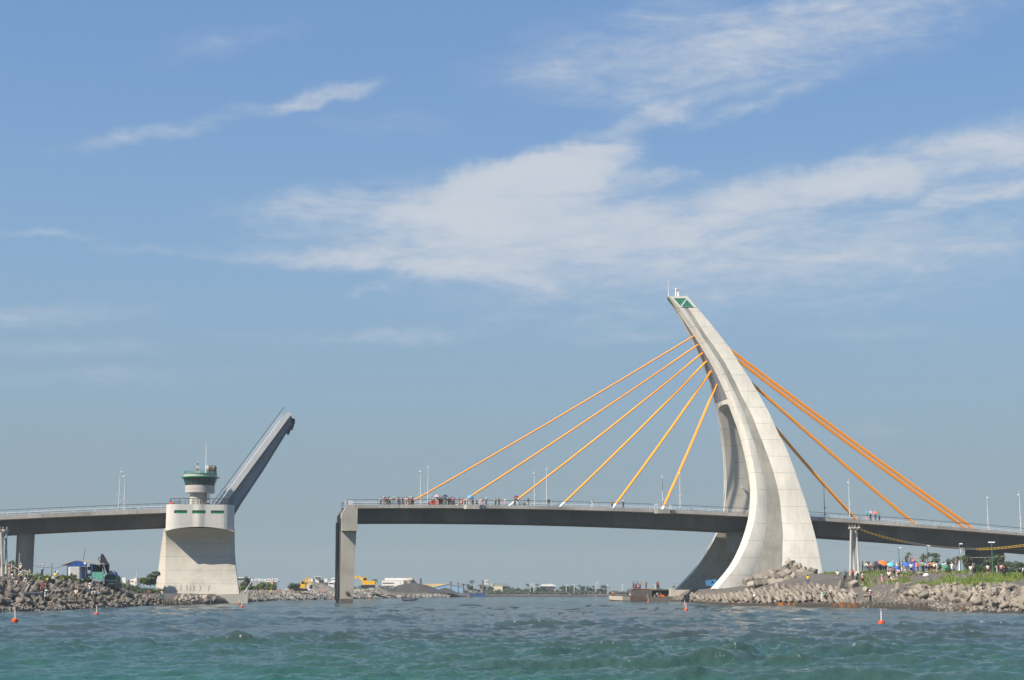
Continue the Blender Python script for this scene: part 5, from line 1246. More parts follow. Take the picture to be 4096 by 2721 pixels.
tx = bpy.data.curves.new('lettering', 'FONT'); tx.body = 'HITACHI'; tx.size = .62; tx.extrude = .01; tx.align_x = 'CENTER'
to = bpy.data.objects.new('lettering_source', tx); C.objects.link(to); tm = bpy.data.meshes.new_from_object(to.evaluated_get(bpy.context.evaluated_depsgraph_get())); bpy.data.objects.remove(to)
tm.name = 'lettering'; tm.materials.clear(); tm.materials.append(WHITE); to = bpy.data.objects.new('lettering', tm); C.objects.link(to); to.parent = r_; to.rotation_euler = (R(90), 0, 0); to.location = X(436, 2329, -.06)-wloc(r_)
b = MB(); b.prism([X(u, v, -.02) for u, v in ((424, 2318), (446, 2318), (446, 2312), (424, 2312))], (0, .02, 0)); b.build('vent_panel', GD_, r_)
b = MB(); b.tube([X(438, 2299, 1), X(438, 2299, 2.4)], .65, 12); b.ball(X(438, 2299, .9), .42, 8, 5); b.build('hose_reel', mat('reel_grey', (.3, .28, .26), .7), r_)
b = MB(); b.tube([X(455.5, 2302, 1.0), X(455.5, 2290.5, 1.0)], .34, 10); b.build('fuel_drum', BLUE, r_)
b = MB(); b.loft([[X(u, v, d) for u, v in ((424, 2304), (414, 2280), (407, 2255), (403, 2240), (397, 2222), (395.5, 2217), (401, 2215), (409, 2228), (418, 2245), (427, 2258), (426, 2280), (430, 2300))] for d in (1.2, 1.8)]); b.build('boom', mat('boom_dark', (.014, .013, .013), .6, .15, 1.2), r_)
b = MB(); b.loft([[X(u, v, d) for u, v in ((387, 2292), (392, 2258), (394, 2225), (396, 2215.5), (401, 2215), (402, 2235), (400, 2262), (398, 2290))] for d in (1.25, 1.75)]); b.build('dipper_arm', MATS['boom_dark'], r_)
b = MB(); b.loft([[X(u, v, d) for u, v in ((383, 2318), (386, 2290), (398, 2289), (402, 2312), (396, 2320))] for d in (.9, 2.1)]); b.build('bucket', MATS['boom_dark'], r_)
b = MB(); b.tube([X(408, 2296, 1.5), X(403, 2262, 1.5)], .11, 6); b.build('hydraulic_ram', mat('ram_pale', (.30, .42, .40), .4), r_)
b = MB(); b.tube([X(*q, 1.5) for q in ((392, 2247), (385, 2240), (383, 2233), (388, 2228), (394, 2232))], .06, 5); b.build('hydraulic_hose', DARK, r_)
# utility poles, pole cluster with platform
def cluster(lab, poles, top, u0, u1, Y, hang):
    p = at((u0+u1)/2, 2300, Y); r_ = thing('pole_cluster', lab, 'utility poles', p)
    for (ub, vb, ut, vt) in poles: b = MB(); b.tube([at(ub, vb, Y)-Vector((0, 0, .6)), at(ut, vt, Y)+Vector((0, random.uniform(-.8, .8), 0))], [.22, .16], 8); b.build('pole', POLEG, r_)
    b = MB()
    for dy in (-.7, 0, .7): b.bar(at(u0, top, Y)+Vector((0, dy, 0)), at(u1, top-1, Y)+Vector((0, dy, 0)), .18)
    for f in (.1, .5, .9): b.bar(at(u0+(u1-u0)*f, top, Y)+Vector((0, -1, .1)), at(u0+(u1-u0)*f, top, Y)+Vector((0, 1, .1)), .16)
    b.bar(at(u0+3, top+2, Y), at((u0+u1)/2, top+14, Y), .1); b.bar(at(u1-6, top+2, Y), at((u0+u1)/2-2, top+16, Y), .1); b.build('cross_beam', POLEG, r_)
    b = MB()
    for f in (.05, .35, .6, .95): q = at(u0+(u1-u0)*f, top-2, Y); b.lathe([(.1, 0), (.16, .1), (.08, .25), (.14, .35), (.05, .5)], 6, q)
    b.build('insulator', mat('insulator', (.2, .18, .16), .4), r_)
    if hang: b = MB(); b.box(at(hang, 2140, Y)+Vector((0, -.3, 0)), (.5, .4, .9)); b.tube([at(hang+1, 2145, Y), at(hang+2, 2180, Y)], .12, 5); b.build('cable_box', GREYW, r_)
    return r_
cluster('cluster of tall pale utility poles with a cross beam at the left edge', [(-8, 2290, 1, 2122), (3, 2288, 6, 2122), (12, 2290, 11, 2120), (26, 2278, 22, 2122)], 2124, -16, 30, 222, 24)
cluster('cluster of tall pale utility poles leaning together right of the pylon', [(3401, 2288, 3402, 2112), (3419, 2290, 3408, 2112), (3421, 2294, 3422, 2108), (3436, 2290, 3426, 2112)], 2113, 3396, 3438, 268, None)
for i, (lab, u, vb, vt, m2) in enumerate((('weathered wooden post between two standing people on the left bank crest', 76, 2304, 2212, TIMBER), ('short dark wooden post between the person in pale blue and the hut', 206.5, 2306, 2252, TIMBER), ('thin grey pole beyond the tetrapods, left of the scrub', 548, 2340, 2280, POLEG), ('thin tilted stake behind the pole cluster', 45, 2300, 2255, POLEG))):
    Y = 244 if u < 500 else 330; p = at(u, vb, Y); b = MB(); b.tube([p-Vector((0, 0, 1.0)), at(u+(3 if u < 100 else 0), vt, Y)], [.12, .10], 8); o = b.build('post', m2, org=p); tag(o, lab, 'post')
b = MB(); 
for q in (((120, 2258), (150, 2268), (175, 2272), (206, 2270)), ((206, 2272), (225, 2273), (245, 2267), (262, 2262))):
    b.tube([at(u, v, 244) for u, v in q], .03, 4)
o = b.build('cable', RAIL, org=at(206, 2271, 244)); tag(o, 'thin dark wire slung between the short post and the hut', 'cable')
# embankment wall segments by the left people
r_ = thing('barrier', 'low grey rail barrier on the left bank behind the standing people', 'barrier', at(70, 2300, 250)); b = MB()
for a, c in (((48, 2262), (75, 2278)), ((75, 2278), (118, 2288)), ((118, 2290), (125, 2302))): b.bar(at(*a, 250), at(*c, 250), .1)
for q in (60, 80, 100, 118): b.bar(at(q, 2306, 250), at(q, 2276, 250), .08)
b.build('rail', POLEG, r_)
b = MB(); p = lpos(100, 2398); q = lpos(118, 2364); b.tube([p+Vector((0, 0, .9)), q+Vector((0, 0, .9))], [.15, .13], 7); o = b.build('driftwood', mat('driftwood', (.33, .29, .24), .9, .15, 2), org=p); tag(o, 'pale driftwood log lying slanted across the left tetrapods', 'driftwood')
b = MB(); p = lpos(80, 2403); q = lpos(165, 2400); b.tube([p+Vector((0, 0, .8)), q+Vector((0, 0, .8))], [.2, .16], 7); o = b.build('driftwood', mat('driftwood_grey', (.26, .23, .2), .9, .15, 2), org=p); tag(o, 'long grey log lying level across the left tetrapods', 'driftwood')
for i in range(14):
    u = rng.uniform(3930, 4060); p = rpos(u, rng.uniform(2344, 2352)); b = MB(); a = rng.uniform(0, 6.28); b.tube([p+Vector((-.7*math.cos(a), -.5*math.sin(a), .15)), p+Vector((.7*math.cos(a), .5*math.sin(a), .2+rng.uniform(0, .45)))], .045, 5); o = b.build('driftwood', MATS['driftwood'], org=p); tag(o, 'thin pale driftwood stick on top of the right bank heap', 'driftwood', 'driftwood sticks on the right bank heap')

# ================================================================= JETTY
Yj = 392; J = lambda u, v, dy=0: at(u, v, Yj) + Vector((0, dy, 0))
r_ = thing('jetty', 'grey concrete jetty with shadowed open bay left of the pylon foot', 'jetty', J(2600, 2404)); b = MB()
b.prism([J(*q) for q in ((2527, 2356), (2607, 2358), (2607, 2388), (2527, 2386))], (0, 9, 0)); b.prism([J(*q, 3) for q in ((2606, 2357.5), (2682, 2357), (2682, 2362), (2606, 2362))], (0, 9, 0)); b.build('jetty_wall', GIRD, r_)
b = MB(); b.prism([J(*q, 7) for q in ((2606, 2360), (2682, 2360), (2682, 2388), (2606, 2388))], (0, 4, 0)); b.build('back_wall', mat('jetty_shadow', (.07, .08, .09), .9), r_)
b = MB(); b.prism([J(*q, -1) for q in ((2681, 2355), (2768, 2352), (2768, 2392), (2681, 2404))], (0, 8, 0)); b.build('end_wall', CONCP, r_)
b = MB(); b.prism([J(*q, -2.0) for q in ((2570, 2388), (2690, 2386), (2690, 2412), (2570, 2412))], (0, 9, 0)); b.build('landing_ledge', mat('wet_concrete', (.11, .10, .085), .8, .25, .8), r_)
b = MB(); b.prism([J(*q, -.1) for q in ((2528, 2356.5), (2540, 2354.5), (2600, 2357), (2600, 2358.2), (2540, 2356), (2528, 2358))], (0, 3, 0)); b.build('edge_strip', mat('red_edge', (.4, .08, .06), .6), r_)
b = MB(); b.prism([J(*q, 4) for q in ((2590, 2353.5), (2655, 2355), (2655, 2357), (2590, 2356))], (0, 3, 0)); b.build('deck_board', mat('ochre_board', (.45, .32, .10), .7), r_)
b = MB()
for u in (2590, 2618, 2634, 2672): b.tube([J(u, 2400, -.6), J(u, 2380, -.6)], .14, 6)
b.build('mooring_post', TIMBER, r_)
r_ = thing('pontoon', 'floating pontoon, cream at its left end and rusty brown at its right', 'pontoon', J(2500, 2404, -6)); b = MB(); b.prism([J(*q, -7) for q in ((2434, 2384), (2482, 2385), (2482, 2402), (2438, 2400), (2435, 2394))], (0, 6, 0)); b.build('cream_hull', mat('hull_cream', (.60, .52, .42), .7, .12, .8), r_)
b = MB(); b.prism([J(*q, -7) for q in ((2482, 2385.5), (2513, 2387), (2513, 2403), (2482, 2402))], (0, 6, 0)); b.build('grey_hull', mat('hull_grey', (.22, .21, .20), .8, .15, .8), r_)
b = MB(); b.prism([J(*q, -6.9) for q in ((2513, 2386), (2570, 2387), (2571, 2405), (2513, 2404))], (0, 6, 0)); b.build('rusty_hull', mat('rust_dark', (.085, .05, .035), .9, .25, 1.5), r_)
b = MB(); b.prism([J(*q, -7.1) for q in ((2438, 2399), (2482, 2401.5), (2570, 2404), (2570, 2410), (2440, 2410))], (0, 6.1, 0)); b.build('waterline_band', DARK, r_)
for u in (2683,): pass
b = MB(); b.box(J(2733, 2408, -26), (1.6, 1.2, 1.0)); o = b.build('concrete_block', CONCW, org=J(2733, 2408, -26)); tag(o, 'small concrete block at the water left of the dolos rows', 'concrete block')
# blue cab frame parked between the pylon legs
Y = 352; K_ = lambda u, v, dy=0: at(u, v, Y) + Vector((0, dy, 0)); r_ = thing('work_vehicle', 'small bright blue cab framed vehicle parked between the pylon legs', 'vehicle', K_(2846, 2346)); CBL = mat('cab_blue', (.06, .28, .60), .5, .05, 1)
b = MB(); b.prism([K_(*q) for q in ((2829, 2344), (2830, 2335), (2864, 2333), (2866, 2340), (2865, 2344))], (0, 1.6, 0)); b.build('body', CBL, r_)
b = MB()
for dy in (0, 1.5):
    for a, c in (((2829, 2336), (2828, 2325)), ((2828, 2325), (2863, 2319)), ((2863, 2319), (2865, 2334)), ((2845, 2335), (2843, 2323)), ((2856, 2334), (2854, 2321)), ((2828, 2325), (2845, 2335))): b.bar(K_(*a, dy), K_(*c, dy), .2)
for u, v in ((2828, 2325), (2845, 2322), (2863, 2319)): b.bar(K_(u, v), K_(u, v, 1.5), .2)
b.build('cab_frame', CBL, r_); b = MB(); b.box(K_(2850, 2331, .8), (.8, .8, .7)); b.build('seat', DARK, r_)
for u in (2834, 2860): b = MB(); b.tube([K_(u, 2346, -.15), K_(u, 2346, 1.75)], .32, 12); b.build('wheel', RUBBER, r_)

# ================================================================= RIGHT BANK FURNITURE
def glamp(lab, u, vt, vb, two, Y):
    B = rpos(u, Y=Y); t_ = at(u, vt, Y); B.x = t_.x; r_ = thing('street_lamp', lab, 'street lamp', B, 'green lamp posts on the right bank'); b = MB(); b.tube([B, t_], [.085, .06], 8); b.build('pole', mat('pole_green', (.05, .16, .09), .5), r_)
    for s in ((-1, 1) if two else (two == 0 and (1,))): b = MB(); b.box(t_+Vector((s*.26, 0, .02)), (.48, .24, .18)); b.bar(t_, t_+Vector((s*.2, 0, 0)), .08); b.build('lamp_head', mat('lamp_white', (.8, .8, .78), .4), r_)
glamp('green lamp post nearest the pylon, its head seen end on', 3594.5, 2192, 2285, 0, 300); glamp('green lamp post with small head behind the screw pine crowd', 3708, 2184, 2290, 0, 280)
glamp('green lamp post in front of the camera pole', 3837, 2176, 2292, 0, 262); glamp('tallest green lamp post with a white double head before the wide pier', 3966, 2170, 2290, 1, 250)
Y = 285; p = rpos(3841, Y=Y); t_ = at(3841, 2194, Y); r_ = thing('camera_pole', 'white pole with a round camera behind a green lamp post', 'camera pole', p); b = MB(); b.tube([p, t_], .15, 8); b.build('pole', WHITE, r_)
b = MB(); b.bar(t_+Vector((0, 0, -.4)), t_+Vector((.7, 0, -.3)), .06); b.ball(t_+Vector((.45, 0, -.15)), .2); b.ball(t_+Vector((.5, 0, -.6)), .14); b.build('camera', GREYW, r_)
# blue notice board with round prohibition sign
Y = 258; B = rpos(3651, Y=Y); S_ = lambda u, v, dy=0: at(u, v, Y) + Vector((0, dy, 0)); r_ = thing('sign', 'blue notice board topped by a round red prohibition sign in the crowd', 'sign', B); b = MB()
b.prism([S_(*q) for q in ((3643, 2284), (3661, 2284), (3661, 2243), (3650, 2240), (3643, 2243))], (0, .12, 0)); b.build('board', mat('sign_blue', (.025, .10, .52), .5), r_)
cen = S_(3651.5, 2239, -.04); b = MB(); b.tube([cen+Vector((0, .0, 0)), cen+Vector((0, .03, 0))], .36, 24); b.build('sign_disc', WHITE, r_)
b = MB(); ring = [cen+Vector((math.cos(a)*.30, -.03, math.sin(a)*.30)) for a in [k*math.pi/12 for k in range(25)]]; b.tube(ring, .055, 5, cap=False); b.bar(cen+Vector((-.22, -.03, .22)), cen+Vector((.22, -.03, -.22)), .07, .03); b.build('red_ring', mat('sign_red', (.6, .03, .03), .5), r_)
b = MB(); b.bar(cen+Vector((-.12, -.015, -.05)), cen+Vector((.12, -.015, .05)), .12, .02); b.build('pictogram', DARK, r_)
b = MB()
for row, (v, k) in enumerate(((2250, 4), (2257, 2), (2262, 2), (2268, 2), (2275, 3))):
    for i in range(k):
        c = S_(3652.5+(i-(k-1)/2)*4.0, v, -.02)
        for dz in (-.06, 0, .06): b.bar(c+Vector((-.055, 0, dz)), c+Vector((.055, 0, dz)), .018, .01)
        b.bar(c+Vector((0, 0, -.08)), c+Vector((0, 0, .08)), .018, .01)
b.build('lettering', WHITE, r_)
b = MB(); 
for u in (3645, 3659): b.bar(S_(u, 2284, .06)-Vector((0, 0, 1.2)), S_(u, 2246, .16), .08)
b.build('sign_post', LAMPM, r_)
# overhead cables with yellow sleeves
SLY = mat('cable_sleeve_yellow', (.42, .28, .03), .6)
def ocable(lab, q, ysl, offs, Y):
    r_ = thing('overhead_cable', lab, 'overhead cable', at(*q[0], Y[0])); qq = np.array(q, float); us = np.linspace(qq[0, 0], qq[-1, 0], 40); pf = np.poly1d(np.polyfit(qq[:, 0], qq[:, 1], min(3, len(q)-1)))
    P_ = lambda u, o: at(u, np.interp(u, qq[:, 0], qq[:, 1])*.3 + float(pf(u))*.7 + o, np.interp(u, [qq[0, 0], qq[-1, 0]], Y))
    b = MB()
    for o in offs: b.tube([P_(u, o) for u in us], .035, 4)
    b.build('wire', mat('wire_grey', (.34, .31, .27), .7), r_)
    for s0, s1 in ysl:
        b = MB()
        for o in offs: b.tube([P_(u, o) for u in np.linspace(s0, s1, 10)], .06, 5)
        b.build('yellow_sleeve', SLY, r_)
        b = MB(); k = int((s1-s0)/14)
        for j in range(k):
            for o in offs: p = P_(s0+(s1-s0)*(j+.5)/k, o); b.box(p, (.16, .12, .12))
        b.build('spacer', DARK, r_)
ocable('pair of cables with yellow sleeves sagging from the pole cluster below the deck', [(3440, 2117), (3480, 2133), (3540, 2150), (3617, 2167), (3700, 2181), (3800, 2192), (3905, 2196)], [(3444, 3620)], (-2, 3), (268, 275))
ocable('pair of cables with yellow sleeves rising to the right edge before the wide pier', [(3905, 2197), (3960, 2196), (4030, 2190), (4096, 2182), (4250, 2160)], [(3908, 4096)], (-3, 3), (275, 262))
ocable('thin lower cable with short yellow sleeves behind the crowd', [(3457, 2186), (3550, 2200), (3650, 2217), (3780, 2228), (3905, 2231), (4000, 2228), (4110, 2219)], [(3906, 3924), (3990, 4028)], (0,), (275, 270))

# ================================================================= BUOYS
def buoy(lab, u, vb, Y, s, ph):
    c = at(u, vb, Y); c.z = .10; r_ = thing('buoy', lab, 'buoy', c, 'orange marker buoys with white poles'); b = MB(); b.lathe([(.25*s, -.2), (.42*s, -.05), (.45*s, .25*s), (.40*s, .42*s), (.12*s, .48*s)], 16, c); b.build('float', BUOYO, r_, smooth=True)
    b = MB(); b.tube([c+Vector((0, 0, .42*s)), c+Vector((.05*ph, 0, 1.75*s))], .075*s, 8); b.build('mast', SLEEVE, r_); b = MB(); b.lathe([(.06*s, 0), (.15*s, .08*s), (.15*s, .20*s), (.04*s, .34*s)], 8, c+Vector((.05*ph, 0, 1.73*s))); b.build('lantern', mat('lantern', (.32, .24, .22), .4), r_)
for lab, u, v, s in (('large orange buoy with white pole near the left edge', 60, 2492, 1.0), ('orange buoy with white pole off the left tetrapods', 386, 2464, .95), ('large orange buoy with white pole in front of the right beach', 3526, 2502, 1.0), ('small buoy beside the footing wall, nearer the wall', 957, 2418, .9), ('small buoy beside the footing wall, nearer the camera', 968, 2431, .9), ('small orange buoy in front of the pontoon', 2593, 2412, .9), ('farther of two small buoys left of the dolos rows', 2738, 2428, .95), ('nearer of two small buoys left of the dolos rows', 2744, 2446, .95), ('distant buoy left of the rubber boat', 1480, 2396, 1.2), ('distant buoy just left of the water pier', 1321, 2401, .9), ('distant buoy in front of the blue barge', 1873, 2390, 1.3), ('distant buoy beyond the pontoon', 2382, 2392, .9)):
    buoy(lab, u, v, HC*F*1.025/(v-2365), s*.52, random.uniform(-1, 1))
# ================================================================= RUBBER BOAT
Yb = 400; c = at(1642, 2400, Yb); c.z = 0; r_ = thing('rubber_boat', 'dark inflatable boat carrying three people in mid channel', 'boat', c); b = MB()
hull = []
for sg in (-1, 1): b.tube([c+Vector((-1.75, sg*.65, .28)), c+Vector((.7, sg*.7, .28)), c+Vector((1.35, sg*.45, .42)), c+Vector((1.75, 0, .55))], [.22, .24, .24, .2], 8)
b.prism([c+Vector(q) for q in ((-1.7, -.6, .02), (.9, -.6, .02), (1.5, 0, .1), (.9, .6, .02), (-1.7, .6, .02))], (0, 0, .18)); b.build('hull', mat('boat_grey_blue', (.06, .08, .13), .5, .1, 2), r_, smooth=True)
b = MB(); b.box(c+Vector((-1.9, 0, .55)), (.35, .35, .6)); b.tube([c+Vector((-1.9, 0, .3)), c+Vector((-2.0, 0, -.4))], .08, 6); b.build('outboard_motor', DARK, r_)
# ================================================================= PEOPLE
def skinmesh(name, verts, edges, rad, m, root=0, sub=1):
    me = bpy.data.meshes.new(name); me.from_pydata([tuple(v) for v in verts], edges, [])
    o = bpy.data.objects.new('skin_source', me); C.objects.link(o); o.modifiers.new('s', 'SKIN')
    sv = me.skin_vertices[0].data
    for i, r in enumerate(rad): sv[i].radius = r if hasattr(r, '__len__') else (r, r); sv[i].use_root = (i == root)
    if sub: sb = o.modifiers.new('b', 'SUBSURF'); sb.levels = sub; sb.render_levels = sub
    dg = bpy.context.evaluated_depsgraph_get(); ev = o.evaluated_get(dg); out = bpy.data.meshes.new_from_object(ev, depsgraph=dg)
    bpy.data.objects.remove(o); out.name = name; out.materials.clear(); out.materials.append(m); out.polygons.foreach_set('use_smooth', [True]*len(out.polygons)); return out
V3 = Vector
def joints(kind):
    j = dict(pel=V3((0,0,.93)), sp=V3((0,.0,1.12)), ch=V3((0,0,1.34)), nk=V3((0,0,1.47)), hd=V3((0,-.015,1.58)), cr=V3((0,-.01,1.66)))
    for s, t in ((-1, 'l'), (1, 'r')):
        j['sh'+t] = V3((.185*s, .01, 1.40)); j['el'+t] = V3((.235*s, .03, 1.12)); j['wr'+t] = V3((.24*s, -.06, .88)); j['hp'+t] = V3((.095*s, 0, .88)); j['kn'+t] = V3((.11*s, -.015, .49)); j['an'+t] = V3((.12*s, .02, .075)); j['to'+t] = V3((.14*s, -.15, .035))
    if kind == 'camera':
        for s, t in ((-1, 'l'), (1, 'r')): j['el'+t] = V3((.25*s, -.20, 1.25)); j['wr'+t] = V3((.08*s, -.27, 1.50))
    if kind == 'rail':
        for s, t in ((-1, 'l'), (1, 'r')): j['el'+t] = V3((.26*s, -.12, 1.15)); j['wr'+t] = V3((.12*s, -.36, 1.10))
        for k in ('ch', 'nk', 'hd', 'cr', 'shl', 'shr'): j[k] = j[k] + V3((0, -.08, -.02))
    if kind == 'walk':
        j['knl'] = V3((-.1, -.16, .50)); j['anl'] = V3((-.1, -.22, .08)); j['tol'] = V3((-.11, -.39, .05)); j['knr'] = V3((.1, .02, .48)); j['anr'] = V3((.1, .27, .12)); j['tor'] = V3((.11, .13, .03)); j['ell'] = V3((-.24, .14, 1.14)); j['wrl'] = V3((-.24, .10, .90)); j['elr'] = V3((.24, -.08, 1.14)); j['wrr'] = V3((.23, -.26, .98))
    if kind == 'raise': j['elr'] = V3((.26, -.10, 1.20)); j['wrr'] = V3((.16, -.22, 1.40))
    if kind == 'sit':
        dz = V3((0, 0, -.50))
        for k in list(j): j[k] = j[k] + dz
        for s, t in ((-1, 'l'), (1, 'r')): j['kn'+t] = V3((.13*s, -.42, .46)); j['an'+t] = V3((.12*s, -.46, .07)); j['to'+t] = V3((.14*s, -.62, .035)); j['el'+t] = V3((.25*s, -.14, .68)); j['wr'+t] = V3((.14*s, -.36, .54))
    if kind == 'crouch':
        dz = V3((0, .08, -.60))
        for k in list(j): j[k] = j[k] + dz
        for k in ('ch', 'nk', 'hd', 'cr', 'shl', 'shr'): j[k] = j[k] + V3((0, -.20, -.03))
        j['sp'] += V3((0, -.08, 0))
        for s, t in ((-1, 'l'), (1, 'r')): j['kn'+t] = V3((.17*s, -.26, .46)); j['an'+t] = V3((.13*s, .05, .08)); j['to'+t] = V3((.15*s, -.12, .035)); j['el'+t] = V3((.24*s, -.30, .56)); j['wr'+t] = V3((.10*s, -.46, .42))
    return j
def build_pose(kind):
    j = joints(kind); vs, ed, rd, ix = [], [], [], {}
    def add(k, p, r, par=None):
        ix[k] = len(vs); vs.append(p); rd.append(r)
        if par is not None: ed.append((ix[par], ix[k]))
    add('pel', j['pel'], (.135, .10)); add('sp', j['sp'], (.115, .09), 'pel'); add('ch', j['ch'], (.145, .105), 'sp'); add('nk', j['nk'], .052, 'ch'); add('hd', j['hd'], (.082, .10), 'nk'); add('cr', j['cr'], (.074, .085), 'hd')
    add('nose', j['hd']+V3((0, -.105, -.005)), .014, 'hd')
    for t in 'lr':
        s = -1 if t == 'l' else 1
        add('sh'+t, j['sh'+t], .058, 'ch'); add('el'+t, j['el'+t], .042, 'sh'+t); add('wr'+t, j['wr'+t], .028, 'el'+t)
        d = (j['wr'+t]-j['el'+t]).normalized(); sd_ = d.cross(V3((0, 1, .2))).normalized(); pm = j['wr'+t]+d*.07
        add('pm'+t, pm, (.030, .020), 'wr'+t)
        for q, (o_, l_) in enumerate(((-.027, .065), (-.009, .078), (.009, .072), (.027, .055))):
            b0 = pm+d*.025+sd_*o_; cu = V3((0, -.35, 0)) if abs(d.z) > .6 else V3((0, 0, -.4))
            add('f%s%d' % (t, q), b0, .0095, 'pm'+t); add('g%s%d' % (t, q), b0+(d+cu*.5).normalized()*l_*.55, .0085, 'f%s%d' % (t, q)); add('h%s%d' % (t, q), b0+(d+cu).normalized()*l_, .0075, 'g%s%d' % (t, q))
        add('tb'+t, j['wr'+t]+d*.045-sd_*.035*s+V3((0, -.015, 0)), .011, 'wr'+t); add('tc'+t, j['wr'+t]+d*.085-sd_*.045*s+V3((0, -.03, 0)), .009, 'tb'+t)
        add('hp'+t, j['hp'+t], .085, 'pel'); add('kn'+t, j['kn'+t], .056, 'hp'+t); add('an'+t, j['an'+t], .038, 'kn'+t); add('to'+t, j['to'+t], (.038, .026), 'an'+t)
    body = skinmesh('person', vs, ed, rd, SKIN)
    def sub(name, chain, e):
        vv, ee, rr_ = [], [], []; m2 = {}
        for k, p, r, par in chain:
            m2[k] = len(vv); vv.append(p); rr_.append(r)
            if par: ee.append((m2[par], m2[k]))
        return skinmesh(name, vv, ee, rr_, CLOTH)
    hem = j['pel'].lerp(j['sp'], -.15) if kind not in ('sit', 'crouch') else j['pel'].lerp(j['sp'], .1)
    ch = [('h', hem, (.155, .125), None), ('s', j['sp'], (.140, .115), 'h'), ('c', j['ch'], (.165, .125), 's'), ('n', j['ch'].lerp(j['nk'], .75), (.07, .065), 'c')]
    for t in 'lr': ch += [('sh'+t, j['sh'+t], .078, 'c'), ('e'+t, j['sh'+t].lerp(j['el'+t], .8), .066, 'sh'+t)]
    shirt = sub('shirt', ch, 0)
    lch = ch[:-4]
    for t in 'lr': lch += [('sh'+t, j['sh'+t], .078, 'c'), ('e'+t, j['el'+t], .060, 'sh'+t), ('w'+t, j['el'+t].lerp(j['wr'+t], .92), .046, 'e'+t)]
    lshirt = sub('long_sleeved_shirt', lch, 0)
    tr = [('p', j['pel']+V3((0, 0, .03)), (.145, .115), None)]; so = list(tr)
    for t in 'lr':
        tr += [('h'+t, j['hp'+t], .102, 'p'), ('k'+t, j['kn'+t], .078, 'h'+t), ('a'+t, j['kn'+t].lerp(j['an'+t], .93), .066, 'k'+t)]
        so += [('h'+t, j['hp'+t], .105, 'p'), ('k'+t, j['hp'+t].lerp(j['kn'+t], .85), .092, 'h'+t)]
    trousers, shorts = sub('trousers', tr, 0), sub('shorts', so, 0)
    b = MB()
    for t in 'lr':
        a, c = j['an'+t], j['to'+t]; b.tube([a+V3((0, .05, -.02)), a.lerp(c, .4)+V3((0, 0, -.01)), c+V3((0, -.03, 0))], [.05, .054, .04], 8)
    shoes = b.mesh('shoes', CLOTH, smooth=True)
    h = j['hd']; b = MB(); b.ball(h+V3((0, .022, .045)), .112, 10, 7, (.92, 1.0, 1.0)); hair = b.mesh('hair', CLOTH, smooth=True)
    b = MB(); b.lathe([(.118, .035), (.115, .09), (.085, .145), (.02, .165)], 12, h+V3((0, .01, 0))); b.box(h+V3((0, -.16, .045)), (.15, .12, .015)); cap = b.mesh('cap', CLOTH, smooth=True)
    b = MB(); b.lathe([(.26, .03), (.25, .045), (.125, .06), (.115, .13), (.06, .165)], 14, h); sunhat = b.mesh('sun_hat', CLOTH, smooth=True)
    b = MB(); b.ball(h+V3((0, .01, .05)), .145, 12, 7, (.95, 1.1, 1.0)); helmet = b.mesh('helmet', CLOTH, smooth=True)
    b = MB(); c = j['ch']; b.loft([[c+V3((x, y, z)) for x, z in ((-.15, -.24), (.15, -.24), (.16, .05), (.09, .12), (-.09, .12), (-.16, .05))] for y in (.11, .28)]); pack = b.mesh('backpack', CLOTH)
    return dict(body=body, shirt=shirt, long=lshirt, trousers=trousers, shorts=shorts, shoes=shoes, hair=hair, cap=cap, sunhat=sunhat, helmet=helmet, pack=pack, wr=j['wrr'], hd=h)
POSE = {k: build_pose(k) for k in ('stand', 'camera', 'rail', 'walk', 'raise', 'sit', 'crouch')}
COL = dict(white=(.78, .77, .75), cream=(.66, .60, .45), grey=(.22, .22, .22), dark=(.022, .022, .026), black=(.012, .012, .014), navy=(.02, .03, .075), red=(.55, .03, .035), maroon=(.17, .025, .035), pink=(.68, .30, .36), orange=(.75, .16, .02), yellow=(.75, .50, .02), beige=(.48, .38, .27), khaki=(.28, .22, .13), blue=(.04, .12, .45), cyan=(.10, .48, .58), lightblue=(.33, .50, .68), teal=(.05, .28, .30), denim=(.07, .11, .20), green=(.03, .22, .10), palegreen=(.35, .50, .33), lime=(.38, .78, .03), brown=(.14, .08, .05), purple=(.2, .1, .35))
CN = dict(lightblue='pale blue', palegreen='pale green', dark='dark', lime='bright lime green')
DOING = dict(stand='standing', camera='looking through a camera', rail='leaning on the rail', walk='walking', sit='sitting', crouch='crouching', **{'raise': 'holding up one arm'})
PEOPLE = []
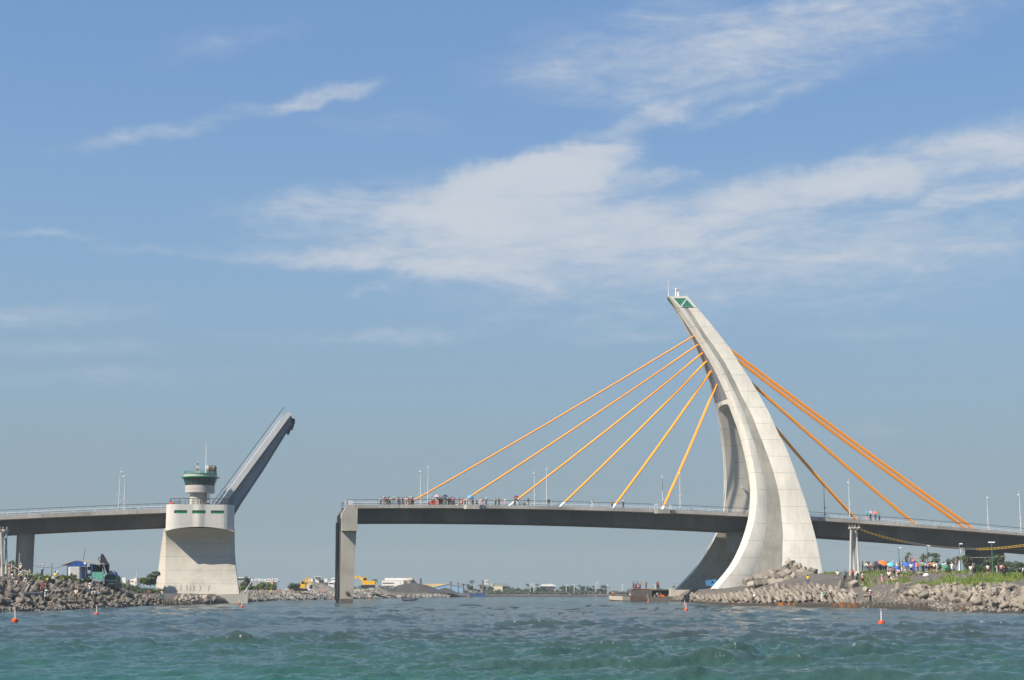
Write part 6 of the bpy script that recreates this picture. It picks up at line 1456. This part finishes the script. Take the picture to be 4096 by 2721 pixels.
def person(loc, top, bot, head, kind='stand', where='', rot=0., sc=1., pack=None, skip=''):
    P_ = POSE[kind]; o = bpy.data.objects.new('person', P_['body']); C.objects.link(o); o.location = loc; o.rotation_euler = (0, 0, rot); o.scale = (sc,)*3
    def ch(nm, me, col):
        c = bpy.data.objects.new(nm, me); C.objects.link(c); c.parent = o; c.color = tuple(COL[col])+(1,)
    ls = top.endswith('*'); t_ = top.rstrip('*'); sh = bot.endswith('*'); b_ = bot.rstrip('*')
    ch('shirt', P_['long'] if ls else P_['shirt'], t_); ch('shorts' if sh else 'trousers', P_['shorts'] if sh else P_['trousers'], b_); ch('shoes', P_['shoes'], 'white' if sh else 'dark')
    hh = head.split()
    if len(hh) == 2: ch({'cap': 'cap', 'hat': 'sun_hat', 'helmet': 'helmet'}[hh[1]], P_[{'cap': 'cap', 'hat': 'sunhat', 'helmet': 'helmet'}[hh[1]]], hh[0])
    if len(hh) == 1 or hh[1] == 'cap': ch('hair', P_['hair'], 'black')
    if pack: ch('backpack', P_['pack'], pack)
    n = lambda c: CN.get(c, c)
    base = 'person in %s top, %s %s' % (n(t_), n(b_), 'shorts' if sh else 'trousers')
    ex = (', %s %s' % (n(hh[0]), {'hat': 'hat'}.get(hh[1], hh[1])) if len(hh) == 2 else '') + (', %s backpack' % n(pack) if pack else '')
    o['category'] = 'person'; o['group'] = 'people ' + where
    PEOPLE.append((o, base + ex, DOING[kind], where)); return o
def label_people():
    look = {}
    for o, b, d, wh_ in PEOPLE: look.setdefault((b, wh_), []).append((o.matrix_basis.translation.x/ max(1, o.matrix_basis.translation.y), o, b, d, wh_))
    for (b, wh_), L_ in look.items():
        L_.sort(key=lambda q: q[0])
        for i, (_, o, b_, d, w2) in enumerate(L_):
            pos = '' if len(L_) == 1 else (', leftmost alike' if i == 0 else (', rightmost alike' if i == len(L_)-1 else ', %s from left' % ordn[i]))
            for lb in ('%s, %s %s%s' % (b_, d, w2, pos), '%s %s%s' % (b_, w2, pos)):
                if len(lb.split()) <= 16: break
            o['label'] = lb
def umbrella(p, col, lab, tilt=.0, r=.62):
    r_ = thing('umbrella', lab, 'umbrella', p); b = MB(); Mx = Euler((tilt, tilt*.4, 0)).to_matrix(); P = lambda x, y, z: Vector(p)+Mx @ Vector((x, y, z)); vs, fs = [], []; n = 8
    prof = [(0, .95), (.35, .88), (.72, .70), (1.0, .44)]
    for q, z in prof[1:]:
        for k in range(n): a = 2*math.pi*k/n; vs.append(P(math.cos(a)*q*r, math.sin(a)*q*r, z*.9+.1))
    vs.append(P(0, 0, .95*.9+.1)); e = len(vs)-1
    for k in range(n): fs.append((e, k, (k+1) % n))
    for i in range(2):
        for k in range(n): fs.append((i*n+k, (i+1)*n+k, (i+1)*n+(k+1) % n, i*n+(k+1) % n))
    b.add(vs, fs); cn = b.build('canopy', CLOTH, r_); cn.color = tuple(COL[col])+(1,)
    b = MB(); b.tube([P(0, 0, -.12), P(0, 0, 1.02)], .012, 5); b.build('shaft', LAMPM, r_); b = MB()
    for k in range(n): a = 2*math.pi*k/n; b.bar(P(0, 0, .70), P(math.cos(a)*r*.7, math.sin(a)*r*.7, .70), .008)
    b.build('rib', LAMPM, r_); return r_
pr = random.Random(77)
# ---- on the long deck
W1 = 'at the open deck end'; W2 = 'in the mid-deck crowd'; W3 = 'on deck near the pylon'; W4 = 'on deck right of pylon'
def onrail(u, top, bot, head, kind, wh_, n=1.0, rot=None, sc=1., pack=None):
    s = s_at(u, n, 2010); z = ztop(s) if n < 2 else ztop(s)-.1; return person(L(s, n, z), top, bot, head, kind, wh_, (YAW + pr.uniform(-.7, .7)) if rot is None else rot, sc*pr.uniform(.96, 1.04), pack)
q5 = lambda x: 1400 + x/2.951
for x, t, b_, h, k in [(362, 'white', 'dark', 'black', 'stand'), (398, 'grey', 'khaki', 'white cap', 'rail'), (408, 'red', 'beige', 'black', 'stand'), (420, 'red', 'dark', 'black', 'rail'), (445, 'black', 'dark', 'black', 'stand'), (458, 'white', 'dark', 'black', 'camera'), (473, 'white', 'navy', 'black', 'stand'), (515, 'dark', 'grey', 'white cap', 'stand'), (565, 'pink', 'denim', 'black', 'rail'), (575, 'maroon', 'dark', 'black', 'stand'), (590, 'lightblue', 'dark', 'black', 'stand'), (620, 'dark', 'dark', 'black', 'camera'), (638, 'white', 'grey', 'black', 'stand'), (668, 'white', 'denim', 'black', 'rail'), (686, 'red', 'beige', 'black', 'walk'), (700, 'grey', 'dark', 'white cap', 'stand'), (725, 'pink', 'dark', 'white cap', 'stand'), (738, 'maroon', 'dark', 'black', 'rail'), (748, 'white', 'black', 'black', 'stand')]:
    onrail(q5(x), t, b_, h, k, W1)
for x, t, b_, h, k in [(968, 'white', 'dark', 'black', 'rail'), (1010, 'cream', 'beige', 'black', 'stand'), (1022, 'white', 'pink', 'black', 'raise'), (1038, 'pink', 'pink', 'black', 'stand'), (1055, 'dark', 'black', 'black', 'stand'), (1072, 'maroon', 'dark', 'black', 'rail'), (1086, 'brown', 'dark', 'black', 'stand'), (1100, 'dark', 'khaki', 'black', 'camera'), (1112, 'grey', 'beige', 'black', 'raise'), (1130, 'black', 'dark', 'black', 'stand'), (1160, 'dark', 'navy', 'black', 'stand'), (1176, 'red', 'dark', 'black', 'rail'), (1192, 'maroon', 'denim', 'black', 'stand'), (1208, 'pink', 'dark', 'black', 'stand'), (1226, 'grey', 'dark', 'black', 'rail'), (1290, 'dark', 'grey', 'black', 'stand'), (1331, 'orange', 'maroon', 'black', 'stand'), (1358, 'grey', 'dark', 'black', 'rail'), (1380, 'white', 'grey', 'black', 'stand'), (1412, 'lightblue', 'white', 'black', 'raise'), (1430, 'white', 'beige', 'black', 'stand'), (1450, 'grey', 'black', 'black', 'rail'), (1496, 'red', 'denim', 'black', 'sit'), (1548, 'white', 'grey', 'black', 'stand'), (1568, 'pink', 'pink', 'black', 'walk'), (1608, 'grey', 'dark', 'white hat', 'stand')]:
    onrail(q5(x), t, b_, h, k, W2)
for x, t, b_, h, k in [(1718, 'yellow', 'black', 'black', 'stand'), (1757, 'dark', 'dark', 'black', 'camera'), (1830, 'cream', 'pink', 'black', 'walk'), (1945, 'maroon', 'dark', 'black', 'raise'), (1970, 'white', 'white', 'black', 'stand'), (2060, 'grey', 'dark', 'black', 'sit'), (2105, 'dark', 'grey', 'black', 'walk'), (2322, 'dark', 'grey', 'black', 'stand'), (2350, 'dark', 'khaki', 'black', 'walk')]:
    onrail(q5(x), t, b_, h, k, W3)
q6 = lambda x: 2100 + x/2.489
for x, t, b_, h, k in [(672, 'white', 'white', 'black', 'stand'), (867, 'khaki', 'dark', 'black', 'stand'), (978, 'black', 'dark', 'white hat', 'walk')]: onrail(q6(x), t, b_, h, k, W3)
q2 = lambda x: 3250 + x/2.53
for x, t, b_, h, k in [(548, 'cyan', 'pink', 'black', 'raise'), (583, 'grey', 'dark', 'black', 'raise'), (632, 'orange', 'pink', 'black', 'raise'), (671, 'white', 'denim', 'black', 'stand')]: onrail(q2(x), t, b_, h, k, W4)
for u, c, lb, n in ((q5(1025), 'pink', 'pale pink umbrella in the crowd on the deck', 1.0), (q5(1120), 'navy', 'dark navy umbrella in the crowd on the deck', 1.0), (q5(1415), 'lightblue', 'bright sky blue umbrella at the deck bay', 1.0), (q5(1958), 'maroon', 'maroon umbrella below the third stay cable', 1.0), (q2(546), 'teal', 'small teal umbrella on the deck right of the pylon', 1.), (q2(578), 'pink', 'pink umbrella on the deck right of the pylon', 1.), (q2(627), 'orange', 'orange umbrella on the deck right of the pylon', 1.)):
    s = s_at(u, n, 2010); um = umbrella(L(s, n-.22, ztop(s)+1.30), c, lb, .35 if c == 'lightblue' else .1)
    if c == 'lightblue': um.children[0].color = (.10, .42, .80, 1)
def bicycle(p, rot, lab):
    r_ = thing('bicycle', lab, 'bicycle', p); r_.rotation_euler = (0, 0, 0); M = Matrix.Rotation(rot, 3, 'Z'); P = lambda x, z, y=0: Vector(p) + M @ Vector((x, y, z))
    for x in (-.52, .52):
        b = MB(); b.tube([P(x+.32*math.cos(a), .34+.32*math.sin(a)) for a in [2*math.pi*k/20 for k in range(21)]], .02, 5, cap=False)
        for a in range(6): b.bar(P(x, .34), P(x+.32*math.cos(a), .34+.32*math.sin(a)), .008)
        b.build('wheel', RUBBER, r_)
    b = MB()
    for a, c in (((-.52, .34), (-.05, .30)), ((-.05, .30), (-.18, .80)), ((-.52, .34), (-.15, .70)), ((-.15, .70), (.38, .80)), ((-.05, .30), (.38, .72)), ((.36, .90), (.52, .34))): b.bar(P(*a), P(*c), .035)
    b.build('frame', DARK, r_); b = MB(); b.bar(P(.33, .95, -.28), P(.33, .95, .28), .03); b.bar(P(.36, .85), P(.33, .95), .03); b.build('handlebar', LAMPM, r_); b = MB(); b.box(P(-.2, .86), (.26, .14, .06), M); b.build('saddle', DARK, r_)
for u, lb in ((q5(508), 'bicycle beside the person in a dark top at the open deck end'), (q5(1262), 'bicycle leaning at the rail left of the orange topped person'), (q5(2012), 'bicycle at the deck rail right of the maroon umbrella')):
    s = s_at(u, 1.3, 2010); bicycle(L(s, 1.35, ztop(s)-.02), YAW, lb)
s = s_at(q5(985), .9); b = MB(); b.box(L(s, .9, ztop(s)+.55), (.65, .06, 1.1)); o = b.build('warning_board', BUOYO, org=L(s, .9, ztop(s))); tag(o, 'upright orange board at the deck rail by the pink umbrella', 'board')
s = s_at(q5(938), .9); b = MB(); b.box(L(s, .9, ztop(s)+.28), (.6, .3, .5)); b.box(L(s, .9, ztop(s)+.62), (.4, .25, .2)); o = b.build('equipment_box', BUOYO, org=L(s, .9, ztop(s))); tag(o, 'low orange box on the deck beside the short bare post', 'box')
# ---- on the control tower roof
zr_ = cc.z + zz(1896)
for i, (x, t, b_, h) in enumerate([(500, 'cream', 'khaki', 'white cap'), (517, 'white', 'grey', 'black'), (531, 'maroon', 'dark', 'black'), (544, 'cyan', 'dark', 'black'), (560, 'teal', 'black', 'black'), (573, 'dark', 'dark', 'black'), (584, 'purple', 'maroon', 'black')]):
    s, _ = lp(640+x/2.613, 1890, NT_-1.2+.3*(i % 2)); dn = -1.2+.3*(i % 2); s = min(s, cs+3.05); dn = max(dn, -math.sqrt(max(0, 3.1**2-(s-cs)**2))); person(L(s, NT_+dn, zr_), t, b_, h, 'stand', 'on the control tower roof', YAW+pr.uniform(-1, 1))
# workers and bags on the head top
s = ph(688, 2015)[0]; b = MB(); b.box(L(s-.2, NH+2.2, zT+.25), (.7, .5, .5)); o = b.build('equipment_box', BUOYO, org=L(s-.2, NH+2.2, zT)); tag(o, 'small orange box on the bascule pier roof behind the railing', 'box')
bicycle(L(s+1.2, NH+2.0, zT), YAW, 'bicycle lying at the railing on the bascule pier roof')
# ---- right bank
q3b = lambda x, y: (3350 + x/5.2275, 2180 + y/5.2275)
def onbank(u, v, top, bot, head, kind, wh_, bk=None, rot=None, sc=1., pack=None, lift=0.):
    p = rpos(u, v, None, bk); p.z += lift; return person(p, top, bot, head, kind, wh_, pr.uniform(-1.2, 1.2) if rot is None else rot, sc*pr.uniform(.96, 1.04), pack)
def oncrest(x, top, bot, head, kind, Y=None, rot=None, sc=1., pack=None, u=None):
    u = u or q3b(x, 0)[0]; Yc = Y or (276 - (u-3450)*.08 + pr.uniform(-2, 4)); d = ray(u, 2265); x_ = d.x/d.y*Yc; ua = CU+FX*d.x/d.y
    return person(Vector((x_, Yc, RBANK.z(ua, Yc))), top, bot, head, kind, 'in the right bank crowd', pr.uniform(1.6, 4.6) if rot is None else rot, sc*pr.uniform(.88, 1.08), pack)
for x, t, b_, h, k, pk in [(455, 'maroon*', 'dark', 'red cap', 'stand', None), (525, 'dark', 'navy', 'black', 'stand', None), (580, 'palegreen', 'denim', 'yellow cap', 'camera', None), (612, 'white', 'grey', 'black', 'stand', None), (632, 'white', 'dark', 'black', 'stand', None), (680, 'red', 'dark', 'black', 'stand', None), (712, 'orange', 'khaki', 'orange cap', 'stand', None), (730, 'dark', 'khaki', 'black', 'stand', None), (765, 'navy', 'dark', 'black', 'stand', None), (800, 'white', 'dark', 'black', 'raise', None), (828, 'pink', 'dark', 'black', 'stand', 'red'), (855, 'grey', 'beige', 'black', 'stand', None), (892, 'brown', 'dark', 'black', 'stand', None), (925, 'cream', 'dark', 'white cap', 'raise', None), (955, 'blue', 'dark', 'yellow hat', 'stand', None), (985, 'white', 'navy', 'black', 'stand', None), (1012, 'white', 'black', 'black', 'stand', None), (1058, 'grey', 'beige', 'black', 'stand', None), (1100, 'cream', 'grey', 'black', 'raise', None), (1160, 'beige', 'grey', 'white cap', 'stand', None), (1240, 'white', 'dark', 'white cap', 'stand', None), (1300, 'black', 'black', 'black', 'stand', None), (1352, 'lightblue', 'white', 'black', 'stand', None), (1425, 'khaki', 'beige', 'black', 'crouch', None), (1470, 'maroon', 'denim', 'black', 'raise', None), (1640, 'pink', 'pink', 'black', 'stand', None), (1675, 'orange', 'navy', 'black', 'camera', None), (1735, 'grey', 'teal', 'black', 'stand', None), (1785, 'palegreen', 'dark', 'black', 'stand', None), (1800, 'white', 'black', 'black', 'stand', None), (1848, 'white', 'black*', 'black', 'stand', None), (1893, 'lightblue', 'black*', 'black', 'stand', None), (1915, 'navy', 'dark', 'black', 'camera', None), (1962, 'orange', 'dark*', 'black', 'stand', None), (2022, 'white', 'black*', 'white cap', 'stand', None), (2085, 'white', 'beige', 'black', 'camera', None)]:
    oncrest(x, t, b_, h, k, None, None, 1., pk)
for x, t, b_, h, k in [(1328, 'white', 'pink*', 'black', 'raise'), (1352, 'lightblue', 'dark', 'white cap', 'camera'), (1410, 'white', 'white*', 'white cap', 'stand'), (1600, 'white', 'grey', 'black', 'stand'), (1628, 'grey', 'dark', 'grey cap', 'stand'), (1642, 'dark', 'dark', 'black', 'camera'), (1773, 'white', 'maroon*', 'black', 'stand'), (1866, 'cream', 'cream*', 'black', 'camera'), (1912, 'pink', 'black', 'black', 'stand'), (1938, 'dark', 'dark', 'black', 'camera'), (2130, 'white', 'dark', 'black', 'stand')]:
    oncrest(0, t, b_, h, k, None, None, 1., None, u=q2(x))
WS = 'on the sandy right slope'
for x, y, t, b_, h, k, pk, sc in [(935, 800, 'grey', 'pink', 'black', 'stand', None, 1), (1080, 785, 'white', 'dark*', 'black', 'walk', None, 1), (530, 835, 'pink', 'dark*', 'white hat', 'stand', None, 1), (408, 795, 'white', 'dark', 'white helmet', 'stand', 'navy', 1.05), (325, 735, 'maroon', 'dark', 'black', 'stand', 'red', 1), (148, 770, 'cyan', 'dark', 'black', 'stand', None, 1), (175, 755, 'navy', 'dark', 'black', 'stand', None, 1), (8, 745, 'white', 'grey', 'black', 'stand', None, 1), (1130, 690, 'pink', 'beige*', 'black', 'stand', None, 1), (1188, 670, 'grey', 'black*', 'black', 'raise', None, 1), (1282, 715, 'white', 'dark*', 'black', 'stand', 'pink', 1), (1252, 715, 'cream', 'white*', 'black', 'stand', None, .7), (1545, 610, 'white', 'black*', 'black', 'stand', None, 1.05)]:
    onbank(*q3b(x, y), t, b_, h, k, WS, None, pr.uniform(2.2, 4), sc, pk)
onbank(*q3b(690, 1207), 'pink', 'navy', 'white hat', 'camera', 'on the dark beach', None, .4, 1.0, 'maroon')
WB = 'below the dolos rows'
for u, v, t, b_, h, k in ((3288, 2415, 'white', 'white', 'white cap', 'stand'), (3301, 2412, 'teal', 'dark', 'black', 'stand'), (3324, 2413, 'black', 'dark', 'white helmet', 'stand')): onbank(u, v, t, b_, h, k, WB, sc=1.0 if u > 3290 else .8, lift=.2)
p = rpos(3232.7, 2350); p.z += .3; person(p, 'yellow', 'denim', 'black', 'stand', 'climbing the dolos rows', 3.)
onbank(3018.6, 2412, 'white', 'dark', 'white cap', 'sit', WB, lift=.35); onbank(3153, 2409, 'cream', 'beige', 'black', 'crouch', WB, lift=.5)
for x, y, c, lb in ((690, 375, 'grey', 'grey umbrella, leftmost in the crest crowd'), (830, 388, 'navy', 'dark navy umbrella left of the orange umbrella on the crest'), (940, 358, 'orange', 'large orange umbrella over the crest crowd'), (1105, 392, 'cyan', 'sky blue umbrella right of the orange umbrella on the crest'), (1222, 478, 'blue', 'blue and white umbrella lowest on the slope'), (1438, 392, 'blue', 'blue patterned umbrella beside the forked screw pine')):
    u, v = q3b(x, y); Y = (276-(u-3450)*.08-3.2) if y < 450 else 258; p = at(u, v+2, Y); umbrella(p-Vector((0, 0, .62)), c, lb, .35, .74 if c != 'orange' else .88)
    if c == 'cyan': bpy.data.objects[-1] if False else None
u = q2(1338); umbrella(at(u, 2258, 251)-Vector((0, 0, .85)), 'green', 'dark green umbrella held low by two people on the crest', .75, .7)
b = MB(); p = rpos(3705, 2307); b.ball(p+Vector((0, 0, .2)), .42, 8, 5, (1.1, .8, .8)); o = b.build('bag', WHITE, org=p, smooth=True); tag(o, 'white sack lying on the upper slope right of the sign', 'bag')
b = MB(); p = rpos(3426, 2286, None); 
# tripod in the crowd
p0 = rpos(3618, Y=268); b = MB(); tp = p0+Vector((0, 0, 1.35))
for k in range(3): a = 2.1*k; b.tube([tp, p0+Vector((.5*math.cos(a), .5*math.sin(a), 0))], .03, 5)
o = b.build('tripod', TIMBER, org=p0); tag(o, 'wooden tripod standing in the crest crowd left of the sign', 'tripod'); b = MB(); b.box(tp+Vector((0, 0, .1)), (.25, .3, .2)); o2 = b.build('camera_body', DARK, o)
# dog on the slope
p = rpos(*q3b(1165, 775)); r_ = thing('dog', 'small tan and white dog on the sand slope beside the people', 'dog', p); vs = [(-.30, 0, .36), (-.05, 0, .37), (.18, 0, .40), (.30, 0, .52), (.38, 0, .58), (.50, 0, .55), (-.42, 0, .48)] ; ed = [(0, 1), (1, 2), (2, 3), (3, 4), (4, 5), (0, 6)]; rd = [.09, .10, .11, .07, .075, .04, .02]
for x, hip in ((.20, 2), (-.30, 0)):
    for y in (-.07, .07):
        i = len(vs); kn = (x+(.0 if x > 0 else .06), y, .22); hk = (x+(.0 if x > 0 else -.05), y, .11); vs += [kn, hk, (x+.01, y, .015)]; ed += [(hip, i), (i, i+1), (i+1, i+2)]; rd += [.05, .028, .025]
for y in (-.05, .05): i = len(vs); vs.append((.36, y, .68)); ed.append((4, i)); rd.append(.02)
dm = skinmesh('dog', vs, ed, rd, mat('dog_coat', (.42, .32, .22), .8, .1, 2, col2=(.65, .6, .52), c2lo=.48, c2hi=.52)); do = bpy.data.objects.new('body', dm); C.objects.link(do); do.parent = r_; do.rotation_euler = (0, 0, 2.7)
# ---- left bank
q5b = lambda x, y: (x/3.92, 2080 + y/3.92)
WL = 'on the left bank crest'; WT = 'on the left tetrapods'
for x, y, t, b_, h, k in [(45, 835, 'pink', 'dark', 'black', 'sit'), (90, 850, 'grey', 'dark', 'black', 'sit'), (132, 868, 'pink', 'cream', 'black', 'stand'), (155, 850, 'black', 'dark', 'black', 'stand'), (180, 970, 'black', 'white', 'black', 'camera'), (320, 868, 'cream', 'dark', 'white cap', 'raise'), (425, 868, 'lime', 'white', 'black', 'camera'), (462, 864, 'grey', 'grey', 'white helmet', 'stand'), (485, 864, 'navy', 'dark', 'black', 'stand'), (660, 880, 'lightblue', 'navy', 'white cap', 'camera')]:
    u, v = q5b(x, y); p = lpos(u, v); person(p, t, b_, h, k, WL, pr.uniform(-.8, .8), 1.0*pr.uniform(.97, 1.06))
for x, y, t, b_, h, k in [(895, 990, 'white', 'dark', 'white hat', 'sit'), (860, 992, 'yellow', 'white', 'black', 'sit'), (325, 990, 'white', 'dark', 'white hat', 'crouch'), (395, 1095, 'white', 'grey', 'white hat', 'crouch'), (250, 1115, 'cream', 'white', 'black', 'crouch'), (665, 1190, 'red', 'dark', 'red hat', 'crouch'), (735, 1190, 'dark', 'dark', 'yellow helmet', 'stand'), (715, 1290, 'lightblue', 'white', 'white hat', 'crouch'), (1185, 1338, 'cream', 'black', 'black', 'walk'), (1402, 1242, 'white', 'denim', 'white hat', 'camera'), (1505, 1270, 'lightblue', 'black', 'black', 'crouch'), (1460, 1265, 'white', 'grey', 'black', 'crouch')]:
    u, v = q5b(x, y); p = lpos(u, v+3); p.z += .55; person(p, t, b_, h, k, WT, pr.uniform(-1.2, 1.2), pr.uniform(.97, 1.05))
for u, v, t, b_, h, k in ((594, 2388, 'red', 'dark', 'black', 'crouch'), (650, 2406, 'white', 'teal', 'black', 'stand'), (644, 2404, 'dark', 'dark', 'black', 'stand')): p = lpos(u, v, 200, 330); p.z += .15; person(p, t, b_, h, k, 'beside the broad pier', pr.uniform(-1, 1))
for u, v, t, b_, h, k in ((1084, 2386, 'lime', 'dark', 'orange helmet', 'stand'), (1098, 2388, 'grey', 'khaki', 'black', 'stand')): p = lpos(u, v, 380, 520); person(p, t, b_, h, k, 'on the gravel shore', pr.uniform(-1, 1), 1.05)
# ---- jetty and pontoon
q7 = lambda x, y: (2350 + x/4.722, 2230 + y/4.722)
for x, y, t, b_, h, k, dy in [(870, 592, 'grey', 'dark', 'black', 'stand', .6), (920, 590, 'lightblue', 'navy', 'black', 'stand', .6), (905, 592, 'maroon', 'dark', 'black', 'crouch', .3), (950, 594, 'grey', 'grey', 'black', 'stand', .5), (970, 594, 'pink', 'dark', 'black', 'crouch', .4), (1003, 595, 'khaki', 'dark', 'black', 'stand', .6), (1113, 590, 'navy', 'dark', 'black', 'stand', .6), (1342, 600, 'maroon', 'dark', 'black', 'stand', 3.5), (1372, 600, 'red', 'black', 'black', 'stand', 3.6), (1635, 590, 'grey', 'black', 'black', 'sit', .2)]:
    u, v = q7(x, y); p = J(u, v, dy); p.z = J(u, 2356 if u < 2682 else 2354, 0).z - .05; person(p, t, b_, h, k, 'on top of the jetty', pr.uniform(-1, 1), 1.08)
for x, y, t, b_, h, k, dy in [(455, 718, 'orange', 'dark', 'black', 'sit', -5.5), (738, 725, 'navy', 'dark', 'black', 'stand', -4.5), (770, 725, 'grey', 'white', 'black', 'sit', -4.6), (800, 728, 'purple', 'dark', 'black', 'crouch', -4.8)]:
    u, v = q7(x, y); p = J(u, v, dy); p.z = J(u, 2385.5, -7).z; person(p, t, b_, h, k, 'on the floating pontoon', pr.uniform(-1, 1), 1.05)
for x, y, t, b_, h, k in [(1182, 765, 'white', 'red', 'black', 'crouch'), (1325, 752, 'lightblue', 'grey', 'black', 'crouch'), (1370, 750, 'navy', 'denim', 'black', 'crouch')]:
    u, v = q7(x, y); p = J(u, v, .5); p.z = J(u, 2387.0, -1).z; person(p, t, b_, h, k, 'below the jetty', pr.uniform(-1, 1), 1.05)
onbank(*q7(1925, 752), 'navy', 'dark', 'red hat', 'crouch', 'beside the jetty wall'); 
b = MB(); p = J(*q7(1415, 750), .2); p.z = J(2650, 2387, -1).z; b.box(p+Vector((0, 0, .2)), (1.0, .6, .5)); o = b.build('crate', BUOYO, org=p); tag(o, 'small orange crate below the jetty', 'crate')
# ---- in the rubber boat
c = wloc(bpy.data.objects['rubber_boat'])
for dx, dy, t, b_, h, k in ((-1.3, .2, 'dark', 'dark', 'black', 'stand'), (.15, -.15, 'maroon', 'black', 'black', 'sit'), (1.25, .0, 'navy', 'dark', 'black', 'sit')): person(c+Vector((dx, dy, .2)), t, b_, h, k, 'in the rubber boat', pr.uniform(-1, 1))
label_people()
# ================================================================= HAZE
hm_ = bpy.data.materials.new('haze'); hm_.use_nodes = True; t = NT(hm_.node_tree); t.n.clear()
ho = t.node('ShaderNodeOutputMaterial'); pv = t.node('ShaderNodeVolumePrincipled'); t.l.new(pv.outputs[0], ho.inputs['Volume'])
pv.inputs['Color'].default_value = (.63, .71, .745, 1); pv.inputs['Density'].default_value = .0002; pv.inputs['Anisotropy'].default_value = 0.0
b = MB(); b.box((0, 1100, 32), (6400, 3400, 76)); hzo = b.build('haze', hm_); tag(hzo, kind='stuff')
